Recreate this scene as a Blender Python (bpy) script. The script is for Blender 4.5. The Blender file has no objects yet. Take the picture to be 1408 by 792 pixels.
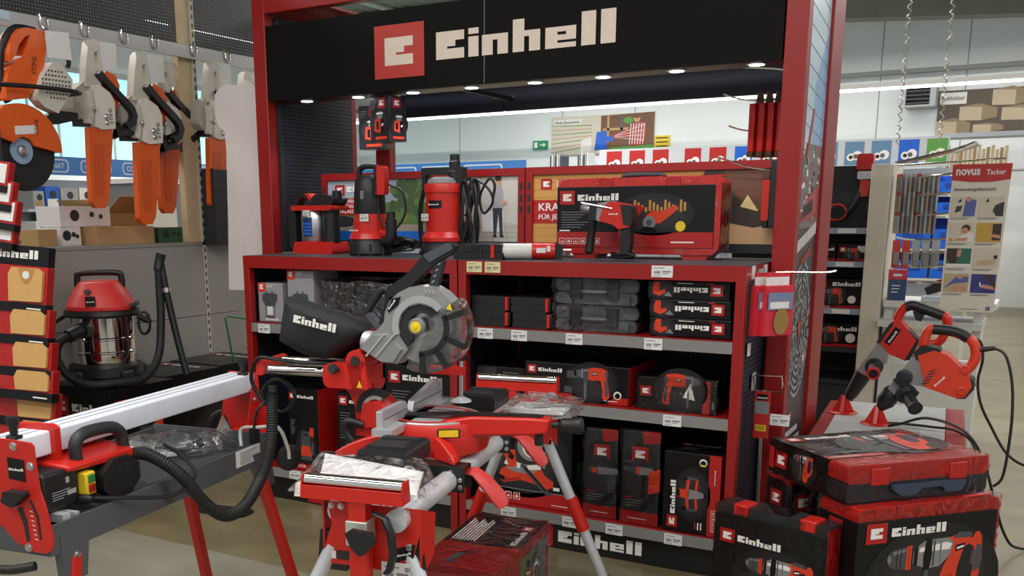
import bpy, bmesh, math, random
from mathutils import Matrix, Vector
random.seed(7)
SC = bpy.context.scene
COL = SC.collection
# ------------------------------------------------------------------ camera
cd = bpy.data.cameras.new('camera'); cam = bpy.data.objects.new('camera', cd); COL.objects.link(cam)
cd.sensor_width = 36; cd.lens = 1341.86/1408*36
cd.shift_x = (704-612.85)/1408; cd.shift_y = (580.27-396)/1408
cd.clip_end = 100
YAW, PITCH, ROLL = .5429, -.21, -.0067
fw = Vector((-math.sin(YAW)*math.cos(PITCH), math.cos(YAW)*math.cos(PITCH), math.sin(PITCH)))
rt = Vector((math.cos(YAW), math.sin(YAW), 0)); up = rt.cross(fw)
r2 = rt*math.cos(ROLL)+up*math.sin(ROLL); u2 = up*math.cos(ROLL)-rt*math.sin(ROLL)
mw = Matrix((r2, u2, -fw)).transposed().to_4x4(); mw.translation = (3.4353, -3.7297, 1.4473)
cam.matrix_world = mw
SC.camera = cam
# ------------------------------------------------------------------ world, view
SC.view_settings.view_transform = 'Standard'; SC.view_settings.look = 'None'
SC.view_settings.gamma = 1; SC.view_settings.use_curve_mapping = False
SC.view_settings.exposure = 0.35
w = bpy.data.worlds.new('store_daylight'); SC.world = w; w.use_nodes = True
bg = w.node_tree.nodes['Background']; bg.inputs[0].default_value = (.94, .97, 1, 1); bg.inputs[1].default_value = .42
# large ceiling luminaires of the hall (rows of tubes under the roof), plus an added back-wall lamp
def area(name, loc, sx, sy, power, col=(1, .98, .94), rot=(0, 0, 0)):
    l = bpy.data.lights.new(name, 'AREA'); l.shape = 'RECTANGLE'; l.size = sx; l.size_y = sy; l.energy = power; l.color = col
    o = bpy.data.objects.new(name, l); COL.objects.link(o); o.location = loc; o.rotation_euler = rot
    return o
area('hall_light', (2.2, -2.6, 3.9), 6, .3, 112)
area('hall_light', (2.0, -5.0, 3.9), 8, .3, 110)
area('hall_light', (2.0, 4.0, 3.9), 8, .3, 140)
area('hall_light', (-2.8, -.6, 3.9), .3, 5, 75)
area('hall_light', (1.0, 8.6, 3.9), 9, .3, 120)
area('hall_light', (.5, 12.1, 3.85), 11, .3, 95)  # unseen lamp added to brighten the back wall
area('hall_light', (-5.0, 8.0, 3.7), 5, .3, 340)
area('hall_light', (6.5, 1.5, 3.9), .3, 7, 110)

# ------------------------------------------------------------------ materials
MATS = {}
def srgb(c):
    return tuple(((x/255)/12.92 if x/255 <= .04045 else ((x/255+.055)/1.055)**2.4) for x in c)
def mat(name, rgb, rough=.5, metal=0, var=.06, vscale=30, bump=0, bscale=200, coat=0, emis=0, spec=.5):
    """procedural principled: colour with noise variation, optional noise relief"""
    if name in MATS: return MATS[name]
    m = bpy.data.materials.new(name); m.use_nodes = True; nt = m.node_tree; N = nt.nodes; L = nt.links
    b = N['Principled BSDF']; c = srgb(rgb)
    b.inputs['Roughness'].default_value = rough; b.inputs['Metallic'].default_value = metal
    b.inputs['Coat Weight'].default_value = coat; b.inputs['Coat Roughness'].default_value = .08
    b.inputs['Specular IOR Level'].default_value = spec
    tc = N.new('ShaderNodeTexCoord')
    nz = N.new('ShaderNodeTexNoise'); nz.inputs['Scale'].default_value = vscale; nz.inputs['Detail'].default_value = 3
    L.new(tc.outputs['Object'], nz.inputs['Vector'])
    mx = N.new('ShaderNodeMix'); mx.data_type = 'RGBA'
    lo = tuple(max(0, x*(1-var*1.5)) for x in c)+(1,); hi = tuple(min(1, x*(1+var*1.5)+var*.003) for x in c)+(1,)
    mx.inputs[6].default_value = lo; mx.inputs[7].default_value = hi
    L.new(nz.outputs['Fac'], mx.inputs[0]); L.new(mx.outputs[2], b.inputs['Base Color'])
    if emis:
        L.new(mx.outputs[2], b.inputs['Emission Color']); b.inputs['Emission Strength'].default_value = emis
    if bump:
        n2 = N.new('ShaderNodeTexNoise'); n2.inputs['Scale'].default_value = bscale; n2.inputs['Detail'].default_value = 2
        L.new(tc.outputs['Object'], n2.inputs['Vector'])
        bp = N.new('ShaderNodeBump'); bp.inputs['Strength'].default_value = bump; bp.inputs['Distance'].default_value = .004
        L.new(n2.outputs['Fac'], bp.inputs['Height']); L.new(bp.outputs[0], b.inputs['Normal'])
    MATS[name] = m
    return m
def mat_wrap(name, tint=(1, 1, 1), fac=.1, bump=.8, bscale=14, rough=.06):
    """thin clear film: mostly transparent, crinkled gloss"""
    if name in MATS: return MATS[name]
    m = bpy.data.materials.new(name); m.use_nodes = True; nt = m.node_tree; N = nt.nodes; L = nt.links
    N.remove(N['Principled BSDF']); out = N['Material Output']
    t = N.new('ShaderNodeBsdfTransparent'); t.inputs[0].default_value = (*tint, 1)
    g = N.new('ShaderNodeBsdfGlossy'); g.inputs['Roughness'].default_value = rough; g.inputs[0].default_value = (1, 1, 1, 1)
    tc = N.new('ShaderNodeTexCoord'); nz = N.new('ShaderNodeTexNoise'); nz.inputs['Scale'].default_value = bscale; nz.inputs['Detail'].default_value = 4
    nz.inputs['Distortion'].default_value = 1.5
    L.new(tc.outputs['Object'], nz.inputs['Vector'])
    bp = N.new('ShaderNodeBump'); bp.inputs['Strength'].default_value = bump; bp.inputs['Distance'].default_value = .02
    L.new(nz.outputs['Fac'], bp.inputs['Height']); L.new(bp.outputs[0], g.inputs['Normal'])
    fr = N.new('ShaderNodeFresnel'); fr.inputs['IOR'].default_value = 1.3; L.new(bp.outputs[0], fr.inputs['Normal'])
    ad = N.new('ShaderNodeMath'); ad.operation = 'ADD'; ad.use_clamp = True; ad.inputs[1].default_value = fac; L.new(fr.outputs[0], ad.inputs[0])
    mx = N.new('ShaderNodeMixShader'); L.new(ad.outputs[0], mx.inputs[0]); L.new(t.outputs[0], mx.inputs[1]); L.new(g.outputs[0], mx.inputs[2])
    L.new(mx.outputs[0], out.inputs[0]); MATS[name] = m
    return m
def mat_perf(name, rgb, pitch, rad, axes='XZ', open_=True, rough=.5):
    """perforated sheet: round holes on a square grid"""
    if name in MATS: return MATS[name]
    m = bpy.data.materials.new(name); m.use_nodes = True; nt = m.node_tree; N = nt.nodes; L = nt.links
    b = N['Principled BSDF']; out = N['Material Output']; b.inputs['Base Color'].default_value = (*srgb(rgb), 1); b.inputs['Roughness'].default_value = rough
    tc = N.new('ShaderNodeTexCoord'); sp = N.new('ShaderNodeSeparateXYZ'); L.new(tc.outputs['Object'], sp.inputs[0])
    def op(o, a, v=None, b2=None):
        n = N.new('ShaderNodeMath'); n.operation = o; L.new(a, n.inputs[0])
        if v is not None: n.inputs[1].default_value = v
        if b2 is not None: L.new(b2, n.inputs[1])
        return n.outputs[0]
    q = []
    for ax in axes:
        a = op('MULTIPLY', sp.outputs[ax], 1/pitch); a = op('FRACT', a); a = op('SUBTRACT', a, .5); q.append(op('MULTIPLY', a, b2=a))
    d = op('ADD', q[0], b2=q[1]); h = op('LESS_THAN', d, (rad/pitch)**2)
    mx = N.new('ShaderNodeMixShader'); L.new(h, mx.inputs[0]); L.new(b.outputs[0], mx.inputs[1])
    if open_: t = N.new('ShaderNodeBsdfTransparent')
    else: t = N.new('ShaderNodeBsdfDiffuse'); t.inputs[0].default_value = (.002, .002, .002, 1)
    L.new(t.outputs[0], mx.inputs[2]); L.new(mx.outputs[0], out.inputs[0]); MATS[name] = m
    return m

RED = mat('red_powder_coat', (150, 22, 19), .38, var=.04)
REDP = mat('red_plastic', (202, 36, 26), .33, var=.04, vscale=60)
REDC = mat('red_card_print', (176, 24, 22), .35, coat=.15)
ORR = mat('orange_red_plastic', (214, 62, 36), .36)
BLK = mat('black_plastic', (24, 24, 26), .45, bump=.08, bscale=600)
BLKC = mat('black_card_print', (15, 14, 15), .36, coat=.1, spec=.3)
CHAR = mat('charcoal_coat', (38, 40, 44), .5)
DGREY = mat('dark_grey_coat', (72, 74, 78), .42)
GREY = mat('mid_grey_plastic', (120, 122, 124), .5)
LGREY = mat('light_grey_metal', (165, 166, 166), .45)
STRIP = mat('grey_label_strip', (134, 132, 130), .4)
WHT = mat('white_print', (236, 232, 226), .5)
PAPER = mat('paper_white', (226, 224, 222), .7)
CREAMTAG = mat('yellowed_tag', (222, 210, 160), .5)
INK = mat('dark_ink', (40, 38, 38), .6)
STEEL = mat('brushed_steel', (205, 205, 205), .3, metal=1, var=.05)
CHROME = mat('chrome', (225, 222, 218), .1, metal=1, var=.02)
ALU = mat('aluminium', (214, 217, 222), .36, metal=.35, var=.05)
ALUW = mat('white_anodised_beam', (230, 235, 246), .4, var=.03)
RUB = mat('black_rubber', (18, 18, 19), .6, bump=.15, bscale=300)
CORD = mat('black_cord', (20, 20, 21), .45)
SILV = mat('silver_paint', (150, 150, 150), .32, metal=.35, var=.05)
YEL = mat('yellow_plastic', (232, 200, 40), .45)
GRN = mat('green_plastic', (40, 120, 60), .45)
BLU = mat('blue_plastic', (20, 96, 205), .4)
CARD = mat('brown_card', (178, 142, 96), .75, bump=.1, bscale=80)
WOOD = mat('pale_wood', (206, 182, 146), .6, var=.12, vscale=12)
ORANGE = mat('saw_orange', (222, 92, 26), .35)
CREAM = mat('cream_casing', (206, 200, 188), .45)
WRAP = mat_wrap('shrink_film', (1, 1, 1), .006, .9, 16, .07)
BAG = mat_wrap('clear_bag_film', (.98, .98, .99), .09, .9, 20, .12)

# ------------------------------------------------------------------ mesh builder
class MB:
    def __init__(s, M=None): s.v = []; s.f = []; s.mi = []; s.M = M or Matrix()
    def add(s, vs, fs, m=0):
        k = len(s.v); s.v += [tuple(s.M @ Vector(p)) for p in vs]
        for f in fs: s.f.append([i+k for i in f]); s.mi.append(m)
        return s
    def box(s, x0, y0, z0, x1, y1, z1, m=0):
        return s.add([(x0,y0,z0),(x1,y0,z0),(x1,y1,z0),(x0,y1,z0),(x0,y0,z1),(x1,y0,z1),(x1,y1,z1),(x0,y1,z1)],
                     [(3,2,1,0),(4,5,6,7),(0,1,5,4),(1,2,6,5),(2,3,7,6),(3,0,4,7)], m)
    def prism(s, pts, a, b, ax='y', m=0, m2=None):
        """2-D outline extruded from a to b along ax"""
        mp = {'y': lambda p, t: (p[0], t, p[1]), 'x': lambda p, t: (t, p[0], p[1]), 'z': lambda p, t: (p[0], p[1], t)}[ax]
        n = len(pts); vs = [mp(p, a) for p in pts]+[mp(p, b) for p in pts]
        s.add(vs, [[i, (i+1) % n, n+(i+1) % n, n+i] for i in range(n)], m if m2 is None else m2)
        s.add(vs, [list(range(n))[::-1], [n+i for i in range(n)]], m)
        return s
    def cyl(s, p0, p1, r0, r1=None, n=16, m=0, caps=True):
        p0, p1 = Vector(p0), Vector(p1); r1 = r0 if r1 is None else r1
        d = (p1-p0).normalized(); a = d.orthogonal().normalized(); b = d.cross(a); vs = []
        for p, r in ((p0, r0), (p1, r1)):
            for i in range(n):
                t = 2*math.pi*i/n; vs.append(p+(a*math.cos(t)+b*math.sin(t))*r)
        fs = [(i, (i+1) % n, n+(i+1) % n, n+i) for i in range(n)]
        if caps: fs += [list(range(n))[::-1], [n+i for i in range(n)]]
        return s.add(vs, fs, m)
    def lathe(s, prof, o=(0,0,0), d=(0,0,1), n=24, m=0, cap=True):
        """profile (radius, height) turned round the axis d through o"""
        o = Vector(o); d = Vector(d).normalized(); a = d.orthogonal().normalized() if abs(d.z) < .999 else Vector((1,0,0)); b = d.cross(a); vs = []; fs = []
        for r, h in prof:
            for i in range(n):
                t = 2*math.pi*i/n; vs.append(o+d*h+(a*math.cos(t)+b*math.sin(t))*max(r, 1e-5))
        for k in range(len(prof)-1):
            for i in range(n): fs.append((k*n+i, k*n+(i+1) % n, (k+1)*n+(i+1) % n, (k+1)*n+i))
        if cap: fs += [list(range(n))[::-1], [(len(prof)-1)*n+i for i in range(n)]]
        return s.add(vs, fs, m)
    def tube(s, pts, r, n=8, m=0, sub=6, closed=False, rib=0):
        """round tube through points (Catmull-Rom); rib > 0 gives a corrugated hose"""
        P = [Vector(p) for p in pts]; Q = []
        if sub > 1 and len(P) > 2:
            for i in range(len(P)-1):
                a = P[max(i-1, 0)]; b = P[i]; c = P[i+1]; d = P[min(i+2, len(P)-1)]
                for j in range(sub):
                    t = j/sub; Q.append(.5*((2*b)+(c-a)*t+(2*a-5*b+4*c-d)*t*t+(3*b-a-3*c+d)*t**3))
            Q.append(P[-1])
        else: Q = P
        vs = []; fs = []; nrm = None
        for i, p in enumerate(Q):
            d = (Q[min(i+1, len(Q)-1)]-Q[max(i-1, 0)]).normalized()
            if nrm is None: nrm = d.orthogonal().normalized()
            else:
                nrm = nrm-d*nrm.dot(d)
                nrm = nrm.normalized() if nrm.length > 1e-6 else d.orthogonal().normalized()
            b = d.cross(nrm); rr = r*(1+(rib if i % 2 else 0))
            for k in range(n):
                t = 2*math.pi*k/n; vs.append(p+(nrm*math.cos(t)+b*math.sin(t))*rr)
        for i in range(len(Q)-1):
            for k in range(n): fs.append((i*n+k, i*n+(k+1) % n, (i+1)*n+(k+1) % n, (i+1)*n+k))
        fs += [list(range(n))[::-1], [(len(Q)-1)*n+k for k in range(n)]]
        return s.add(vs, fs, m)
    def ball(s, c, r, n=14, k=8, m=0):
        rx, ry, rz = r if isinstance(r, tuple) else (r, r, r); vs = []; fs = []
        for i in range(k+1):
            ph = math.pi*i/k
            for j in range(n):
                t = 2*math.pi*j/n; q = max(math.sin(ph), 1e-4)
                vs.append((c[0]+rx*q*math.cos(t), c[1]+ry*q*math.sin(t), c[2]+rz*math.cos(ph)))
        for i in range(k):
            for j in range(n): fs.append((i*n+j, i*n+(j+1) % n, (i+1)*n+(j+1) % n, (i+1)*n+j))
        return s.add(vs, fs, m)
    def loft(s, secs, m=0, cap=True):
        """skin a list of equal-length closed 3-D sections"""
        n = len(secs[0]); vs = [p for q in secs for p in q]; fs = []
        for k in range(len(secs)-1):
            for i in range(n): fs.append((k*n+i, k*n+(i+1) % n, (k+1)*n+(i+1) % n, (k+1)*n+i))
        if cap: fs += [list(range(n))[::-1], [(len(secs)-1)*n+i for i in range(n)]]
        return s.add(vs, fs, m)
    def poly(s, pts, m=0): return s.add(pts, [list(range(len(pts)))], m)
    def rect(s, u0, v0, u1, v1, m=0, w=.0008): return s.poly([(u0,v0,w),(u1,v0,w),(u1,v1,w),(u0,v1,w)], m)
    def p2(s, pts, m=0, w=.0012): return s.poly([(a, b, w) for a, b in pts], m)
    def disc(s, u, v, r, m=0, w=.0012, n=18, r2=None):
        r2 = r2 or r
        return s.p2([(u+r*math.cos(6.28319*i/n), v+r2*math.sin(6.28319*i/n)) for i in range(n)], m, w)
def rrect(x0, y0, x1, y1, r, n=4):
    out = []
    for cx, cy, a in ((x1-r, y1-r, 0), (x0+r, y1-r, 90), (x0+r, y0+r, 180), (x1-r, y0+r, 270)):
        for i in range(n+1):
            t = math.radians(a+90*i/n); out.append((cx+r*math.cos(t), cy+r*math.sin(t)))
    return out
def strip(pts, w):
    """outline of a flat band of width w along a 2-D path"""
    L, R_ = [], []
    for i, p in enumerate(pts):
        a = pts[max(i-1, 0)]; b = pts[min(i+1, len(pts)-1)]; d = math.hypot(b[0]-a[0], b[1]-a[1]) or 1; nx, ny = -(b[1]-a[1])/d*w/2, (b[0]-a[0])/d*w/2
        L.append((p[0]+nx, p[1]+ny)); R_.append((p[0]-nx, p[1]-ny))
    return L+R_[::-1]
def arc(cx, cy, r, a0, a1, n=12, ry=None):
    ry = ry or r
    return [(cx+r*math.cos(math.radians(a0+(a1-a0)*i/n)), cy+ry*math.sin(math.radians(a0+(a1-a0)*i/n))) for i in range(n+1)]
def finish(me, smooth, fix=True):
    bm = bmesh.new(); bm.from_mesh(me)
    if fix: bmesh.ops.recalc_face_normals(bm, faces=bm.faces)
    bm.to_mesh(me); bm.free()
    if smooth:
        me.shade_smooth(); me.set_sharp_from_angle(angle=math.radians(38))
def obj(name, mb, mats, parent=None, loc=None, rz=None, bevel=0, smooth=True, fix=True, rot=None, seg=2):
    me = bpy.data.meshes.new(name); me.from_pydata(mb.v, [], mb.f)
    mats = mats if isinstance(mats, (list, tuple)) else [mats]
    for m in mats: me.materials.append(m)
    me.polygons.foreach_set('material_index', mb.mi); me.update()
    finish(me, smooth, fix)
    o = bpy.data.objects.new(name, me); COL.objects.link(o)
    if bevel:
        b = o.modifiers.new('bevel', 'BEVEL'); b.width = bevel; b.segments = seg; b.limit_method = 'ANGLE'; b.angle_limit = math.radians(40); b.harden_normals = False
    if parent: o.parent = parent
    if loc: o.location = loc
    if rz is not None: o.rotation_euler = (0, 0, rz)
    if rot: o.rotation_euler = rot
    return o
def inst(name, src, parent=None, loc=None, rz=None, rot=None, scale=None):
    """another object sharing the mesh of src"""
    o = src.copy(); o.name = name; COL.objects.link(o); o.parent = parent
    if loc: o.location = loc
    if rz is not None: o.rotation_euler = (0, 0, rz)
    if rot: o.rotation_euler = rot
    if scale: o.scale = scale
    return o
def tag(o, label=None, cat=None, group=None, kind=None):
    if label: o['label'] = label
    if cat: o['category'] = cat
    if group: o['group'] = group
    if kind: o['kind'] = kind
    return o
def thing(name, label, cat, loc=(0,0,0), rz=0, group=None, rot=None):
    o = bpy.data.objects.new(name, None); COL.objects.link(o); o.location = loc; o.rotation_euler = rot or (0, 0, rz); o.empty_display_size = .05
    return tag(o, label, cat, group)
def dup(root, loc, rz=None, label=None, group=None, rot=None):
    r = root.copy(); COL.objects.link(r); r.location = loc
    if rz is not None: r.rotation_euler = (0, 0, rz)
    if rot: r.rotation_euler = rot
    if label: r['label'] = label
    if group: r['group'] = group
    for ch in list(root.children):
        c = ch.copy(); COL.objects.link(c); c.parent = r
        for g in list(ch.children):
            d = g.copy(); COL.objects.link(d); d.parent = c
    return r
def struct(name, mb, mats, parent=None, **k):
    o = obj(name, mb, mats, parent, **k)
    if not parent: o['kind'] = 'structure'
    return o
# ------------------------------------------------------------------ lettering
_T = {}
def glyphs(s, bold=0):
    k = (s, bold)
    if k not in _T:
        c = bpy.data.curves.new('t', 'FONT'); c.body = s; c.size = 1; c.resolution_u = 2; c.offset = bold
        o = bpy.data.objects.new('t', c); me = bpy.data.meshes.new_from_object(o)
        vs = [tuple(v.co) for v in me.vertices]; fs = [tuple(p.vertices) for p in me.polygons]
        bpy.data.objects.remove(o); bpy.data.curves.remove(c); bpy.data.meshes.remove(me)
        _T[k] = (vs, fs)
    return _T[k]
def text(mb, s, u, v, h, m, w=.0016, width=None, bold=.012, shear=0, center=False, up=False):
    """print the words s: cap height h, lower left at (u, v); up turns them 90 degrees"""
    vs, fs = glyphs(s, bold); 
    if not vs: return
    k = h/.7; x0 = min(p[0] for p in vs); x1 = max(p[0] for p in vs); kx = k if width is None else width/(x1-x0)
    off = -(x1-x0)*kx/2 if center else 0
    q = [((p[0]-x0)*kx+off+shear*p[1]*k, p[1]*k) for p in vs]
    if up: q = [(-b, a) for a, b in q]
    mb.add([(u+a, v+b, w) for a, b in q], fs, m)
GE = [(0,0),(1,0),(1,.37),(.4,.37),(.4,.45),(.69,.45),(.69,.66),(1,.66),(1,1),(0,1)]
def word(mb, u, v, W, m, w=.0016, E=.137, up=False, flip=False):
    """blocky seven-letter wordmark of width W"""
    H = E*W; A = H*1.13; X = H*.72
    Ls = []
    def R(a, b, y0, y1): Ls.append([(a*W, y0), (b*W, y0), (b*W, y1), (a*W, y1)])
    Ls.append([(p[0]*.17*W, p[1]*H) for p in GE])
    R(.195, .255, 0, X); R(.195, .255, X*1.12, H*1.02)
    def arch(a, b, top):
        c = a+(b-a)*.42; d = a+(b-a)*.6
        Ls.append([(a*W,0),(c*W,0),(c*W,X*.72),(d*W,X*.72),(d*W,0),(b*W,0),(b*W,X)]+([(c*W,X),(c*W,top),(a*W,top)] if top > X else [(a*W,X)]))
    arch(.275, .425, X); arch(.452, .604, A)
    a, b = .632, .796; q = lambda t: (a+(b-a)*t)*W
    Ls.append([(q(0),0),(q(1),0),(q(1),X*.24),(q(.4),X*.24),(q(.4),X*.36),(q(1),X*.36),(q(1),X),(q(0),X)])
    R(.824, .898, 0, A); R(.924, 1, 0, A)
    for L in Ls:
        if up: L = [(-b, a) for a, b in L]
        if flip: L = [(-a, -b) for a, b in L]
        mb.p2([(u+a, v+b) for a, b in L], m, w)
    if not up and not flip:   # slot of the e
        mb.p2([(u+q(.4), v+X*.62), (u+q(.68), v+X*.62), (u+q(.68), v+X*.76), (u+q(.4), v+X*.76)], 0, w+.0002)
def emblem(mb, u, v, S, mr, mw, w=.0012, up=False, flip=False):
    a = 1.17*S; q = [(0,0),(a,0),(a,S),(0,S)]; e = [(a*.21+p[0]*a*.57, S*.24+p[1]*S*.52) for p in GE]
    for L, m, ww in ((q, mr, w), (e, mw, w+.0006)):
        if up: L = [(-y, x) for x, y in L]
        if flip: L = [(-x, -y) for x, y in L]
        mb.p2([(u+x, v+y) for x, y in L], m, ww)
def logo(mb, u, v, S, mr, mw, k=3.6, up=False, flip=False, w=.0012):
    emblem(mb, u, v, S, mr, mw, w, up, flip)
    du, dv = 1.42*S, .26*S
    if up: word(mb, u-dv, v+du, k*S, mw, w+.0004, up=True)
    elif flip: word(mb, u-du, v-dv, k*S, mw, w+.0004, flip=True)
    else: word(mb, u+du, v+dv, k*S, mw, w+.0004)
def face(o, u, v):
    """frame of a printed face: origin o, right u, up v, outward normal u x v"""
    u = Vector(u).normalized(); v = Vector(v).normalized(); n = u.cross(v)
    M = Matrix((u, v, n)).transposed().to_4x4(); M.translation = o
    return M
FRONT = lambda x, y, z: face((x, y, z), (1,0,0), (0,0,1))
RIGHT = lambda x, y, z: face((x, y, z), (0,1,0), (0,0,1))
TOP = lambda x, y, z: face((x, y, z), (1,0,0), (0,1,0))
# ================================================================== the hall
def floor_mat(name, c1, c2, rough):
    m = bpy.data.materials.new(name); m.use_nodes = True; nt = m.node_tree; N = nt.nodes; L = nt.links; b = N['Principled BSDF']
    tc = N.new('ShaderNodeTexCoord'); mp = N.new('ShaderNodeMapping'); mp.inputs['Scale'].default_value = (.9, 1.7, 1); mp.inputs['Rotation'].default_value = (0, 0, .35)
    L.new(tc.outputs['Object'], mp.inputs[0])
    n = N.new('ShaderNodeTexNoise'); n.inputs['Scale'].default_value = 1.6; n.inputs['Detail'].default_value = 7; n.inputs['Roughness'].default_value = .65; n.inputs['Distortion'].default_value = .8
    L.new(mp.outputs[0], n.inputs[0]); r = N.new('ShaderNodeValToRGB'); r.color_ramp.elements[0].position = .35; r.color_ramp.elements[1].position = .7
    r.color_ramp.elements[0].color = (*srgb(c1), 1); r.color_ramp.elements[1].color = (*srgb(c2), 1)
    L.new(n.outputs[0], r.inputs[0]); L.new(r.outputs[0], b.inputs['Base Color']); b.inputs['Roughness'].default_value = rough
    return m
FL1 = floor_mat('polished_screed_olive', (114, 104, 76), (144, 134, 102), .3)
FL2 = floor_mat('polished_screed_grey', (134, 130, 114), (156, 152, 136), .3)
struct('floor', MB().box(-9, -.76, -.1, 10, 15, 0), FL1, smooth=False)
struct('floor', MB().box(-9, -9, -.1, 10, -.76, 0), FL2, smooth=False)
WALLM = mat('white_render_wall', (234, 238, 238), .8, var=.03, vscale=2)
struct('wall_back', MB().box(-9, 13.5, 0, 10, 13.7, 5.25), WALLM, smooth=False)
struct('wall_left', MB().box(-9.2, -9, 0, -9, 13.5, 5.25), WALLM, smooth=False)
# thin joints of the wall elements are slots between panel strips
JT = mat('joint_grey', (150, 156, 158), .8)
for i, x in enumerate((-6.6, -4.4, -3.0, -.9, 1.0, 2.2)): struct('trim_%d' % (i+8), MB().box(x, 13.494, 2.0, x+.012, 13.5, 4.6), JT, smooth=False)
CEIL = mat('grey_green_ceiling_sheet', (150, 158, 150), .7, var=.05, vscale=3)
CONC = mat('concrete_beam', (138, 138, 128), .8, var=.1, vscale=4)
# ceiling of ribbed sheet above pitched concrete beams
mb = MB(); pts = []; nr = 120
for i in range(nr+1):
    x = -9+19*i/nr; pts.append((x, 5.25+(.05 if i % 2 else 0)))
pts += [(10, 5.5), (-9, 5.5)]
mb.prism(pts, -9, 13.5, 'y'); struct('ceiling', mb, CEIL, smooth=False)
for y in (12.6, 8.2, 3.8, -.8): struct('ceiling_beam', MB().prism([(-9, 4.92), (10, 3.6), (10, 3.9), (-9, 5.22)], y, y+.35, 'y'), CONC, smooth=False)
for i, x in enumerate((-7.5, -5.6, -3.7, -1.8)): struct('trim_%d' % (i+4), MB().cyl((x, -4, 5.2), (x, 13.4, 5.2), .05, n=8), mat('pipe_pale', (196, 204, 200), .5))
struct('trim_3', MB().box(-9, 13.3, 3.5, 10, 13.42, 3.56), mat('cable_tray', (128, 132, 128), .6), smooth=False)
# daylight band of translucent panes in the left wall
PANE = mat('daylight_pane', (150, 222, 226), .3, emis=.75, var=.03, vscale=1)
win = tag(obj('window_1', MB().box(-9.0, 1.5, 2.18, -8.95, 12.5, 2.26).box(-9.0, 1.5, 3.5, -8.95, 12.5, 3.58), LGREY, smooth=False), kind='structure')
for i in range(22):
    obj('pane', MB().box(-8.99, 1.53+i*.5, 2.26, -8.965, 1.99+i*.5, 3.5), PANE, win, smooth=False)
    obj('mullion', MB().box(-8.99, 1.99+i*.5, 2.26, -8.955, 2.03+i*.5, 3.5), LGREY, win, smooth=False)

# long rows of ceiling lamps hung across the hall
TUBE = mat('lit_tube', (245, 250, 255), .4, emis=6, var=0)
def lamp_row(loc, L, alongx, label, n=1):
    t = thing('tube_lamp', label, 'lamp', loc)
    d = (L, .05) if alongx else (.05, L)
    obj('lamp_body', MB().box(-d[0]/2, -d[1]/2-.02, 0, d[0]/2, d[1]/2+.02, .06), PAPER, t, smooth=False)
    a = Vector((d[0]/2-.02, 0, -.012)) if alongx else Vector((0, d[1]/2-.02, -.012))
    obj('tube', MB().cyl(-Vector((a.x, a.y, .012)), a, .022, n=10), TUBE, t)
    zc = 5.25-loc[2]
    for k in (-.35, .35): obj('suspension', MB().cyl((d[0]*k, d[1]*k if not alongx else 0, .06), (d[0]*k, d[1]*k if not alongx else 0, zc), .006, n=6), LGREY, t)
lamp_row((-2.4, 11, 3.06), 11.6, True, 'long white tube lamp row running behind the display header to the right')
lamp_row((-.9, 2.2, 3.0), 1.6, True, 'bright tube lamp glimpsed just above the black header sign')
lamp_row((-5.2, 5.8, 3.55), 3.0, False, 'tube lamp glimpsed between the hanging cut-off saw and chainsaws')
lamp_row((-6.4, 6.6, 3.6), 3.0, False, 'tube lamp glimpsed above the rearmost chainsaws on the rail')

# ------------------------------------------------------------------ far shelving along the back wall
PIC = [mat('pic_grey', (92, 96, 104), .5), REDC, WHT, mat('pic_steel_blue', (96, 132, 168), .5), BLU, mat('pic_green', (92, 156, 70), .5),
       mat('pic_tan', (196, 160, 110), .6), INK, mat('pic_brown', (118, 84, 60), .6), mat('pic_skin', (214, 160, 128), .6)]
FARW = mat('far_shelf_white', (192, 196, 202), .6)
def far_shelf(x0, x1, y, label, top=2.05, tiles=()):
    t = thing('wall_shelf', label, 'shelf', (x0, y, 0)); W = x1-x0
    obj('back_board', MB().box(0, .45, 0, W, .5, top), FARW, t, smooth=False)
    for z in (.1, .55, 1.0, 1.45, 1.85): obj('shelf_board', MB().box(0, 0, z, W, .45, z+.03), FARW, t, smooth=False)
    h = obj('header_board', MB().box(0, -.02, top, W, .02, top+.38), FARW, t, smooth=False)
    for (u, c) in tiles:
        m = MB(FRONT(u, -.022, top+.05)); m.rect(0, 0, .24, .3, c); m.disc(.08, .1, .05, 2); m.disc(.16, .12, .06, 2, .0016); m.disc(.14, .11, .03, 0, .002)
        m.disc(.08, .1, .025, 7, .002)
        obj('picture_tile', m, PIC, h, smooth=False)
    return t
fs1 = far_shelf(-2.45, .6, 10.6, 'far white shelf run with red picture tiles seen through the display', 2.0,
                [(.12+i*.36+(.12 if i > 2 else 0), 1 if i != 5 else 4) for i in range(8)])
fs2 = far_shelf(.62, 2.3, 10.6, 'far white shelf run with blue and green picture tiles behind the cream upright', 2.0,
                [(.1+i*.33, c) for i, c in enumerate((3, 3, 3, 4, 5))])
# goods standing on these shelves: cards in a row
def card_rack(x, y, z, n, label, c):
    t = thing('card_pack', label, 'packs', (x, y, z))
    for i in range(n): obj('card', MB().box(i*.032, 0, 0, i*.032+.02, .3, .32+.02*((i*7) % 3)), c[i % len(c)], t, smooth=False)
DB = mat('slate_cards', (70, 78, 92), .5)
card_rack(-3.75, 11.6, 2.06, 7, 'grey and white wood panel samples left below the timber poster', (DB, PAPER, LGREY))
card_rack(-3.25, 11.6, 2.06, 6, 'grey wood panel samples in the middle below the timber poster', (DB, LGREY, PAPER))
card_rack(-2.1, 11.6, 2.06, 9, 'dark slate panel samples right below the timber poster', (DB, INK, PAPER, DB))
t = thing('sample_rack', 'white shelf holding panel samples below the timber poster', 'shelf', (-4.1, 11.5, 0))
obj('top_board', MB().box(0, 0, 2.02, 2.6, .5, 2.06), FARW, t, smooth=False)
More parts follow.
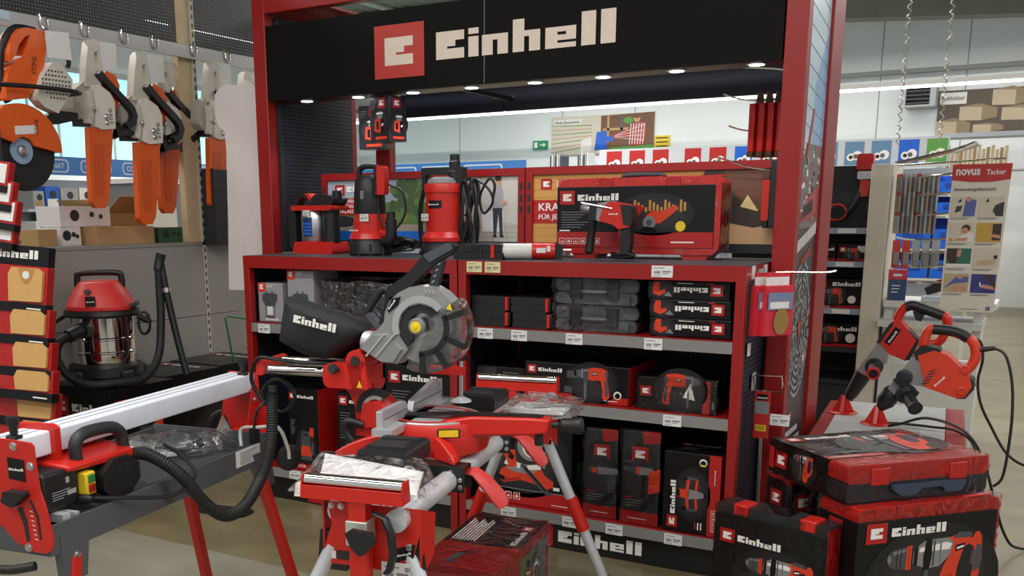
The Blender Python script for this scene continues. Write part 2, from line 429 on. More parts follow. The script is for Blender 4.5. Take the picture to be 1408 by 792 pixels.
obj('back_board', MB().box(0, .46, 0, 2.6, .5, 2.02), FARW, t, smooth=False)
obj('side_board', MB().box(0, 0, 0, .03, .46, 2.02), FARW, t, smooth=False)
obj('side_board', MB().box(2.57, 0, 0, 2.6, .46, 2.02), FARW, t, smooth=False)
# ------------------------------------------------------------------ wall posters
t = thing('wall_poster', 'poster of a man sawing panels with Holz-Zuschnitte caption on back wall', 'poster', (-4.6, 13.469, 2.5))
obj('panel', MB().box(0, 0, 0, 1.98, .03, .68), mat('poster_base', (214, 206, 190), .6), t, smooth=False)
m = MB(FRONT(0, -.001, 0)); GR = lambda a, b, c, d, k, w=.001: m.rect(a, b, c, d, k, w)
for i in range(7): m.p2([(0, .04+i*.08), (.8, .14+i*.06), (.8, .155+i*.06), (0, .05+i*.08)], 6 if i % 2 else 5)
m.p2([(.98, .05), (1.98, .1), (1.98, .68), (.98, .66)], 8, .0014); m.rect(1.02, .4, 1.5, .44, 6, .0018); m.rect(1.1, .2, 1.14, .66, 6, .0018); m.rect(1.35, .3, 1.4, .66, 0, .0018)
m.p2([(.86, .06), (1.1, .08), (1.1, .4), (.9, .38)], 4, .002); m.p2([(1.04, .2), (1.25, .22), (1.2, .3), (1.04, .3)], 4, .0022)
m.p2([(1.55, .12), (1.78, .12), (1.85, .4), (1.78, .52), (1.6, .5), (1.5, .4), (1.2, .32), (1.2, .26), (1.52, .28)], 1, .0024)
for i in range(6): m.p2([(1.52+i*.05, .14), (1.535+i*.05, .14), (1.56+i*.05, .5), (1.545+i*.05, .5)], 2, .0027)
for i in range(4): m.p2([(1.25, .27+i*.012), (1.8, .2+i*.09), (1.8, .212+i*.09), (1.25, .276+i*.012)], 2, .0027)
m.disc(1.66, .58, .06, 9, .0026); m.disc(1.66, .62, .06, 8, .0028, r2=.035); m.disc(1.5, .56, .09, 5, .0023, r2=.06)
m.p2([(1.15, .04), (1.98, .06), (1.98, .13), (1.15, .1)], 5, .003); m.p2([(.58, .02), (.8, .06), (.8, .3), (.6, .25)], 2, .0024)
m.rect(.05, .53, .6, .63, 2, .002); text(m, 'Holz-Zuschnitte', .08, .555, .05, 7, .004, width=.48); obj('print', m, PIC, t, smooth=False)
t = thing('wall_poster', 'poster of stacked raw timber with Rohhölzer caption on the back wall', 'poster', (1.86, 13.469, 2.56))
obj('panel', MB().box(0, 0, 0, 2.2, .03, .66), mat('poster_brown', (96, 84, 72), .6), t, smooth=False)
TIM = [mat('timber_print', (196, 178, 150), .6), mat('timber_side', (150, 130, 104), .6), WHT, INK]
m = MB(FRONT(0, -.001, 0))
for (u, v, a, b) in ((0, 0, .46, .2), (.3, .22, .5, .18), (.5, .04, .4, .1), (.72, .42, .5, .2), (.86, .2, .5, .16), (1.3, .06, .6, .2), (1.4, .34, .6, .2)):
    m.p2([(u, v), (u+a*.6, v-.01), (u+a*.6, v+b), (u, v+b*1.1)], 0); m.p2([(u+a*.6, v-.01), (u+a, v+.03), (u+a, v+b*.9), (u+a*.6, v+b)], 1); m.p2([(u, v+b*1.1), (u+a*.6, v+b), (u+a, v+b*.9), (u+a*.5, v+b*1.3)], 1, .0014)
m.rect(.02, .46, .38, .63, 2, .003); text(m, 'Rohhölzer', .04, .52, .06, 3, .004, width=.32); obj('print', m, TIM, t, smooth=False)
# heater
t = thing('air_heater', 'dark louvred air heater hung on the white back wall', 'heater', (1.42, 13.098, 2.98))
obj('casing', MB().box(0, 0, 0, .43, .4, .03).box(0, 0, .33, .43, .4, .36).box(.35, 0, .03, .43, .4, .33).box(0, 0, .03, .02, .4, .33).box(0, .38, .03, .35, .4, .33), LGREY, t, smooth=False)
for i in range(5): obj('louvre', MB().prism([(0, .045+i*.058), (.06, .07+i*.058), (.06, .085+i*.058), (0, .06+i*.058)], .02, .35, 'x'), DGREY, t, smooth=False)
# green exit sign
t = thing('exit_sign', 'small green emergency exit sign with arrow on back wall', 'sign', (-4.98, 13.458, 2.62))
obj('panel', MB().box(0, 0, 0, .3, .04, .16), mat('exit_green', (20, 120, 80), .4, emis=.25), t, smooth=False)
m = MB(FRONT(0, -.002, 0)); m.rect(.03, .03, .1, .13, 0); m.p2([(.15, .07), (.22, .07), (.22, .04), (.27, .08), (.22, .12), (.22, .09), (.15, .09)], 0); obj('arrow', m, [WHT], t, smooth=False)
t = thing('price_board', 'small yellow notice board beside the timber cutting poster', 'sign', (-2.6, 13.469, 2.55))
obj('panel', MB().box(0, 0, 0, .26, .03, .22), YEL, t, smooth=False)
m = MB(FRONT(0, -.001, 0))
for i in range(3): m.rect(.02, .03+i*.07, .24, .05+i*.07, 0)
obj('print', m, [INK], t, smooth=False)
# timber bundle shelf, far right
t = thing('timber_rack', 'white rack with upright timber strips left of the hanging stapler poster', 'rack', (2.05, 12.0, 0))
obj('frame', MB().box(0, 0, 2.44, 3.2, .5, 2.5).box(0, .46, 0, .04, .5, 2.44).box(0, 0, 0, .04, .04, 2.44), FARW, t, smooth=False)
obj('shelf', MB().box(0.04, 0, 1.98, 1.4, .5, 2.0), FARW, t, smooth=False)
for i in range(14): obj('strip', MB().box(.1+i*.055, .1, 2.0, .14+i*.055, .14, 2.34-.012*((i*5) % 7)), WOOD if i % 3 else CARD, t, smooth=False)
# trolley at the right edge
t = thing('timber_trolley', 'brown wooden trolley on castors at the right edge of frame', 'trolley', (3.32, 11.9, 0))
obj('deck', MB().box(0, 0, .22, .9, 1.2, .34), WOOD, t, smooth=False); obj('load', MB().box(.03, .05, .34, .87, 1.1, 1.2), CARD, t, smooth=False)
for a in (.06, .8):
    for b in (.1, 1.05): obj('castor', MB().cyl((a, b, .08), (a+.05, b, .08), .08, n=14).box(a, b-.03, .08, a+.05, b+.03, .22), BLK, t)

# ------------------------------------------------------------------ far shelves with blue header band
BAND = mat('blue_header', (38, 104, 176), .5); SIGNG = mat('badge_grey', (186, 192, 200), .4)
def band(L, h, labels, M, t):
    mb = MB(M); mb.box(0, 0, -.03, L, h, 0); hd = obj('header', mb, BAND, t, smooth=False)
    for u in labels:
        m = MB(M); m.p2([(u+a, h*.5+b) for a, b in rrect(-1.1*h, -h*.36, 1.1*h, h*.36, .05)], 0, .001); m.p2([(u+a, h*.5+b) for a, b in rrect(-1.02*h, -h*.29, 1.02*h, h*.29, .04)], 1, .002)
        text(m, 'CORNAT', u, h*.5-h*.14, h*.28, 0, .004, width=h*1.6, center=True); obj('badge', m, [SIGNG, BAND], hd, smooth=False)
t = thing('header_shelf', 'blue fascia with pale badges along the back of the hall', 'shelf', (0, 0, 0))
band(3.9, .36, (.35, 1.25, 2.15, 3.05), FRONT(-8.3, 12.0, 2.0), t)
obj('back_board', MB().box(-8.3, 12.3, 0, -4.4, 12.35, 2.0), FARW, t, smooth=False)
for z in (.4, .9, 1.4, 1.85): obj('shelf_board', MB().box(-8.3, 12.0, z, -4.4, 12.3, z+.03), FARW, t, smooth=False)
t = thing('header_shelf', 'shelf under blue badge fascia behind the hanging chainsaws', 'shelf', (0, 0, 0))
band(5.2, .2, (.35, .95, 1.55, 2.15, 2.75, 3.35, 3.95, 4.55), RIGHT(-6.0, 3.2, 1.9), t)
obj('back_board', MB().box(-6.4, 3.2, 0, -6.35, 8.4, 1.86), FARW, t, smooth=False)
for z in (.9, 1.2, 1.5): obj('shelf_board', MB().box(-6.35, 3.2, z, -6.0, 8.4, z+.03), FARW, t, smooth=False)
cols = [WHT, BLU, mat('pic_lilac', (120, 130, 200), .5), INK, LGREY, ORR, GRN, YEL, CARD]
random.seed(3)
k = 0
CN = ['white', 'blue', 'lilac', 'black', 'light grey', 'orange-red', 'green', 'yellow', 'brown']
ORD = 'first second third fourth fifth sixth seventh eighth ninth tenth eleventh twelfth thirteenth fourteenth fifteenth sixteenth seventeenth eighteenth nineteenth twentieth'.split()+['twenty-'+q for q in 'first second third fourth fifth sixth seventh eighth ninth'.split()]+['thirtieth']+['thirty-'+q for q in 'first second third fourth fifth sixth'.split()]
for z in (.93, 1.23, 1.53):
    y = 3.3; k = 0
    while y < 8.2:
        wd = random.uniform(.12, .3); hh = random.uniform(.14, .25); k += 1
        c = random.choice(cols[:5] if z > 1.4 else cols)
        lab = f'small {CN[cols.index(c)]} carton, {ORD[k-1]} from left on {({.93: "lower", 1.23: "middle", 1.53: "top"})[z]} far shelf'
        m = MB().box(-6.3, 0, 0, -6.03, wd-.02, hh); mm = MB(RIGHT(-6.029, 0, 0)); mm.rect(.02, .02, wd-.04, hh*.45, 0); mm.disc(wd/2, hh*.65, hh*.18, 1)
        o = tag(obj('shelf_carton', m, c, None, (0, y, z), smooth=False), lab, 'carton', 'cartons on the far shelf behind the chainsaws')
        obj('print', mm, [random.choice(cols), INK], o, smooth=False); y += wd
# ================================================================== red display: base shelf units
PM = [BLKC, REDC, WHT, GREY, ORR, DGREY, YEL, BLU, SILV, mat('print_glow', (44, 41, 45), .4)]
PM += [mat('foliage_print', (96, 128, 70), .5)]+[mat('print_glow%d' % i, c, .4) for i, c in enumerate(((20, 19, 20), (27, 25, 28), (35, 33, 36)))]
MESHB = mat_perf('black_perforated_sheet', (20, 21, 24), .012, .0036, 'XZ', False)
MESHS = mat_perf('navy_perforated_side', (30, 36, 48), .02, .004, 'YZ', False)
TOPL = mat('dark_grey_worktop', (58, 60, 64), .45)
TAGM = None
def price_tag(parent, x, z, y=-.004, cream=False, w=.075, h=.045):
    mb = MB().box(0, 0, 0, w, .003, h); m = MB(FRONT(0, -.0005, 0))
    mb.mi = [0]*len(mb.mi)
    for i in range(7): m.rect(w*.12+i*w*.045, h*.3, w*.12+i*w*.045+w*(.03 if i % 3 else .02), h*.55, 1)
    m.rect(w*.1, h*.78, w*.6, h*.83, 1); m.rect(w*.52, h*.45, w*.92, h*.56, 1); m.rect(w*.52, h*.3, w*.8, h*.36, 1); m.rect(w*.1, h*.12, w*.45, h*.15, 1)
    k = len(mb.v); mb.v += m.v; mb.f += [[i+k for i in f] for f in m.f]; mb.mi += m.mi
    return obj('price_tag', mb, [CREAMTAG if cream else PAPER, GREY], parent, (x, y, z), smooth=False, fix=False)
def base_unit(x0, x1, label, shelves, kick_logo):
    W = x1-x0; t = thing('display_shelf_unit', label, 'shelf', (x0, 0, 0)); P = .038
    for a in (0, W-P):
        for b in (0, .58): obj('post', MB().box(a, b, 0, a+P, b+.04, 1.19), RED, t, bevel=.002)
    obj('counter_top', MB().box(0, .004, 1.246, W, .66, 1.25), TOPL, t, smooth=False)
    obj('counter_frame', MB().box(0, 0, 1.19, W, .03, 1.249).box(0, .03, 1.19, .03, .66, 1.2455).box(W-.03, .03, 1.19, W, .66, 1.2455).box(.03, .63, 1.19, W-.03, .66, 1.2455).box(.03, .03, 1.2, W-.03, .63, 1.2455), RED, t, smooth=False)
    obj('back_board', MB().box(P, .56, .12, W-P, .575, 1.19), MESHB, t, smooth=False)
    for a in (.008, W-.018): obj('side_panel', MB().box(a, .04, .12, a+.01, .58, 1.19), MESHS, t, smooth=False)
    sh = []
    for z in shelves:
        s = obj('shelf_board', MB().box(P, .012, z-.05, W-P, .56, z-.001), RED, t, smooth=False)
        obj('label_strip', MB().box(P, 0, z-.047, W-P, .012, z-.003), STRIP, s, smooth=False); sh.append(s)
    kb = obj('kick_plate', MB().box(P, .03, 0, W-P, .045, .118), mat('black_kick_plate', (22, 22, 23), .4), t, smooth=False)
    m = MB(FRONT(P, .0292, 0)); logo(m, kick_logo, .008, .102, 1, 2, 3.75); obj('logo', m, PM, kb, smooth=False)
    return t, sh
LU, lsh = base_unit(0, 1.246, 'left red display base with grey strips, pump cartons below', (.917, .172), .3)
RU, rsh = base_unit(1.254, 2.5, 'right red display base with three shelves of power tool cartons', (.963, .662, .168), .305)
for (px, z) in ((.085, .867),): price_tag(lsh[0], px, z)
price_tag(lsh[1], .25, .127)
price_tag(RU, .045, 1.2, cream=True); price_tag(RU, .135, 1.2, cream=True); price_tag(RU, .88, 1.2, w=.085)
for x in (.1, .265, .52, .86): price_tag(rsh[0], x, .914)
for x in (.455, .95): price_tag(rsh[1], x, .612)
for x in (.22, .52, .72, .975): price_tag(rsh[2], x, .119)
m = MB(); m.box(0, 0, 0, .003, .06, .09)
for y, z in ((.08, 1.196), (.27, 1.192)): obj('price_tag', MB().box(1.2462, y, z, 1.249, y+.045, z+.05), PAPER, RU, smooth=False)
obj('price_tag', MB().box(1.2462, .08, .9, 1.249, .12, .95), PAPER, RU, smooth=False)

# ================================================================== tall frame with header sign
FR = thing('display_gantry', 'tall red steel frame carrying the black lettered header sign', 'gantry', (-.1, .354, 0))
def fpost(x, y, w, d, z1=2.56): return obj('post', MB().box(x, y, 0, x+w, y+d, z1), RED, FR, bevel=.004)
fpost(-.084, 0, .084, .07); fpost(2.606, 0, .086, .07); fpost(2.606, .5, .086, .24)
fpost(.175, .72, .1, .06, 2.3); fpost(-.084, .72, .084, .06)
obj('top_beam', MB().box(0, 0, 2.455, 2.606, .06, 2.56), RED, FR, bevel=.004)
obj('top_beam', MB().box(0, .72, 2.455, 2.606, .78, 2.56), RED, FR, bevel=.004)
for x in (-.084, 2.606): obj('side_beam', MB().box(x, .07, 2.455, x+.084, .72, 2.56), RED, FR, bevel=.004)
obj('top_plate', MB().box(.01, .07, 2.5, .24, .5, 2.512), REDC, FR, smooth=False)
SIGN = mat('black_header_board', (14, 13, 11), .6, spec=.12)
sb = obj('header_sign', MB().box(.006, 0, 2.026, 1.286, .03, 2.395).box(1.29, 0, 2.026, 2.6, .03, 2.395).box(1.286, .004, 2.026, 1.29, .03, 2.395), SIGN, FR, smooth=False)
m = MB(FRONT(.1, -.0004, 0)); m.M = FRONT(0, -.0004, 0)
emblem(m, .686, 2.085, .241, 1, 2); word(m, 1.034, 2.147, .882, 2, E=.137)
obj('lettering', m, [SIGN, mat('sign_red', (186, 52, 42), .5), mat('sign_letter', (226, 208, 192), .5)], sb, smooth=False)
obj('sign_seam', MB().box(1.2865, -.001, 2.027, 1.2895, .003, 2.394), GREY, sb, smooth=False)
sof = obj('soffit', MB().box(.006, .03, 2.026, 2.6, .17, 2.034), mat('dark_soffit', (70, 26, 30), .4), FR, smooth=False)
LED = mat('led_lens', (225, 235, 255), .3, emis=9, var=0)
for i in range(8):
    x = .205+i*.326; y = .07
    d = obj('downlight', MB().lathe([(.03, 0), (.042, 0), (.042, -.004), (.03, -.006)], (x, y, 2.026), n=20, cap=False), STEEL, FR)
    obj('lens', MB().cyl((x, y, 2.024), (x, y, 2.019), .03, n=20), LED, d)
    l = bpy.data.lights.new('downlight_beam', 'SPOT'); l.energy = 5; l.color = (.85, .92, 1); l.spot_size = math.radians(95); l.spot_blend = .6; l.shadow_soft_size = .03
    o = bpy.data.objects.new('downlight_beam', l); COL.objects.link(o); o.parent = FR; o.location = (x, y, 2.012)
obj('rear_header', MB().box(.2, .74, 1.985, 2.606, .76, 2.4).box(.2, .735, 1.98, 1.0, .74, 2.075).box(1.01, .735, 1.98, 2.606, .74, 2.075), mat('rear_header_black', (46, 54, 70), .45), FR, smooth=False)
for x in (.95, .98, 1.03, 1.06): obj('bolt', MB().cyl((x, .735, 2.05), (x, .728, 2.05), .007, n=10), STEEL, FR)
obj('rear_brace', MB().box(1.045, .17, 2.03, 1.06, .735, 2.05), CHAR, FR, smooth=False)
obj('side_mesh_panel', MB().box(.0, .1, 1.25, .012, .72, 2.45), MESHS, FR, smooth=False)
obj('side_mesh_edge', MB().box(-.004, .07, 1.25, .016, .1, 2.45), CHAR, FR, smooth=False)
# side poster on the right of the frame: photo print above, dark ring motif below
sp = obj('side_poster', MB().box(2.66, .075, 0, 2.676, .5, 2.45), mat('poster_dark', (62, 64, 66), .35), FR, smooth=False)
SKY = [mat('sky_print_pale', (196, 220, 236), .3), mat('sky_print_blue', (142, 186, 226), .3), WHT, REDC, mat('shelf_print', (120, 116, 118), .4), INK, mat('ring_print', (176, 180, 184), .4), mat('red_print2', (190, 60, 56), .4), GRN]
m = MB(RIGHT(2.677, .075, 0)); random.seed(5)
m.rect(0, 1.72, .425, 2.45, 0)
m.p2([(.2, 1.72), (.425, 1.72), (.425, 2.2), (.3, 2.08), (.2, 1.95)], 1, .0012)
for i in range(9): m.p2([(0, 1.8+i*.075), (.425, 1.74+i*.075), (.425, 1.744+i*.075), (0, 1.804+i*.075)], 4, .0016)
m.rect(0, 1.38, .425, 1.72, 4)
for i in range(90):
    a = random.uniform(0, .39); b = random.uniform(1.39, 1.7); m.rect(a, b, a+random.uniform(.012, .04), b+random.uniform(.006, .03), random.choice((3, 3, 7, 2, 5, 2, 8, 0)), .0012+i*.00001)
m.p2([(.1, 1.66), (.14, 1.66), (.22, 1.86), (.19, 1.86)], 7, .003)
m.p2([(.06, 1.4), (.4, 1.44), (.38, 1.56), (.16, 1.5)], 3, .0032); m.p2([(.1, 1.42), (.3, 1.45), (.28, 1.5), (.14, 1.47)], 5, .0034)
for i in range(12): m.rect(.02+i*.033, 1.275+i*.007, .044+i*.033, 1.325+i*.007, 2, .0014)
for i in range(8): m.rect(.14+i*.025, 1.22+i*.007, .158+i*.025, 1.255+i*.007, 3 if i % 2 else 7, .0014)
for r in range(7):
    for k in range(34):
        if random.random() < .2: continue
        a0 = k*360/34; q = arc(.2, .95, .05+r*.024, a0, a0+8, 2, .09+r*.031); q2 = arc(.2, .95, .062+r*.024, a0+8, a0, 2, .105+r*.031)
        m.p2(q+q2, 6, .0014)
m.p2([(.2, .9), (.235, .97), (.22, 1.0), (.2, .98), (.18, 1.0), (.165, .97)], 3, .002)
emblem(m, .3, .79, .05, 3, 2); emblem(m, .1, .56, .045, 3, 2)
for i, wd in enumerate((.26, .3, .22, .28)):
    for j in range(int(wd/.024)): m.rect(.06+j*.024, .5-i*.045, .076+j*.024, .526-i*.045, 2, .002)
obj('poster_print', m, SKY, sp, smooth=False, fix=False)

# ================================================================== poster panels standing on the counter
def back_panel(x0, x1, label):
    W = x1-x0; t = thing('poster_panel', label, 'panel', (x0, .67, 1.25)); H = .415
    for a in (0, W-.035):
        p = obj('upright', MB().box(a, -.015, 0, a+.035, .025, H-.035), RED, t, smooth=False)
        for i in range(3): obj('slot', MB().box(a+.01, -.017, .2+i*.055, a+.024, -.0152, .235+i*.055), INK, p, smooth=False)
    obj('top_rail', MB().box(0, -.015, H-.035, W, .025, H), RED, t, smooth=False)
    obj('gap_shade_strip', MB().box(.035, -.01, .02, W-.035, .02, .06), CHAR, t, smooth=False)  # dark strip standing in for the shadowed gap below the picture
    pn = obj('picture_panel', MB().box(.035, 0, .06, W-.035, .01, H-.035), PAPER, t, smooth=False)
    return t, pn, W-.07, H-.095
C = lambda n, c, r=.5: mat(n, c, r)
LP = [C('lawn_print', (92, 122, 60)), C('tree_print', (70, 92, 56)), C('haze_print', (160, 170, 180)), C('stone_print', (160, 148, 130)), C('pool_print', (24, 110, 200)), C('plaster_print', (206, 200, 188)), C('jeans_print', (64, 66, 76)), C('shirt_print', (176, 170, 176)), C('skin_print', (206, 160, 130)), C('hair_print', (60, 44, 36)), REDC, WHT, INK, C('tile_print', (190, 184, 172)), C('crate_print', (150, 112, 66))]
t, pn, W, H = back_panel(.0, 1.246, 'picture panel of garden and laundry room standing behind the water pumps')
m = MB(FRONT(.035, -.0005, .06)); R = m.rect
m.rect(0, 0, W, H, 5, .0006); m.rect(0, .06, .72, .16, 0, .001); m.p2([(0, .2), (.2, .2), (.72, .2), (.66, H), (0, H)], 2, .001); m.rect(0, .12, .7, .2, 0, .0011)
m.rect(0, .0, .64, .05, 4, .0012); m.p2([(0, .05), (.66, .05), (.67, .085), (0, .085)], 3, .0013); m.disc(.1, .1, .09, 12, .0014, r2=.03)
for i in range(60):
    a = random.uniform(.42, .62); b = random.uniform(.15, .3); m.disc(a, b, random.uniform(.015, .03), 1 if i % 3 else 0, .0014+i*.000005, 7)
m.rect(.5, .1, .515, .18, 14, .0016)
m.p2([(.3, .09), (.34, .09), (.36, .2), (.33, .27), (.28, .27), (.27, .18)], 7, .002); m.disc(.315, .285, .018, 8, .0022)
m.p2([(.64, 0), (.652, 0), (.735, H), (.723, H)], 11, .0024)
m.p2([(.652, 0), (W, 0), (W, .09), (.685, .09)], 13, .0018)
for i in range(6): m.p2([(.67+i*.09, 0), (.674+i*.09, 0), (.69+i*.08, .09), (.687+i*.08, .09)], 3, .002)
for i in range(3): m.rect(.66, .02+i*.025, W, .0225+i*.025, 3, .002)
for z in (.07, .13, .19): m.rect(.76, z, .88, z+.006, 12, .0024)
for x in (.76, .875): m.rect(x, .02, x+.005, .21, 12, .0024)
m.rect(.77, .02, .81, .06, 12, .0026); m.rect(.81, .025, .86, .07, 14, .0027); m.p2([(.765, .196), (.815, .196), (.81, .23), (.8, .25), (.78, .25), (.77, .23)], 10, .0028); m.disc(.79, .262, .014, 10, .0028)
m.rect(.97, .05, 1.09, .15, 11, .0022); m.rect(.935, .05, .945, .2, 14, .0022); m.rect(.955, .05, .96, H, 3, .0021)
m.p2([(1.035, .03), (1.05, .03), (1.062, .14), (1.07, .03), (1.088, .03), (1.083, .17), (1.03, .17)], 6, .0028)
m.p2([(1.03, .165), (1.085, .165), (1.09, .24), (1.078, .275), (1.045, .275), (1.03, .24)], 7, .003); m.p2([(1.08, .2), (1.11, .2), (1.11, .185), (1.08, .18)], 8, .0032)
m.disc(1.06, .295, .018, 8, .0032, r2=.022); m.disc(1.06, .308, .019, 9, .0034, r2=.014); m.p2([(1.03, .022), (1.055, .022), (1.05, .034), (1.035, .034)], 12, .003); m.p2([(1.07, .022), (1.095, .022), (1.088, .034), (1.07, .034)], 12, .003)
emblem(m, .05, .24, .055, 10, 11, .003); word(m, .128, .257, .21, 11, .003)
m.rect(.02, .135, .25, .225, 10, .003)
for i, s in enumerate(('EINHELL WERKZEUG', 'LEISTUNGSSTARK UND', 'ERSTKLASSIG')): text(m, s, .03, .2-i*.027, .018, 11, .004, width=.21-.02*i)
obj('picture', m, LP, pn, smooth=False, fix=False)
t, pn, W, H = back_panel(1.254, 2.5, 'picture panel of wooden boards and working hands behind the large wrapped case')
WP = [C('board_print', (206, 150, 78)), C('board_dark', (170, 112, 50)), REDC, WHT, C('jumper_print', (112, 72, 54)), C('trouser_print', (66, 54, 46)), C('hand_print', (214, 166, 122)), C('window_print', (240, 214, 150))]
m = MB(FRONT(.035, -.0005, .06)); m.rect(0, 0, W, H, 0, .0006)
for i in range(9): m.rect(0, .03+i*.036, W, .032+i*.036, 1, .0009)
m.p2([(.8, 0), (W, 0), (W, H), (.84, H), (.78, .2)], 5, .0012); m.p2([(.92, H), (W, H), (W, .16), (1.05, .14), (.95, .24)], 4, .0016); m.p2([(.82, .0), (W, .0), (W, .09), (1.06, .07), (.9, .1), (.84, .06)], 6, .002); m.p2([(1.0, .16), (1.08, .14), (1.03, .21)], 7, .002)
emblem(m, .04, .25, .05, 2, 3, .002); word(m, .125, .262, .2, 3, .002)
m.rect(0, .09, .36, .2, 2, .002); text(m, 'KRAFT', .03, .15, .036, 3, .003, width=.17); text(m, 'FÜR JEDEN', .03, .11, .022, 3, .003, width=.17)
obj('picture', m, WP, pn, smooth=False, fix=False)
# ================================================================== printed pictures for cartons (flat print)
def pz(m, pts, k, u, v, s, w=.002, fl=False, ky=1):
    m.p2([(u+(1-a if fl else a)*s, v+b*s*ky) for a, b in pts], k, w)
def glow(m, u, v, a, b):
    for q, (k, f) in enumerate(((11, 1.12), (12, 1.0), (13, .86), (9, .7))): m.disc(u, v, a*f, k, .0008+q*.00015, 28, b*f)
def pic_drill(m, u, v, s, fl=False):
    glow(m, u+s*.5, v+s*.42, s*.62, s*.5); z = lambda p, k, w=.002: pz(m, p, k, u, v, s, w, fl)
    z([(0,.61),(.04,.58),(.12,.55),(.19,.56),(.19,.76),(.12,.77),(.04,.73),(0,.7)], 5)
    for a in (.05,.085,.12,.155): z([(a,.58),(a+.012,.58),(a+.012,.74),(a,.74)], 3, .0021)
    z([(.19,.55),(.23,.55),(.23,.78),(.19,.78)], 8, .0021); z([(.23,.53),(.4,.52),(.42,.6),(.4,.81),(.23,.8)], 5, .0022); z([(.25,.72),(.4,.74),(.4,.78),(.25,.77)], 3, .0023)
    z([(.38,.52),(.5,.5),(.62,.52),(.68,.5),(.86,.54),(.93,.6),(.93,.72),(.88,.79),(.74,.83),(.6,.84),(.4,.81)], 4, .0024); z([(.86,.56),(.93,.6),(.93,.72),(.88,.78),(.83,.7)], 5, .0026)
    z([(.66,.54),(.88,.58),(.92,.45),(.95,.25),(.97,.1),(.92,.04),(.8,.03),(.77,.1),(.78,.3),(.72,.45)], 4, .0025); z([(.82,.52),(.9,.52),(.94,.2),(.9,.1),(.85,.12),(.84,.35)], 5, .0027); z([(.66,.52),(.73,.5),(.74,.4),(.69,.4)], 0, .0026)
    z([(.26,.56),(.36,.56),(.38,.5),(.36,.44),(.355,.02),(.34,-.02),(.28,-.02),(.265,.02),(.26,.44),(.24,.5)], 5, .0028); z([(.29,.42),(.32,.42),(.32,.04),(.29,.04)], 3, .003)
    z([(.48,.64),(.64,.65),(.64,.71),(.48,.7)], 0, .0028); z([(.5,.665),(.62,.672),(.62,.69),(.5,.683)], 2, .003); z([(.88,.04),(.92,.04),(.94,-.08),(.9,-.08)], 0, .0022)
def pic_hammer(m, u, v, s, fl=False):
    glow(m, u+s*.5, v+s*.3, s*.66, s*.5); z = lambda p, k, w=.002: pz(m, p, k, u, v, s, w, fl)
    z([(.0,.57),(.02,.5),(.08,.47),(.2,.455),(.2,.665),(.08,.65),(.02,.62)], 5); z([(.0,.57),(.01,.53),(.03,.52),(.045,.56),(.03,.6),(.01,.605)], 3, .0022); z([(.06,.6),(.19,.62),(.19,.645),(.06,.63)], 3, .0022)
    for a in (.1,.14): z([(a,.47),(a+.008,.47),(a+.008,.65),(a,.65)], 0, .0023)
    z([(.2,.45),(.255,.45),(.255,.675),(.2,.67)], 4, .0022); z([(.225,.45),(.232,.45),(.232,.672),(.225,.672)], 1, .0024); z([(.255,.49),(.32,.49),(.32,.63),(.255,.63)], 0, .0022); z([(.27,.5),(.28,.5),(.28,.62),(.27,.62)], 3, .0024)
    z([(.32,.48),(.42,.44),(.56,.45),(.62,.5),(.68,.56),(.7,.66),(.64,.71),(.4,.71),(.32,.66)], 8, .0023); z([(.33,.6),(.66,.6),(.68,.65),(.62,.67),(.34,.64)], 2, .0024); z([(.48,.46),(.5,.46),(.5,.7),(.48,.7)], 5, .0026); z([(.55,.47),(.57,.48),(.57,.7),(.55,.7)], 3, .0026)
    z([(.64,.71),(.7,.66),(.67,.56),(.6,.44),(.55,.28),(.52,.02),(.54,-.1),(.6,-.14),(.76,-.14),(.79,.0),(.84,.08),(.94,.14),(1.0,.26),(1.02,.5),(1.0,.69),(.96,.74),(.92,.73),(.9,.68),(.8,.71),(.72,.73)], 4, .0027)
    z([(.79,.18),(.87,.21),(.92,.3),(.935,.5),(.92,.6),(.86,.63),(.81,.6),(.76,.42),(.75,.26)], 12, .003); z([(.93,.36),(1.01,.38),(1.015,.6),(.95,.62)], 5, .0031); z([(.89,.44),(.93,.42),(.94,.56),(.9,.56)], 5, .0032)
    for i in range(5): z([(.57+i*.03,.04),(.585+i*.03,.05),(.61+i*.03,.2),(.595+i*.03,.19)], 1, .0029)
    z([(.72,.57),(.82,.59),(.82,.645),(.72,.63)], 0, .0031); z([(.735,.59),(.81,.605),(.81,.625),(.735,.61)], 2, .0033); z([(.6,.3),(.7,.34),(.71,.37),(.61,.33)], 1, .0029); z([(.68,.7),(.9,.69),(.88,.74),(.74,.755)], 5, .0028)
    z([(.39,.42),(.45,.42),(.47,.56),(.46,.72),(.4,.72),(.38,.56)], 0, .0032); z([(.4,.43),(.445,.43),(.455,.36),(.45,-.12),(.395,-.12),(.39,.36)], 5, .0033); z([(.41,.34),(.425,.34),(.425,-.1),(.41,-.1)], 3, .0034)
def pic_pump(m, u, v, s, fl=False):
    glow(m, u+s*.5, v+s*.7, s*.6, s*.85); z = lambda p, k, w=.002: pz(m, p, k, u, v, s, w, fl)
    z([(.15,.2),(.85,.2),(.85,.34),(.78,.75),(.22,.75),(.15,.34)], 4); z([(.1,0),(.9,0),(.88,.22),(.12,.22)], 5, .0021); z([(.22,.75),(.78,.75),(.76,1.15),(.66,1.25),(.34,1.25),(.24,1.15)], 5, .0022); z([(.2,1.2),(.3,1.2),(.34,1.4),(.66,1.4),(.7,1.2),(.8,1.2),(.74,1.5),(.26,1.5)], 5, .0023)
    z([(.72,1.3),(1.02,1.25),(1.04,1.7),(.8,1.75)], 4, .0024); z([(.8,.3),(1.0,.3),(1.0,1.0),(.9,1.0)], 5, .0019)
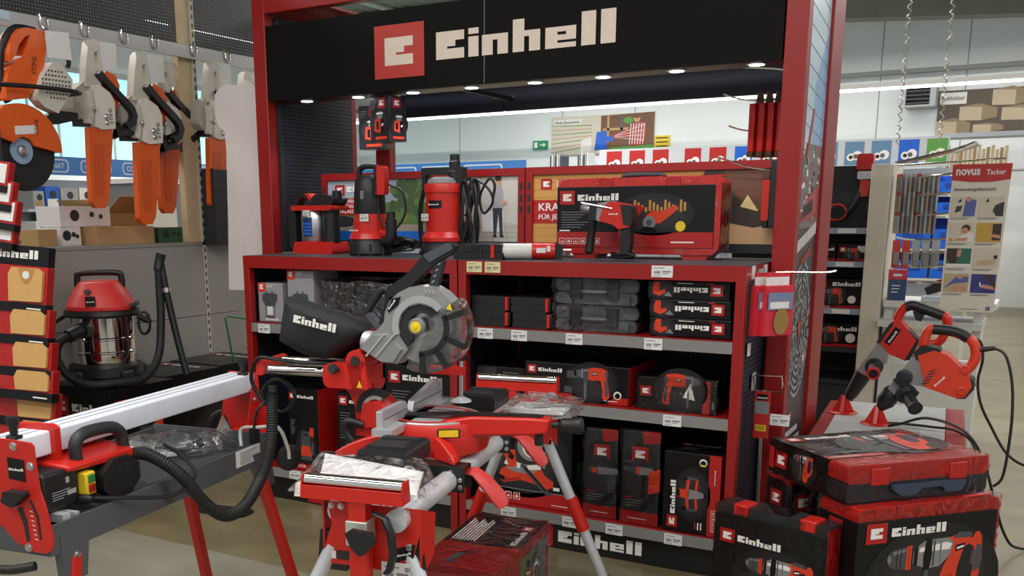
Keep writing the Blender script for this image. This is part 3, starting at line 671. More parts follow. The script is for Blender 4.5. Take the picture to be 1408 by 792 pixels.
def pic_mixer(m, u, v, s):
    glow(m, u+s*.5, v+s*.5, s*.55, s*.8); z = lambda p, k, w=.002: pz(m, p, k, u, v, s, w)
    z([(0,.4),(.36,.36),(.4,.66),(.08,.66)], 4); z([(.0,.42),(.12,.4),(.12,.64),(.0,.62)], 0, .0023); z([(.4,.34),(.74,.4),(.92,.46),(.92,.58),(.74,.64),(.42,.68)], 8, .0022); z([(.9,.46),(1,.48),(1,.57),(.9,.58)], 0, .0023)
    for f in (1, -1):
        q = lambda P, k, w: z([(a, .52+f*(b-.52)) for a, b in P], k, w)
        q([(.3,.6),(.4,.6),(.44,1.02),(.34,1.02)], 4, .0021); q([(.6,.62),(.68,.62),(.72,1.02),(.64,1.04)], 4, .0021); q([(.2,.98),(.68,1.0),(.7,1.08),(.24,1.1)], 5, .0024); q([(.2,.94),(.36,.98),(.34,1.1),(.2,1.08)], 0, .0025)
def pic_saw(m, u, v, s):
    glow(m, u+s*.5, v+s*.42, s*.6, s*.5); z = lambda p, k, w=.002: pz(m, p, k, u, v, s, w)
    z([(.1,.1),(.2,.04),(.46,.1),(.62,.08),(.86,.02),(.94,.06),(.94,.13),(.82,.2),(.74,.3),(.3,.32),(.16,.22)], 4); z([(.12,.1),(.2,.05),(.46,.11),(.46,.14),(.2,.1)], 1, .0021)
    z([(.24,.24),(.4,.2),(.6,.2),(.7,.25),(.6,.32),(.36,.34)], 8, .0022); z([(.2,.3),(.44,.26),(.46,.33),(.24,.38)], 2, .0023); z([(.54,.25),(.76,.28),(.74,.35),(.56,.32)], 2, .0023); z([(.44,.31),(.5,.33),(.86,.0),(.92,-.04),(.86,-.07),(.78,-.03)], 5, .0025); z([(.5,.28),(.53,.29),(.84,.0),(.82,-.01)], 0, .0027)
    z([(.12,.56),(.16,.48),(.24,.36),(.28,.26),(.4,.28),(.38,.42),(.36,.56),(.36,.7),(.28,.74),(.2,.72)], 4, .0024); z([(.26,.4),(.33,.36),(.36,.42),(.3,.48)], 0, .0026); z([(.02,.68),(.3,.62),(.31,.65),(.03,.72)], 2, .0025); z([(.04,.62),(.3,.57),(.31,.6),(.05,.66)], 8, .0025); z([(0,.6),(.04,.59),(.05,.73),(.01,.74)], 1, .0026)
    m.disc(u+s*.6, v+s*.58, s*.2, 8, .0026, 26); m.disc(u+s*.62, v+s*.57, s*.145, 2, .0027, 26); m.disc(u+s*.63, v+s*.56, s*.12, 5, .0028, 24); m.disc(u+s*.63, v+s*.56, s*.035, 6, .003, 14); z([(.64,.56),(.8,.62),(.82,.46),(.72,.38),(.62,.4)], 3, .0029); z([(.68,.5),(.82,.54),(.82,.57),(.68,.54)], 0, .0031); z([(.66,.44),(.72,.38),(.75,.4),(.69,.48)], 0, .0031)
    z([(.36,.66),(.42,.6),(.5,.66),(.44,.76)], 8, .0027); z([(.34,.8),(.42,.74),(.62,.84),(.74,.98),(.7,1.02),(.56,.94),(.4,.86)], 0, .0029); z([(.36,.82),(.42,.78),(.6,.88),(.58,.92)], 5, .003); z([(.0,.32),(.02,.2),(.06,.1),(.2,.06),(.22,.12),(.1,.16),(.06,.26)], 0, .0023); z([(.78,.3),(.82,.3),(.83,.72),(.78,.72)], 3, .0029); z([(.77,.72),(.85,.72),(.85,.77),(.77,.77)], 0, .003)
    z([(.02,.86),(.1,.78),(.24,.76),(.26,.86),(.12,.94)], 0, .0024)
def pic_laser(m, u, v, s):
    s *= 1.25; u -= s*.1
    glow(m, u+s*.5, v+s*.6, s*.8, s*.8); z = lambda p, k, w=.002: pz(m, p, k, u, v, s, w)
    z([(.05,.1),(.6,0),(.6,.8),(.1,.8)], 4); z([(.6,0),(.95,.15),(.9,.8),(.6,.8)], 0, .0021); z([(.22,.2),(.42,.18),(.42,.65),(.22,.66)], 0, .0024); z([(.28,.8),(.78,.8),(.74,1.2),(.34,1.2)], 3, .0023); z([(.2,1.05),(.85,1.05),(.8,1.15),(.25,1.15)], 2, .0025); z([(.7,.35),(.86,.42),(.86,.55),(.7,.5)], 2, .0026)
def pic_filter(m, u, v, s):
    z = lambda p, k, w=.002: pz(m, p, k, u, v, s, w)
    z([(0,.75),(.2,.7),(.8,.7),(1,.8),(1,1.15),(.8,1.2),(.2,1.2),(0,1.1)], 5); z([(.15,.5),(.85,.5),(.88,.72),(.12,.72)], 5, .0021); z([(.2,.0),(.8,.0),(.85,.52),(.15,.52)], 3, .0022); z([(.3,.05),(.7,.05),(.7,.5),(.3,.5)], 2, .0024)
    for a in (.3, .42, .54, .66): z([(a,.05),(a+.02,.05),(a+.02,.5),(a,.5)], 3, .0026)
    z([(.3,1.2),(.36,1.2),(.36,1.32),(.3,1.32)], 5, .0021); z([(.64,1.2),(.7,1.2),(.7,1.32),(.64,1.32)], 5, .0021); z([(.15,0),(.3,-.1),(.7,-.1),(.85,0)], 5, .0025)
def pic_grinder(m, u, v, s):
    z = lambda p, k, w=.002: pz(m, p, k, u, v, s, w)
    z([(.2,.2),(.5,.2),(.9,.5),(1.0,.62),(.9,.68),(.5,.5),(.3,.55),(.1,.4)], 4); m.disc(u+s*.2, v+s*.22, s*.18, 3, .0024); m.disc(u+s*.2, v+s*.22, s*.08, 5, .0026); z([(-.1,.0),(.1,.12),(.3,.1),(.5,-.05)], 0, .0028)
def lines(m, u, v, wd, n, dv, k=3, h=.003):
    for i in range(n): m.rect(u, v-i*dv, u+wd*(1-.13*((i*5) % 4)), v-i*dv+h, k, .0018)
def icons(m, u, v, n, s, k=2):
    for i in range(n):
        a = u+i*s*1.3; m.rect(a, v, a+s, v+s, k, .0018); m.rect(a+s*.08, v+s*.08, a+s*.92, v+s*.92, 1, .002); m.p2([(a+s*.2, v+s*.3), (a+s*.5, v+s*(.8 if i % 2 else .6)), (a+s*.8, v+s*.3)], k, .0022)

# ================================================================== cartons
def carton(label, x, y, z, w, d, h, rz=0, side=BLKC, body=BLKC, front=None, right=None, top=None, film=None, group=None, cat='carton', name='tool_carton', left=None, bev=.003):
    t = thing(name, label, cat, (x, y, z), rz, group)
    b = MB().box(0, 0, 0, w, d, h); b.mi = [0, 0, 0, 1, 0, 0]
    bo = obj('box', b, [body, side], t, bevel=bev, smooth=False)
    for fn, M, nm in ((front, FRONT(0, -.0006, 0), 'front_print'), (right, RIGHT(w+.0006, 0, 0), 'side_print'), (top, TOP(0, 0, h+.0006), 'top_print'), (left, face((-.0006, d, 0), (0,-1,0), (0,0,1)), 'left_print')):
        if fn: m = MB(M); fn(m); obj(nm, m, PM, bo, smooth=False, fix=False)
    if film: obj('shrink_wrap', film_shell(w, d, h, film), WRAP, t, smooth=True)
    return t
def film_shell(w, d, h, e=.004, seed=1):
    """crinkled film hugging a box: subdivided shell pushed in and out a little"""
    bm = bmesh.new(); bmesh.ops.create_cube(bm, size=1)
    bmesh.ops.subdivide_edges(bm, edges=bm.edges, cuts=7, use_grid_fill=True); rnd = random.Random(seed)
    mb = MB()
    for v in bm.verts:
        n = v.co*2; k = [(.5+c)*s for c, s in zip(v.co, (w, d, h))]; j = rnd.uniform(.3, 1.6)*e
        mb.v.append(tuple(a+(j if c > .99 else -j if c < -.99 else 0) for a, c in zip(k, n)))
    bm.verts.index_update()
    mb.f = [[v.index for v in f.verts] for f in bm.faces]; mb.mi = [0]*len(mb.f); bm.free()
    return mb
ST = .0012
# --- right unit, top shelf
def small_case(label, x, y, z, rz, w=.185, d=.2, h=.066):
    t = thing('small_tool_case', label, 'case', (x, y, z), rz, 'small black cases on the upper shelf')
    obj('lower_half', MB().prism(rrect(0, 0, w-.018, h*.48, .006), 0, d, 'y'), BLK, t, bevel=.003)
    obj('upper_half', MB().prism(rrect(0, h*.52, w-.018, h, .006), 0, d, 'y'), BLK, t, bevel=.003)
    obj('seam', MB().box(.004, .003, h*.45, w-.022, d-.003, h*.55), INK, t, smooth=False)
    for i in range(5): obj('rib', MB().box(w*.36+i*.008, -.002, h*.1, w*.36+i*.008+.004, 0, h*.9), CHAR, t, smooth=False)
    obj('latch', MB().box(w-.022, -.003, h*.08, w-.009, d-.02, h*.95), REDP, t, bevel=.002)
    obj('end_cap', MB().box(w-.016, .002, h*.06, w, d-.002, h*.94), BLK, t, bevel=.003)
small_case('small black case with red latch, lower left of the four cases', 1.297, .05, .963, 0)
small_case('small black case with red latch, upper left of the four cases', 1.292, .055, 1.029, .03)
small_case('small black case with red latch, lower right of the four cases', 1.5, .045, .963, 0)
small_case('small black case with red latch, upper right of the four cases', 1.486, .055, 1.029, .02)
def dark_case(label, z, seed):
    w, d, h = .36, .28, .104; t = thing('wrapped_tool_case', label, 'case', (1.695, .055, z), 0, 'film wrapped dark cases on the upper shelf')
    G = mat('dark_grey_case', (84, 86, 86), .42)
    obj('lower_shell', MB().prism(rrect(0, 0, w, h*.46, .02), .01, d, 'y'), G, t, bevel=.004); obj('upper_shell', MB().prism(rrect(0, h*.5, w, h, .022), .01, d, 'y'), G, t, bevel=.004)
    obj('seam', MB().box(.01, .014, h*.44, w-.01, d-.01, h*.52), INK, t, smooth=False)
    obj('handle', MB().tube([(w*.36, .012, h*.5), (w*.37, -.008, h*.5), (w*.5, -.012, h*.5), (w*.63, -.008, h*.5), (w*.64, .012, h*.5)], .009, m=0), G, t)
    for a in (.25, .7): obj('latch', MB().prism(rrect(w*a-.022, h*.18, w*a+.03, h*1.02, .012), -.004, .012, 'y'), BLK, t, bevel=.003)
    for a in (.04, .86): obj('corner_pad', MB().prism(rrect(w*a, h*.52, w*a+.06, h*.96, .014), .0, .012, 'y'), G, t, bevel=.004)
    for a in (.1, .8): obj('foot', MB().prism(rrect(w*a, -.0, w*a+.045, h*.4, .012), -.004, .012, 'y'), G, t, bevel=.004)
    o = obj('shrink_wrap', film_shell(w, d, h, .009, seed), mat_wrap('loose_film', (.98, .98, .98), .015, 1, 20, .1), t)
dark_case('dark grey film-wrapped case, lower of two on upper shelf', .965, 4)
dark_case('dark grey film-wrapped case, upper of two on upper shelf', 1.077, 9)
def f_flat(m):
    w, h = .33, .072
    logo(m, w-.03, h*.82, .042, 1, 2, 3.2, flip=True); m.rect(w*.36, h*.86, w*.55, h*.9, 2, .002); m.rect(w*.72, h*.86, w*.8, h*.92, 1, .002)
    glow(m, .055, .035, .05, .034); pz(m, [(0,.2),(.5,0),(1,.3),(.9,.5),(.5,.4),(.5,1),(.1,1),(.0,.6)], 4, .02, .012, .055); pz(m, [(.5,.1),(1.4,0),(1,.5)], 3, .045, .01, .04, .0024)
for i, (lab, dx) in enumerate((('lowest', 0), ('middle', -.004), ('topmost', -.012))):
    carton(f'flat black carton with upside-down lettering, {lab} of three at shelf end', 2.116+dx, .05, .965+i*.0735, .325, .24, .072, 0, front=f_flat, group='flat cartons on the upper shelf')
# --- right unit, middle shelf
def f_drill(m):
    w, h = .475, .158; m.rect(0, 0, w, .03, 1); logo(m, .014, h-.05, .036, 1, 2, 3.1); pic_drill(m, .235, .012, .165); icons(m, .02, .007, 5, .017); m.disc(.43, .04, .017, 2, .0018); m.disc(.43, .038, .012, 0, .002); lines(m, .37, .012, .06, 1, .01, 2)
    pz(m, [(0,.0),(.7,0),(.7,.5),(0,.6)], 5, .19, .035, .05); m.rect(.2, .1, .25, .13, 5, .002)
carton('wide black carton with drill picture and red end on middle shelf', 1.557, .055, .664, .478, .32, .158, 0, side=REDC, front=f_drill)
def f_grey(m):
    w, h = .24, .11; m.p2([(0,0),(.1,.05),(.1,.11),(0,.11)], 9); lines(m, .13, .09, .08, 4, .014, 3); m.rect(.125, .02, .2, .05, 5, .0018)
carton('black carton with grey lettering left of the wide drill carton', 1.3, .09, .664, .24, .28, .115, 0, front=f_grey)
def f_wrapb(m):
    w, h = .325, .132; m.rect(.27, 0, .3, h, 1); emblem(m, .012, .055, .04, 1, 2); pic_drill(m, .1, .02, .16, True); m.p2([(.19,.06),(.24,.05),(.22,.12)], 2, .003); m.rect(.308, .02, .316, .05, 3)
carton('film-wrapped black carton with red stripe at right end of middle shelf', 2.076, .045, .664, .325, .3, .132, 0, front=f_wrapb, film=.007)
# --- right unit, bottom shelf
def f_saw(m):
    w, h = .455, .375; m.rect(0, 0, w, .07, 1); m.rect(0, .068, w, .072, 3, .0016); pic_saw(m, .06, .08, .33); icons(m, .05, .02, 4, .032); lines(m, .36, .016, .08, 1, .01, 2); m.rect(.37, .085, .4, .1, 2, .002); logo(m, .02, h-.07, .05, 1, 2, 3)
def s_saw(m): emblem(m, .1, .25, .06, 1, 2); m.rect(0, 0, .35, .04, 1); lines(m, .05, .2, .16, 9, .012); lines(m, .24, .2, .08, 8, .012)
carton('large black carton with mitre saw picture on the bottom shelf', 1.335, .05, .17, .455, .38, .375, 0, front=f_saw, right=s_saw)
def f_bl(w, h, pic):
    def f(m):
        m.rect(0, 0, w, .055, 1); emblem(m, .045, h-.13, .062, 1, 2); m.p2([(w*.58, h-.055), (w, h-.045), (w, h), (w*.52, h)], 1); pic(m, w, h); m.rect(.02, .11, .05, .117, 1, .002); lines(m, .02, .1, .075, 3, .012, 3); lines(m, .035, .022, .08, 1, .01, 2)
    return f
def p1(m, w, h): glow(m, w*.5, h*.5, .07, .13); pz(m, [(0,.7),(.12,.62),(.3,.62),(.3,.8),(.1,.8)], 5, .02, .1, .15); pz(m, [(.3,.6),(.9,.66),(.9,.82),(.3,.82)], 8, .02, .1, .15, .0022); pz(m, [(.6,.1),(.8,.1),(.85,.64),(.6,.62)], 5, .02, .1, .15, .0024); m.disc(.05, .207, .012, 4, .0026)
def p2_(m, w, h): glow(m, w*.5, h*.5, .07, .13); pz(m, [(0,.66),(.34,.62),(.34,.78),(0,.76)], 5, .01, .12, .16); pz(m, [(.34,.6),(.44,.6),(.44,.8),(.34,.8)], 4, .01, .12, .16, .0022); pz(m, [(.44,.58),(.8,.62),(.8,.8),(.44,.8)], 8, .01, .12, .16, .0023); pz(m, [(.7,.1),(1,.2),(1,.8),(.7,.7)], 4, .01, .12, .16, .0025); pz(m, [(.5,.0),(.6,0),(.62,.6),(.5,.6)], 0, .01, .12, .16, .0024)
carton('tall film-wrapped drill carton, narrower one beside the mitre saw carton', 1.848, .045, .17, .152, .2, .39, 0, front=f_bl(.152, .39, p1), film=.005, body=CHAR, bev=.012)
carton('tall film-wrapped hammer carton beside the stirrer carton', 2.02, .04, .17, .166, .22, .4, -.03, front=f_bl(.166, .4, p2_), film=.007, body=CHAR, bev=.012)
def f_mix(m):
    w, h = .232, .335; m.rect(.185, 0, w, h, 1); emblem(m, .062, .018, .042, 1, 2, up=True); word(m, .052, .075, .14, 2, up=True); pic_mixer(m, .055, .1, .125); m.disc(.16, .3, .016, 2); m.disc(.16, .297, .012, 0, .002); m.rect(.15, .285, .17, .292, 6, .0022)
    for i in range(4): icons(m, .2, .02+i*.024, 1, .018)
    for i in range(3): m.rect(.135+i*.012, .02, .14+i*.012, .05, 2 if i else 1, .0018)
    lines(m, .207, .27, .006, 9, .007, 2)
def t_mix(m): logo(m, .03, .12, .04, 1, 2, 2.6); lines(m, .05, .09, .1, 4, .012)
carton('black carton with red stirrer picture at right end of bottom shelf', 2.208, .025, .17, .232, .3, .335, 0, side=REDC, front=f_mix, top=t_mix)
# --- left unit
GC = mat('grey_card', (150, 148, 152), .45)
def f_fil(w, h):
    def f(m): m.rect(0, h-.045, .05, h, 4, .001); pz(m, GE, 2, .013, h-.032, .024); pic_filter(m, w*.18, .03, w*.6); lines(m, .06, h-.012, .04, 2, .008, 2); word(m, w*.3, .008, w*.5, 2)
    return f
def filter_box(lab, x, w, h):
    t = carton(lab, x, .045, .919, w, .2, h, 0, body=GC, side=GC, front=f_fil(w, h), name='filter_carton', group='grey filter cartons')
filter_box('smaller grey carton with water filter picture at left end of shelf', .052, .16, .195)
filter_box('taller grey carton with water filter picture beside the wrapped goods', .245, .165, .262)
t = thing('bagged_hose', 'dark coiled goods in clear loose bag behind the dust bag', 'bag', (.46, .06, .925))
for i in range(5): obj('coil', MB().tube([(.3+.22*math.cos(a), .17+.12*math.sin(a), .022+i*.038) for a in [j*.5236 for j in range(13)]], .02, n=8, sub=2), CHAR, t)
obj('bag', film_shell(.58, .3, .2, .011, 12), BAG, t)
def f_pump(m):
    w, h = .195, .42; m.rect(0, 0, w, .03, 1); logo(m, .01, h-.06, .036, 1, 2, 2.9); pic_pump(m, .06, .05, .1); lines(m, .015, .25, .03, 8, .01); icons(m, .03, .008, 4, .015)
def s_lines(m): lines(m, .02, .38, .05, 14, .012, 4, .002)
carton('black and red carton with pump picture on left bottom shelf', .222, .04, .174, .195, .22, .42, 0, side=REDC, front=f_pump, right=s_lines)
def f_b2(m): m.rect(0, 0, .22, .03, 1); logo(m, .012, .36, .045, 1, 2, 2.4); lines(m, .02, .32, .06, 10, .014); pic_drill(m, .05, .06, .15)
carton('black carton second from left on the left bottom shelf', .535, .04, .174, .225, .25, .42, 0, front=f_b2)
def f_b3(m): m.rect(0, 0, .36, .05, 1); logo(m, .02, .5, .055, 1, 2, 3.4); pic_saw(m, .05, .12, .26); lines(m, .04, .46, .1, 4, .014)
carton('tall black carton on left bottom shelf behind the mitre saw head', .835, .03, .174, .37, .4, .585, 0, front=f_b3, side=REDC)
# ================================================================== goods on the counter
# stainless garden pump
t = thing('garden_pump', 'stainless pump with red base and blue label, leftmost on the counter', 'pump', (.185, .4, 1.25)); t.scale = (1, 1, .86)
obj('base', MB().prism([(-.12, 0), (.13, 0), (.135, .02), (.115, .07), (-.11, .07), (-.125, .03)], -.08, .08, 'y'), REDP, t, bevel=.008)
bd = obj('steel_body', MB().lathe([(.07, .07), (.075, .08), (.075, .25), (.07, .26)], (-.035, 0, 0), n=32), STEEL, t)
m = MB()
for i in range(8):
    a = math.radians(-108+i*5.5); b = math.radians(-108+(i+1)*5.5); r = .0756; m.poly([(-.035+r*math.cos(a), r*math.sin(a), .1), (-.035+r*math.cos(b), r*math.sin(b), .1), (-.035+r*math.cos(b), r*math.sin(b), .215), (-.035+r*math.cos(a), r*math.sin(a), .215)])
obj('label', m, mat('navy_label', (26, 50, 92), .4), bd)
m = MB()
for k in range(4):
    for i in range(7):
        a = math.radians(-106+i*5.5); b = math.radians(-106+(i+1)*5.5); r = .0762; z = .112+k*.02; m.poly([(-.035+r*math.cos(a), r*math.sin(a), z), (-.035+r*math.cos(b), r*math.sin(b), z), (-.035+r*math.cos(b), r*math.sin(b), z+.012), (-.035+r*math.cos(a), r*math.sin(a), z+.012)])
obj('label_picture', m, BLU, bd)
obj('pressure_pipe', MB().cyl((.08, -.01, .07), (.08, -.01, .26), .045, n=20), BLK, t)
obj('collar', MB().prism(rrect(-.13, .255, .13, .285, .01), -.078, .078, 'y'), REDP, t, bevel=.006)
obj('motor_head', MB().prism([(-.02, .285), (.12, .285), (.14, .32), (.1, .345), (.02, .35), (-.01, .325)], -.06, .06, 'y'), BLK, t, bevel=.012)
obj('handle', MB().prism([(-.15, .31), (-.13, .355), (-.06, .36), (-.02, .31), (.02, .29), (-.02, .285), (-.05, .325), (-.1, .335), (-.13, .3), (-.14, .1), (-.155, .1)], -.028, .028, 'y'), BLK, t, bevel=.005)
obj('handle_grip', MB().prism([(-.075, .358), (-.05, .357), (-.005, .3), (-.025, .29)], -.03, .03, 'y'), REDP, t, bevel=.003)
obj('side_tank', MB().prism(rrect(-.165, .03, -.115, .28, .02), -.06, .06, 'y'), BLK, t, bevel=.01)
obj('outlet', MB().cyl((.115, 0, .3), (.115, 0, .37), .025, n=16), BLK, t)
def price_card(parent, x, y, z, w=.045, h=.032):
    o = price_tag(parent, x, z, y, w=w, h=h); return o
price_card(t, -.05, -.0805, .225)
# submersible pump with float
t = thing('submersible_pump', 'black and red submersible pump with hanging float on the counter', 'pump', (.575, .3, 1.25))
obj('foot', MB().lathe([(.1, 0), (.108, .01), (.1, .075), (.095, .08)], n=28), BLK, t)
for a in range(10):
    c, s = math.cos(a*.628+.3), math.sin(a*.628+.3); obj('intake_fin', MB().cyl((c*.102, s*.102, .0), (c*.1, s*.1, .055), .008, n=6), BLK, t)
obj('housing', MB().lathe([(.105, .08), (.104, .082), (.098, .1), (.088, .118), (.086, .12), (.084, .122), (.083, .16), (.083, .162), (.08, .164), (.078, .2)], n=32), REDP, t)
obj('motor_cap', MB().lathe([(.078, .2), (.079, .205), (.076, .3), (.07, .36), (.05, .385)], n=28), BLK, t)
obj('handle', MB().tube([(-.055, 0, .34), (-.058, 0, .4), (-.035, 0, .425), (.035, 0, .425), (.058, 0, .4), (.055, 0, .34)], .014, n=10), BLK, t)
obj('switch', MB().box(.0, -.081, .27, .02, -.07, .31), GREY, t, bevel=.002)
obj('outlet', MB().tube([(.085, -.02, .07), (.13, -.03, .07), (.145, -.03, .1), (.145, -.03, .16)], .028, n=14, sub=4), BLK, t)
obj('hose_tail', MB().lathe([(.028, .16), (.028, .175), (.022, .178), (.022, .21)], (.145, -.03, 0), n=16), BLK, t)
fl = obj('float_switch', MB().prism(rrect(.075, .29, .13, .425, .015), -.06, -.02, 'y'), REDP, t, bevel=.008); obj('float_edge', MB().prism(rrect(.069, .285, .085, .43, .008), -.062, -.018, 'y'), BLK, fl, bevel=.004)
obj('float_cable', MB().tube([(.07, -.03, .29), (.075, -.03, .2), (.11, -.03, .14), (.17, -.03, .13), (.22, -.02, .2), (.21, -.02, .3), (.15, -.02, .33), (.09, -.02, .36)], .006, n=8), CORD, t)
obj('cord_bundle', MB().tube([(.08+.09*math.cos(i*1.9)*(1+.25*math.sin(i*.7))+.08, .02+.04*math.sin(i*1.9), .02+.035*(1+math.sin(i*.9))) for i in range(20)], .006, n=6, sub=4), CORD, t)
price_card(t, .0, -.086, .165, .05, .035)
m = MB(FRONT(-.06, -.0905, .118)); word(m, 0, 0, .05, 0); obj('lettering', m, [WHT], t, smooth=False)
# tall red pump
t = thing('cistern_pump', 'tall red cylinder pump with black handle and coiled cable on counter', 'pump', (.885, .5, 1.25))
obj('foot', MB().lathe([(.125, 0), (.13, .01), (.105, .065), (.1, .07)], n=28), BLK, t)
obj('housing', MB().lathe([(.112, .065), (.112, .066), (.112, .085), (.11, .087), (.098, .108), (.096, .11), (.093, .112), (.093, .114), (.093, .298), (.093, .3), (.099, .3), (.099, .302), (.099, .338), (.097, .342), (.09, .343)], n=36), REDP, t)
obj('cap', MB().lathe([(.085, .345), (.08, .365), (.05, .375)], n=24), GREY, t)
obj('handle', MB().prism([(-.115, .32), (-.09, .32), (-.095, .385), (.085, .385), (.08, .32), (.11, .32), (.115, .42), (-.12, .42)], -.025, .025, 'y'), BLK, t, bevel=.006)
obj('outlet', MB().lathe([(.035, .36), (.035, .4), (.028, .405), (.028, .445), (.024, .45), (.024, .48)], (.06, .0, 0), n=18), BLK, t)
m = MB(); pl = []
for i in range(46):
    a = i/46*6.283*7; pl.append((.15+.04*math.cos(a*.5)+.012*math.sin(i*2.1), -.02+.012*math.sin(i*1.7), .2+.16*math.sin(a)))
obj('cable_coil', m.tube(pl, .008, n=6, sub=4), CORD, t)
obj('cable_loop', MB().tube([(.13, 0, .36), (.18, 0, .36), (.25, 0, .31), (.27, 0, .25), (.22, 0, .2), (.2, 0, .28), (.25, 0, .36), (.28, 0, .33), (.27, 0, .27)], .007, n=6), CORD, t)
obj('cable_tail', MB().tube([(-.1, .0, .36), (-.13, -.01, .25), (-.135, -.01, .12), (-.12, -.01, .02)], .012, n=6), CORD, t)
m = MB(); 
for i in range(10):
    a = math.radians(-112+i*4.4); b = a+math.radians(4.4); r = .0956; m.poly([(r*math.cos(a), r*math.sin(a), .225), (r*math.cos(b), r*math.sin(b), .225), (r*math.cos(b), r*math.sin(b), .262), (r*math.cos(a), r*math.sin(a), .262)])
nb = obj('name_plate', m, BLKC, t); mm = MB(FRONT(-.034, -.0975, .237)); logo(mm, 0, 0, .012, 1, 2, 3.5); obj('lettering', mm, PM, nb, smooth=False)
price_card(t, -.075, -.098, .165, .04, .034)
# case lying at the counter edge
t = thing('drill_case', 'flat black tool case with red latch at counter front edge', 'case', (1.19, .07, 1.25), .03)
obj('lower_half', MB().prism(rrect(0, 0, .24, .032, .006), 0, .26, 'y'), BLK, t, bevel=.003); obj('upper_half', MB().prism(rrect(.01, .034, .235, .066, .008), .004, .256, 'y'), BLK, t, bevel=.004)
obj('latch', MB().box(.185, -.004, .006, .202, .004, .062), REDP, t, bevel=.002)
for i in range(5): obj('rib', MB().box(.085+i*.012, -.003, .012, .091+i*.012, .003, .056), CHAR, t, smooth=False)
t = thing('leaflet', 'flat red and dark leaflet lying behind the flat black case', 'leaflet', (1.22, .35, 1.25), .1)
obj('sheet', MB().box(0, 0, 0, .3, .12, .006), CHAR, t, smooth=False); obj('cover', MB().box(.05, .02, .006, .22, .1, .008), REDC, t, smooth=False)
# cartridge gun tube
t = thing('cartridge_gun', 'red gun with milky white cartridge tube lying on counter', 'gun', (1.5, .16, 1.25), .42)
obj('cartridge', MB().lathe([(.03, 0), (.034, .004), (.034, .13), (.031, .134)], (-.1, 0, .036), (1, 0, 0), n=24), mat('milky_plastic', (216, 214, 206), .35), t)
obj('sleeve', MB().lathe([(.036, 0), (.036, .1)], (.03, 0, .037), (1, 0, 0), n=24), REDP, t)
m = MB(FRONT(.05, -.0372, .03)); m.rect(0, 0, .04, .02, 0); m.rect(.045, .005, .06, .03, 0); obj('sleeve_label', m, [PAPER], t, smooth=False)
obj('body', MB().prism([(.13, .0), (.16, 0), (.165, .06), (.13, .075)], -.02, .02, 'y'), BLK, t, bevel=.005)
obj('plunger', MB().cyl((.165, 0, .04), (.2, 0, .04), .006, n=8), STEEL, t)
# drill standing on its handles
t = thing('impact_drill', 'red and black corded drill standing in front of the wrapped case', 'drill', (1.76, .24, 1.25))
obj('handle', MB().prism([(.15, .14), (.195, .15), (.2, .08), (.19, .02), (.15, .02), (.155, .08)], -.022, .022, 'y'), BLK, t, bevel=.008)
obj('body', MB().prism([(.06, .165), (.08, .225), (.11, .245), (.19, .23), (.205, .19), (.2, .14), (.15, .13), (.12, .15)], -.032, .032, 'y'), REDP, t, bevel=.012)
obj('rear_cap', MB().prism([(.155, .23), (.195, .228), (.21, .19), (.203, .14), (.17, .15)], -.034, .034, 'y'), BLK, t, bevel=.01)
obj('gearbox', MB().prism([(.025, .18), (.04, .235), (.11, .247), (.1, .165), (.06, .162)], -.028, .028, 'y'), SILV, t, bevel=.008)
obj('collar', MB().prism([(.01, .17), (.045, .165), (.05, .245), (.018, .24)], -.03, .03, 'y'), BLK, t, bevel=.006)
obj('chuck', MB().lathe([(.02, 0), (.022, .01), (.02, .04), (.011, .055)], (.02, 0, .215), (-1, 0, .08), n=18), STEEL, t)
obj('side_handle', MB().lathe([(.017, 0), (.02, .008), (.016, .02), (.018, .09), (.021, .13), (.012, .14)], (.022, 0, .165), (-.12, 0, -1), n=16), BLK, t)
obj('depth_rod', MB().cyl((-.02, -.035, .24), (.12, -.035, .215), .004, n=8), STEEL, t)
obj('trigger', MB().prism([(.14, .13), (.155, .13), (.155, .095), (.146, .1)], -.01, .01, 'y'), REDP, t, bevel=.002)
m = MB(FRONT(.105, -.0326, .19)); word(m, 0, 0, .04, 0); obj('lettering', m, [WHT], t, smooth=False)
obj('cord', MB().tube([(.165, 0, .02), (.16, -.005, .012)]+[(.165+.05*math.cos(i*1.05), -.01+.025*math.sin(i*1.05), .012+.006*(i % 4)) for i in range(16)], .006, n=6, sub=4), CORD, t)
# large wrapped case
t = thing('large_tool_case', 'large film-wrapped red case with picture sleeve standing on counter', 'case', (1.545, .4, 1.25)); w, d, h = .735, .15, .345
obj('shell', MB().prism(rrect(0, .02, w, h, .045), 0, d, 'y'), REDP, t, bevel=.012)
for a in (.08, .58): obj('foot', MB().prism([(a, 0), (a+.1, 0), (a+.12, .03), (a-.02, .03)], .01, d-.01, 'y'), REDP, t, bevel=.004)
obj('handle', MB().tube([(.28, .06, h-.004), (.3, .06, h+.012), (.45, .06, h+.012), (.47, .06, h-.004)], .01, n=8), CHAR, t)
for a in (.2, .5): obj('latch', MB().box(a, -.006, h-.04, a+.06, .01, h+.004), REDC, t, bevel=.004)
sl = obj('picture_sleeve', MB().box(-.003, -.006, .05, w-.025, d+.004, h-.035), BLKC, t, bevel=.002, smooth=False)
m = MB(FRONT(0, -.0068, .05)); m.rect(0, 0, .71, .065, 1); logo(m, .012, .185, .06, 1, 2, 3.2); icons(m, .012, .012, 6, .026); lines(m, .02, .15, .13, 7, .011); lines(m, .012, .068, .05, 1, .01, 2, .006)
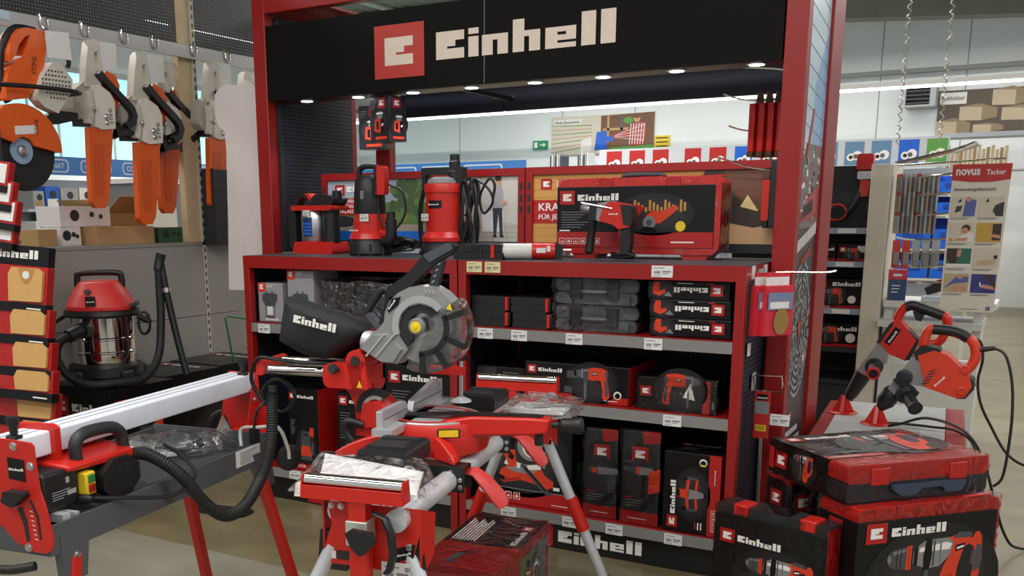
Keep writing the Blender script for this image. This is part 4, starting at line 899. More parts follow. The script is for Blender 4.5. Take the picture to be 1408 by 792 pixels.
glow(m, .45, .14, .16, .08); pic_grinder(m, .4, .07, .16); m.disc(.57, .09, .022, 6, .0018); lines(m, .53, .02, .1, 1, .01, 2, .006); pz(m, [(.0,.5),(.6,.3),(.9,.7),(.6,.8),(.2,.75)], 1, .32, .1, .1, .0022)
AM = mat('spark_print', (196, 140, 70), .4)
for i in range(14): m.rect(.36+i*.017, .15+.004*(i % 3), .37+i*.017, .2-.01*((i*5) % 4), 14, .0016)
obj('print', m, PM+[AM], sl, smooth=False, fix=False)
obj('shrink_wrap', film_shell(w, d, h, .0025, 5), mat_wrap('tight_film', (.99, .99, .99), .008, .9, 14, .07), t)
# ------------------------------------------------------------------ hanging goods inside the frame
def laser_box(lab, x, y, z, rz):
    w, d, h = .15, .11, .215
    def f(m): emblem(m, w*.42, h-.055, .05, 1, 2); pic_laser(m, w*.28, h*.2, w*.45); m.rect(w*.3, .012, w*.9, .026, 4, .002); lines(m, .01, h-.03, .04, 4, .01)
    def s(m): emblem(m, .02, h-.055, .045, 1, 2); pic_laser(m, .03, h*.2, .055); m.rect(.02, .012, .09, .024, 4, .002)
    t = carton(lab, x, y, z, w, d, h, rz, front=f, right=s, body=mat('purple_black_card', (34, 28, 42), .35, coat=.3), side=MATS['purple_black_card'], group='hanging laser cartons', name='laser_carton')
    b = obj('hang_tab', MB().box(w*.35, d*.45, h, w*.65, d*.5, h+.04), mat('clear_tab', (190, 190, 200), .2), t, smooth=False)
    return t
laser_box('dark purple hanging carton with laser picture, left one', .36, .52, 1.775, .12)
laser_box('dark purple hanging carton with laser picture, larger right one', .49, .44, 1.8, -.28)
t = thing('display_hook', 'chrome display hook holding the purple laser cartons', 'hook', (.1, .98, 1.9))
obj('wire', MB().tube([(0, .09, .0), (.26, -.2, .1), (.43, -.39, .128), (.5, -.48, .15)], .006, n=8, sub=3), CHROME, t)
obj('wire', MB().tube([(.06, .09, .02), (.36, -.25, .128), (.6, -.54, .165)], .006, n=8, sub=3), CHROME, t)
obj('back_plate', MB().box(-.02, .085, -.04, .1, .093, .06), LGREY, t, smooth=False)
# ================================================================== mitre saw stand
A12 = math.radians(12)
def bolt(parent, p, d, r=.007, h=.006):
    p = Vector(p); d = Vector(d).normalized(); return obj('bolt', MB().lathe([(r*1.3, 0), (r*1.3, h*.3), (r, h*.35), (r*.9, h), (r*.5, h)], p, d, n=10), STEEL, parent)
S = thing('saw_stand', 'folding saw stand with silver tubes, red ends and chrome rollers', 'stand', (2.1, -1.45, 0), A12)
obj('tube', MB().cyl((.012, -.5, .75), (.012, 1.1, .75), .027, n=24), ALU, S)
obj('tube', MB().cyl((-.15, -.47, .75), (-.15, 1.1, .75), .027, n=24), ALU, S)
def bracket(y):
    b = obj('cross_bracket', MB().box(-.375, y-.03, .72, .06, y-.027, .79).box(-.375, y-.027, .787, .06, y+.03, .79).box(-.375, y+.027, .72, .06, y+.03, .787).box(-.378, y-.03, .72, -.375, y+.03, .79), BLK, S, bevel=.001, smooth=False)
    for x, z in ((.02, .775), (.048, .755), (.048, .735), (-.1, .775)): bolt(b, (x, y-.03, z), (0, -1, 0), .005)
    h = obj('release_handle', MB().loft([[(.055+a+q*.012*math.cos(t), y+q*.012*math.sin(t)*1.2, z+q*.008*math.sin(t)) for t in [k*.785 for k in range(8)]] for a, z, q in ((0, .775, .8), (.025, .775, 1.1), (.05, .755, 1.5), (.085, .715, 1.7), (.1, .695, 1.5), (.105, .688, .6))]), mat('soft_red_grip', (196, 52, 50), .5), S)
bracket(-.1); bracket(.36)
def head(y, sg):
    """red folded end plate with roller post and splayed legs; sg = -1 near end, 1 far end"""
    obj('end_plate', MB().prism([(-.175, .775), (.06, .775), (.065, .73), (.03, .6), (-.02, .615), (-.2, .62), (-.165, .72)], y-.002, y+.002, 'y'), RED if 0 else REDP, S, smooth=False)
    obj('plate_wing', MB().prism([(y, .775), (y-.1*sg*-1*-1, .74), (y-.09*sg, .64), (y, .6)], .06, .064, 'x'), REDP, S, smooth=False)
    obj('plate_wing', MB().prism([(y, .775), (y-.1*sg, .74), (y-.09*sg, .64), (y, .6)], -.19, -.186, 'x'), REDP, S, smooth=False)
    for x in (-.165, -.14, -.0, .03): bolt(S, (x, y+.002*sg, .765), (0, sg, 0), .006)
    for x, z in ((.035, .68), (.03, .625)): bolt(S, (x, y+.002*sg, z), (0, sg, 0), .008)
    x0 = -.075 if sg < 0 else -.12
    yp = y+sg*.035; top = .812
    obj('roller_post', MB().box(x0-.022, yp-.022, .42 if sg < 0 else .7, x0+.022, yp+.022, top), REDP, S, bevel=.004)
    c = obj('clamp_sleeve', MB().box(x0-.027, yp-.027, .69, x0+.027, yp+.027, .75), mat('zinc', (196, 198, 186), .4, metal=.5), S, bevel=.002)
    k = obj('wing_knob', MB().lathe([(.01, 0), (.014, .01), (.014, .03)], (x0+.01, yp+.027*sg, .72), (.35, sg, 0), n=12), BLK, S)
    kx = x0+.026; ky = yp+sg*.062
    obj('knob_wing', MB().prism([(kx-.035, .735), (kx-.02, .745), (kx+.03, .74), (kx+.04, .72), (kx+.015, .69), (kx, .683), (kx-.02, .7)], ky-.008, ky+.008, 'y'), BLK, S, bevel=.005)
    obj('lock_lever', MB().loft([[(a+.01*math.cos(t), yp+sg*.02+.012*math.sin(t), z) for t in [q*.785 for q in range(8)]] for a, z in ((x0+.045, .775), (x0+.07, .765), (x0+.085, .73), (x0+.09, .68), (x0+.08, .64), (x0+.073, .632))]), BLK, S)
    r0, r1 = (-.215, .04) if sg < 0 else (-.255, .055)
    yr = yp
    ch = obj('roller_channel', MB().prism([(yr-.026, .828), (yr-.026, .797), (yr+.026, .797), (yr+.026, .828), (yr+.022, .828), (yr+.022, .801), (yr-.022, .801), (yr-.022, .828)], r0, r1, 'x'), REDP, S, smooth=False)
    for e in (r0, r1): obj('roller_end', MB().prism([(yr-.026, .797), (yr+.026, .797), (yr+.018, .85), (yr-.018, .85)], e-.002, e+.002, 'x'), REDP, ch, smooth=False)
    obj('roller', MB().cyl((r0+.004, yr, .835), (r1-.004, yr, .835), .017, n=20), CHROME, S)
    for x, dx in ((-.17, -.3), (.03, .3)):
        x += .0 if sg < 0 else (-.03 if dx > 0 else .04)
        a = Vector((x, y+.015, .66)); b = Vector((x+dx*(.85 if sg > 0 else 1), y+.1*sg, .012)); l = obj('leg', MB().cyl(a, b, .0195, n=16), ALU, S)
        obj('leg_sleeve', MB().cyl(a.lerp(b, .42), a.lerp(b, .62), .0245, n=16), REDP, l); obj('rubber_foot', MB().lathe([(.02, -.02), (.024, 0), (.02, .05)], b+Vector((0, 0, .008)), (a-b), n=14), BLK, l)
        obj('leg_joint', MB().prism([(x-.03, .7), (x+.03, .7), (x+.04, .6), (x-.04, .6)], y+.004, y+.022, 'y'), BLK, S, bevel=.003)
head(-.47, -1); head(.98, 1)
m = MB(FRONT(-.02, -.476, .56)); 
pt = price_tag(S, -.035, .585, -.478, w=.075, h=.055)
obj('badge', MB().prism([(.0, .64), (.045, .655), (.05, .69), (.005, .675)], -.4745, -.472, 'y'), BLKC, S, smooth=False)
m = MB(face((.006, -.4753, .655), (1, 0, .3), (-.3, 0, 1))); word(m, 0, 0, .036, 2); obj('badge_lettering', m, PM, S, smooth=False)
m = MB(FRONT(-.17, -.473, .632)); m.rect(0, 0, .014, .02, 0); m.rect(.016, 0, .05, .022, 1); obj('type_label', m, [PAPER, INK], S, smooth=False)
# ------------------------------------------------------------------ mitre saw
W = thing('mitre_saw', 'sliding mitre saw with grey blade guard on the folding stand', 'saw', (2.1, -1.45, .79), A12); Z = -.79
def P2(pts): return [(a, b+Z) for a, b in pts]
def pillow(out, t, k=.55, n=7, y0=0, m=0, mb=None):
    """soft fat body from an outline in x-z, thickness 2t about y0"""
    cx = sum(p[0] for p in out)/len(out); cz = sum(p[1] for p in out)/len(out); secs = []
    for i in range(n):
        q = -1+2*i/(n-1); s_ = k+(1-k)*math.sqrt(max(0, 1-q*q)); secs.append([(cx+(p[0]-cx)*s_, y0+q*t, cz+(p[1]-cz)*s_) for p in out])
    return (mb or MB()).loft(secs, m)
TABW = mat('cast_table_grey', (190, 192, 194), .35, metal=.4)
TX, TY = -.11, .1
obj('turntable', MB().lathe([(.138, .06), (.138, .088), (.136, .09)], (TX, TY, 0), n=40), TABW, W)
obj('table_ring', MB().lathe([(.125, .0905), (.115, .0915), (.108, .0905)], (TX, TY, 0), n=40, cap=False), REDP, W)
obj('base_casting', MB().lathe([(.16, .0), (.165, .02), (.158, .07), (.152, .084), (.14, .085)], (TX, TY, 0), n=40), REDP, W)
for y0, y1, nm in ((-.34, -.17, 0), (.43, .6, 1)):
    b = obj('extension_block', MB().prism(rrect(-.155, .035, -.02, .085, .012), y0, y1, 'y'), BLK, W, bevel=.006)
    yc = (y0+y1)/2; obj('grip_slot', MB().prism(rrect(-.125, yc-.03, -.05, yc+.03, .012), .0852, .0865, 'z'), INK, b, smooth=False); obj('grip_rim', MB().prism(rrect(-.14, yc-.06, -.035, yc-.034, .01), .085, .09, 'z').prism(rrect(-.14, yc+.034, -.035, yc+.06, .01), .085, .09, 'z'), CHAR, b, bevel=.002)
# four cast feet arms
for y, sy in ((-.1, -1), (.36, 1)):
    for x, sx in ((.03, 1), (-.32, -1)):
        secs = []
        for t in (0, .25, .5, .75, .92, 1):
            cx = TX+sx*.06+(x-TX-sx*.06)*t; cy = TY+sy*.12+(y-TY-sy*.12)*t; zt = .06-.048*t**1.6 if sx > 0 else .06-.045*t**2.2; wd = .045-.018*t
            secs.append([(cx, cy-wd, .0), (cx, cy+wd, .0), (cx, cy+wd*.8, zt), (cx, cy-wd*.8, zt)])
        f = obj('foot_arm', MB().loft(secs), REDP, W, bevel=.004); obj('foot_bolt', MB().lathe([(.012, 0), (.012, .003), (.007, .004), (.007, .012)], (x-.015*sx, y, .012), n=8), STEEL, f)
# cutting arm with slot insert
obj('cutting_arm', MB().prism([(-.05, .005+.0), (.06, -.0+.02), (.235, .0+.02), (.25, .04), (.25, .05), (-.05, .05)], -.045+.0, .045, 'z') if 0 else MB().loft([[(-.06, TY-.1, .03), (-.06, TY+.02, .03), (-.06, TY+.02, .09), (-.06, TY-.1, .09)], [(.03, TY-.075, .05), (.03, TY+.0, .05), (.03, TY+.0, .105), (.03, TY-.075, .105)], [(.2, TY-.07, .062), (.2, TY-.01, .062), (.2, TY-.01, .11), (.2, TY-.07, .11)], [(.245, TY-.065, .07), (.245, TY-.012, .07), (.245, TY-.012, .108), (.245, TY-.065, .108)]]), REDP, W, bevel=.006)
ins = obj('slot_insert', MB().loft([[(-.2, TY-.065, .0905), (-.2, TY-.025, .0905), (-.2, TY-.025, .096), (-.2, TY-.065, .096)], [(.0, TY-.06, .105), (.0, TY-.022, .105), (.0, TY-.022, .11), (.0, TY-.06, .11)], [(.225, TY-.055, .109), (.225, TY-.025, .109), (.225, TY-.025, .113), (.225, TY-.055, .113)]]), BLK, W, smooth=False)
obj('kerf_slot', MB().box(-.15, TY-.043, .1122, .215, TY-.04, .1132), INK, ins, smooth=False)
obj('mitre_knob', MB().lathe([(.008, 0), (.01, .02), (.014, .024), (.02, .03), (.021, .06), (.024, .066), (.024, .082), (.018, .086)], (.25, TY-.035, .088), (1, 0, .04), n=14), BLK, W)
obj('mitre_stop', MB().cyl((.215, TY-.04, .06), (.215, TY-.04, .03), .012, n=12), BLK, W)
wl = obj('warning_label', MB().prism([(-.045, .055), (.02, .06), (.02, .085), (-.045, .08)], TY-.147, TY-.144, 'y'), INK, W, smooth=False)
obj('label_face', MB().prism([(-.04, .058), (.016, .063), (.016, .082), (-.04, .077)], TY-.1482, TY-.147, 'y'), YEL, wl, smooth=False)
# fences
FEN = mat('fence_aluminium', (206, 208, 212), .35, metal=.6)
for pts in ([(-.13, .09), (.055, .09), (.055, .125), (.04, .137), (-.13, .137)], [(.095, .09), (.36, .09), (.36, .15), (.3, .155), (.11, .125)]):
    f = obj('fence', MB().prism(pts, -.19, -.172, 'x'), FEN, W, bevel=.002, smooth=False)
    obj('fence_groove', MB().box(-.1718, pts[0][0]+.01, .112, -.1712, pts[1][0]-.01, .114), INK, f, smooth=False)
obj('fence_foot', MB().box(-.2, -.14, .07, -.14, .37, .09), TABW, W, smooth=False)
# column, slide block, rods
obj('column', MB().prism(P2([(-.408, 1.0), (-.369, 1.019), (-.337, 1.03), (-.287, 1.02), (-.283, .98), (-.268, .972), (-.278, .945), (-.312, .925), (-.3, .885), (-.22, .86), (-.2, .815), (-.33, .815), (-.327, .856), (-.328, .9), (-.345, .938), (-.371, .964), (-.407, .97)]), .04, .13, 'y'), REDP, W, bevel=.012)
obj('slide_block', MB().prism(rrect(-.41, .96+Z, -.29, 1.03+Z, .02), .0, .16, 'y'), REDP, W, bevel=.012)
for y, z in ((.03, 1.0), (.13, 1.012)):
    obj('slide_rod', MB().cyl((-.615, y, z+Z), (-.3, y, z+Z), .014, n=18), CHROME, W)
e = obj('rod_end_cap', MB().prism(rrect(-.63, .985+Z, -.605, 1.03+Z, .01), .005, .155, 'y'), REDP, W, bevel=.006)
obj('hinge', MB().cyl((-.306, .0, 1.042+Z), (-.306, .13, 1.042+Z), .03, n=24), REDP, W)
obj('hinge_pin', MB().cyl((-.306, -.004, 1.042+Z), (-.306, .0, 1.042+Z), .014, n=18), INK, W)
obj('hinge_cheek', MB().prism(P2([(-.335, 1.04), (-.277, 1.04), (-.27, .96), (-.32, .96)]), .0, .03, 'y'), REDP, W, bevel=.004)
obj('warning_triangle', MB().prism(P2([(-.303, .965), (-.287, .965), (-.295, .985)]), -.002, -.0005, 'y'), YEL, W, smooth=False)
obj('bevel_dial', MB().prism([(a, b+Z) for a, b in arc(-.262, .895, .062, 50, 190, 14)+arc(-.262, .895, .044, 190, 50, 14)], .035, .05, 'y'), BLK, W, smooth=False)
obj('dial_scale', MB().prism([(a, b+Z) for a, b in arc(-.262, .895, .043, 60, 180, 14)+arc(-.262, .895, .032, 180, 60, 14)], .033, .05, 'y'), STEEL, W, smooth=False)
obj('bevel_housing', pillow(P2([(-.31, .925), (-.25, .935), (-.215, .9), (-.21, .865), (-.225, .835), (-.31, .83), (-.325, .87)]), .055, .75, y0=.085), REDP, W)
obj('bevel_knob', MB().lathe([(.014, 0), (.016, .02), (.012, .03)], (-.21, .07, .895+Z), (1, -.3, .1), n=14), BLK, W)
obj('bevel_lever', MB().tube([(-.3, .03, .85+Z), (-.345, .02, .86+Z), (-.35, .02, .83+Z), (-.33, .02, .8+Z)], .012, n=10), BLK, W)
obj('slide_lock', MB().lathe([(.006, 0), (.008, .015), (.016, .02), (.014, .03)], (-.36, .0, 1.015+Z), (-.3, -1, .2), n=10), CHAR, W)
# saw head
G = P2([(-.285, 1.076), (-.216, 1.156), (-.213, 1.182), (-.198, 1.213), (-.173, 1.236), (-.14, 1.252), (-.103, 1.257), (-.071, 1.253), (-.044, 1.239), (-.023, 1.219), (-.014, 1.206), (-.026, 1.192), (-.047, 1.181), (-.071, 1.198), (-.109, 1.207), (-.141, 1.199), (-.163, 1.178), (-.172, 1.147), (-.17, 1.116), (-.146, 1.081), (-.18, 1.038), (-.216, 1.042), (-.243, 1.054)])
obj('blade_guard', MB().prism(G, .0, .07, 'y'), SILV, W, bevel=.008)
CX, CZ = -.108, 1.146+Z
obj('guard_ridge', MB().prism([(a, b) for a, b in arc(CX, CZ, .083, 40, 200, 20)+arc(CX, CZ, .064, 200, 40, 20)], -.004, .004, 'y'), mat('silver_light', (176, 177, 178), .35, metal=.3), W, bevel=.002)
obj('inner_ring', MB().prism([(a, b) for a, b in arc(CX, CZ, .066, 35, 235, 24)+arc(CX, CZ, .036, 235, 35, 24)], .004, .02, 'y'), INK, W, smooth=False)
bl = obj('saw_blade', MB().cyl((CX, .03, CZ), (CX, .034, CZ), .108, n=48), STEEL, W)
CLR = mat_wrap('smoky_clear_guard', (.8, .79, .78), .06, .3, 20, .08)
lo = arc(CX+.012, CZ-.004, .125, 40, -115, 26); li = arc(CX, CZ, .03, -115, 40, 12)
obj('lower_guard', MB().prism(lo+li, -.006, -.003, 'y').prism(arc(CX+.012, CZ-.004, .125, 40, -115, 26)+arc(CX+.012, CZ-.004, .122, -115, 40, 26), -.003, .06, 'y'), CLR, W)
rb = arc(CX+.004, CZ-.002, .082, 28, -95, 20)+arc(CX+.004, CZ-.002, .066, -95, 28, 20)
gr = obj('guard_rib', MB().prism(rb, -.009, -.005, 'y'), BLK, W, smooth=False)
for a in (22, -22, -58, -92):
    c, s_ = math.cos(math.radians(a)), math.sin(math.radians(a)); px, pz_ = -s_*.007, c*.007; x0, z0 = CX+.008+c*.07, CZ-.003+s_*.07; x1, z1 = CX+.012+c*.126, CZ-.004+s_*.126
    obj('guard_rib', MB().prism([(x0-px, z0-pz_), (x0+px, z0+pz_), (x1+px*1.3, z1+pz_*1.3), (x1-px*1.3, z1-pz_*1.3)], -.009, .03, 'y'), BLK, W, smooth=False)
hub = obj('hub', MB().lathe([(.024, 0), (.024, .012), (.02, .016)], (CX-.006, -.003, CZ), (0, -1, 0), n=28), GREY, W)
obj('hub_cap', MB().lathe([(.0155, .016), (.0155, .02), (.004, .021), (.004, .024)], (CX-.006, -.003, CZ), (0, -1, 0), n=24), YEL, hub)
obj('hazard_sticker', MB().prism(P2([(-.03, 1.197), (-.012, 1.192), (-.018, 1.212)]), -.011, -.0095, 'y'), YEL, W, smooth=False)
bd = obj('name_badge', MB().prism(P2([(-.205, 1.19), (-.19, 1.22), (-.165, 1.226), (-.172, 1.203), (-.2, 1.181)]), -.003, .0, 'y'), BLKC, W, smooth=False)
m = MB(face((-.198, -.0036, 1.19+Z), (.62, 0, .78), (-.78, 0, .62))); word(m, 0, 0, .032, 2); obj('lettering', m, PM, bd, smooth=False)
for i in range(3): obj('guard_chevron', MB().prism(P2([(-.098+i*.011, 1.244), (-.09+i*.011, 1.238), (-.098+i*.011, 1.231), (-.095+i*.011, 1.231), (-.086+i*.011, 1.238), (-.095+i*.011, 1.245)]), -.002, .0, 'y'), LGREY, W, smooth=False)
mt = obj('motor_casing', pillow(P2([(-.3, 1.08), (-.26, 1.125), (-.2, 1.13), (-.15, 1.08), (-.18, 1.035), (-.225, 1.035)]), .06, .8, y0=.05), SILV, W)
for i in range(2): obj('casing_rib', MB().prism(P2([(-.27+i*.03, 1.06), (-.266+i*.03, 1.057), (-.21+i*.03, 1.12), (-.214+i*.03, 1.123)]), -.014, -.006, 'y'), LGREY, mt, smooth=False)
obj('dust_port', MB().cyl((-.3, .05, 1.1+Z), (-.265, .05, 1.09+Z), .026, n=18), ALU, W)
obj('motor', MB().cyl((-.13, .07, 1.15+Z), (-.13, .19, 1.17+Z), .05, n=24), BLK, W)
H = P2([(-.221, 1.225), (-.221, 1.243), (-.157, 1.287), (-.107, 1.341), (-.085, 1.352), (-.043, 1.371), (-.025, 1.371), (-.019, 1.363), (-.027, 1.344), (-.081, 1.313), (-.119, 1.278), (-.15, 1.25), (-.19, 1.22)])
obj('main_handle', MB().prism(H, .03, .075, 'y'), BLK, W, bevel=.012, seg=3)
obj('handle_cap', MB().prism(P2([(-.108, 1.338), (-.085, 1.35), (-.043, 1.37), (-.026, 1.37), (-.022, 1.355), (-.06, 1.335), (-.09, 1.318)]), .026, .079, 'y'), mat('slate_plastic', (70, 76, 84), .35), W, bevel=.01)
obj('handle_brace', MB().prism(P2([(-.095, 1.255), (-.071, 1.251), (-.051, 1.324), (-.075, 1.328)]), .035, .06, 'y'), CHAR, W, bevel=.003)
for i in range(4): obj('brace_slot', MB().prism(P2([(-.085+i*.006, 1.262+i*.016), (-.078+i*.006, 1.268+i*.016), (-.08+i*.006, 1.27+i*.016), (-.087+i*.006, 1.264+i*.016)]), .0335, .035, 'y'), LGREY, W, smooth=False)
obj('trigger', MB().prism(P2([(-.19, 1.25), (-.165, 1.268), (-.175, 1.275), (-.2, 1.258)]), .04, .065, 'y'), mat('pink_red', (214, 90, 90), .4), W, bevel=.004)
obj('carry_handle', MB().tube([(-.3, .07, 1.165+Z), (-.275, .07, 1.205+Z), (-.245, .07, 1.24+Z), (-.228, .07, 1.225+Z), (-.235, .07, 1.18+Z), (-.255, .07, 1.13+Z)], .011, n=10, sub=3), BLK, W)
obj('carry_bracket', MB().prism(P2([(-.298, 1.165), (-.285, 1.175), (-.25, 1.135), (-.262, 1.125)]), .055, .085, 'y'), mat('slate_plastic', (70, 76, 84), .35), W, bevel=.003)
B = P2([(-.546, 1.214), (-.5, 1.207), (-.447, 1.192), (-.368, 1.172), (-.305, 1.147), (-.285, 1.125), (-.306, 1.105), (-.333, 1.081), (-.393, 1.042), (-.425, 1.034), (-.485, 1.044), (-.528, 1.062), (-.571, 1.085), (-.561, 1.14)])
CLOTH = mat('black_nylon', (30, 31, 33), .75, bump=.35, bscale=40)
db = obj('dust_bag', pillow(B, .055, .62, 9, .06), CLOTH, W)
m = MB(face((-.498, -.001, 1.147+Z), (.965, 0, -.2), (.2, 0, .965))); word(m, 0, 0, .135, 0, E=.16); obj('bag_lettering', m, [WHT], db, smooth=False)
obj('power_cord', MB().tube([(-.25, .12, 1.03+Z), (-.35, .1, 1.02+Z), (-.46, .0, 1.03+Z), (-.55, .0, 1.035+Z), (-.62, .0, 1.035+Z), (-.65, .01, .97+Z), (-.62, .02, .9+Z)], .006, n=8), CORD, W)
# material clamp at the far fence
cl = obj('clamp_arm', MB().prism([(-.2, .175), (-.08, .175), (-.08, .2), (-.2, .2)], .29, .315, 'y'), REDP, W, bevel=.003)
obj('clamp_screw', MB().cyl((-.09, .302, .1), (-.09, .302, .22), .007, n=12), STEEL, W); obj('clamp_foot', MB().lathe([(.032, .092), (.03, .098), (.012, .106)], (-.09, .302, 0), n=20), ALU, W); obj('clamp_knob', MB().lathe([(.017, .22), (.021, .225), (.021, .238), (.012, .242)], (-.09, .302, 0), n=14), BLK, W)
# paperwork in clear bags
t = thing('manual_bag', 'instruction booklets in a clear bag lying on near stand end', 'booklet', (2.1, -1.45, .778), A12)
obj('booklet', MB().loft([[(-.23, -.41, .014), (.03, -.41, .012), (.03, -.365, .058), (-.23, -.365, .085)], [(-.23, -.402, .014), (.03, -.402, .012), (.03, -.355, .056), (-.23, -.355, .083)]]), PAPER, t, smooth=False)
obj('leaflet', MB().loft([[(-.265, -.47, .001), (.005, -.47, .001), (.005, -.37, .001), (-.265, -.37, .001)], [(-.265, -.46, .03), (.005, -.46, .026), (.005, -.38, .03), (-.265, -.38, .034)]]), mat('pinkish_paper', (226, 214, 208), .6), t, smooth=False)
m = MB(); rnd = random.Random(3); nx, ny = 16, 10; vs = []
for j in range(ny+1):
    for i in range(nx+1):
        u, v = i/nx, j/ny; x = -.28+.345*u; y = -.475+.125*v; top = .034+.052*min(1, v*1.3)*(1 if .07 < u < .9 else .55); vs.append((x+rnd.uniform(-.004, .004), y, top*(.35 if i in (0, nx) or j == 0 else 1)+rnd.uniform(-.004, .006)))
m.add(vs, [(j*(nx+1)+i, j*(nx+1)+i+1, (j+1)*(nx+1)+i+1, (j+1)*(nx+1)+i) for j in range(ny) for i in range(nx)])
obj('clear_bag', m, BAG, t)
t = thing('accessory_bag', 'small clear bag with white parts lying behind far extension block', 'bag', (2.1, -1.45, .79), A12)
obj('paper', MB().box(-.02, .62, .0, .16, .76, .012), PAPER, t, smooth=False)
o = film_shell(.22, .2, .03, .006, 8); ob = obj('clear_bag', o, BAG, t, (-.03, .58, 0))
obj('white_part', MB().tube([(.02, .65, .02), (.07, .66, .025), (.12, .7, .02)], .01, n=8), PAPER, t)

# ================================================================== tile cutter
T = thing('tile_cutter', 'long tile saw with white guide beam and grey water tray', 'saw', (1.47, -1.9, 0), math.radians(10))
TR = mat('grey_hammer_coat', (92, 94, 98), .42, metal=.2, var=.08, vscale=200)
y0, y1 = -.48, .5
obj('tray_wall', MB().box(-.006, y0, .68, 0, y1, .752), TR, T, bevel=.001, smooth=False); obj('tray_wall', MB().box(-.46, y0, .68, -.454, y1, .752), TR, T, bevel=.001, smooth=False)
obj('tray_wall', MB().box(-.454, y1-.006, .68, -.006, y1, .765), TR, T, bevel=.001, smooth=False); obj('tray_wall', MB().box(-.454, y0, .68, -.006, y0+.006, .752), TR, T, bevel=.001, smooth=False)
obj('tray_floor', MB().box(-.454, y0+.006, .684, -.006, y1-.006, .69), CHAR, T, smooth=False)
obj('table_plate', MB().box(-.44, y0+.1, .735, -.02, y1-.16, .742), mat('rubber_mat_grey', (70, 72, 76), .6), T, bevel=.001, smooth=False)
obj('table_plate', MB().box(-.44, y0+.02, .735, -.2, y0+.098, .742), MATS['rubber_mat_grey'], T, bevel=.001, smooth=False)
obj('table_edge', MB().box(-.019, y0+.1, .738, -.008, y1-.16, .75), CHAR, T, smooth=False)
obj('fence_rail', MB().box(-.35, y0+.06, .742, -.012, y0+.085, .762).box(-.35, y0+.1, .742, -.012, y0+.115, .757), ALU, T, smooth=False)
for x in (-.1, -.06): bolt(T, (x, y0+.093, .744), (0, 0, 1), .007)
BM = obj('guide_beam', MB().prism(rrect(-.19, .885, -.1, .943, .005), -.475, .57, 'y'), ALUW, T, bevel=.001)
for x in (-.16, -.13): obj('beam_groove', MB().box(x, -.474, .9432, x+.003, .569, .9438), GREY, BM, smooth=False)
PL = [(-.21, .95), (-.097, .954), (-.023, .95), (-.015, .943), (-.013, .889), (-.009, .84), (.006, .791), (.017, .727), (.011, .701), (-.005, .691), (-.037, .69), (-.091, .709), (-.125, .741), (-.2, .77), (-.27, .72), (-.33, .72), (-.3, .8), (-.24, .86)]
pl = obj('end_plate', MB().prism(PL, -.488, -.482, 'y'), REDP, T, bevel=.002, smooth=False)
for s_ in ([(-.064, .799), (-.052, .765), (-.049, .719), (-.059, .713), (-.063, .753), (-.077, .793)], [(-.034, .817), (-.017, .779), (-.014, .723), (-.02, .723), (-.023, .773), (-.039, .814)]): obj('arc_slot', MB().prism(s_, -.4892, -.488, 'y'), INK, pl, smooth=False)
for x, z in ((-.071, .939), (-.027, .896), (-.055, .7)): bolt(T, (x, -.488, z), (0, -1, 0), .008)
m = MB(FRONT(0, -.489, 0)); m.p2([(-.093, .862), (-.044, .857), (-.044, .909), (-.093, .912)], 0, .0004); word(m, -.09, .882, .042, 2, .0012); obj('badge', m, PM, pl, smooth=False)
obj('tilt_lever', MB().prism([(-.1, .812), (-.07, .8), (-.036, .826), (-.04, .838), (-.09, .838)], -.515, -.489, 'y'), BLK, T, bevel=.005)
for i in range(7): obj('scale_mark', MB().prism([(-.042+.0012*i, .79-.011*i), (-.034+.0012*i, .788-.011*i), (-.034+.0012*i, .7865-.011*i), (-.042+.0012*i, .7885-.011*i)], -.4887, -.488, 'y'), PAPER, pl, smooth=False)
obj('far_plate', MB().prism([(-.2, .945), (-.09, .945), (-.085, .87), (-.04, .79), (-.04, .752), (-.2, .752), (-.23, .82)], .572, .577, 'y'), REDP, T, smooth=False)
obj('far_bracket', MB().prism([(.5, .76), (.575, .76), (.575, .9), (.54, .9)], -.094, -.09, 'x'), REDP, T, smooth=False); obj('far_shelf', MB().box(-.18, .498, .752, -.04, .575, .757), REDP, T, smooth=False)
for z in (.8, .86): bolt(T, (-.09, .55, z), (1, 0, 0), .007)
for y in (-.44, .53):
    k = obj('clamp_knob', MB().lathe([(.006, .943), (.01, .96), (.009, .965), (.016, .985), (.015, .995), (.005, .997)], (-.115, y, 0), n=8), BLK, T); obj('knob_base', MB().box(-.13, y-.012, .9435, -.1, y+.012, .951), BLK, k, bevel=.002)
# motor carriage
obj('carriage', MB().prism([(-.205, .86), (-.205, .955), (-.1, .957), (-.085, .95), (-.085, .86)], -.345, -.325, 'y'), REDP, T, bevel=.003)
obj('motor_cover', MB().loft([[(-.18, -.37, .85), (-.03, -.37, .85), (-.03, -.37, .865), (-.18, -.37, .875)], [(-.18, -.13, .85), (-.03, -.13, .835), (-.03, -.13, .86), (-.18, -.13, .885)]]), REDP, T, bevel=.006)
obj('motor_body', MB().box(-.17, -.36, .775, -.05, -.14, .85), BLK, T, bevel=.01)
oct_ = [(-.2+.075*math.cos(math.radians(22.5+45*i)), .8+.055*math.sin(math.radians(22.5+45*i))) for i in range(8)]
fc = obj('fan_cover', MB().prism(oct_, -.05, -.015, 'x'), BLK, T, bevel=.006)
gr = MB()
for i in range(-4, 5):
    q = math.sqrt(max(0, .036**2-(i*.008)**2)); gr.box(-.0148, -.195+i*.008-.0014, .8-q, -.0128, -.195+i*.008+.0014, .8+q); gr.box(-.0148, -.195-q, .8+i*.008-.0014, -.0128, -.195+q, .8+i*.008+.0014)
g_ = obj('fan_grille', gr, GREY if 0 else CHAR, fc, smooth=False); g_['kind'] = 'stuff'
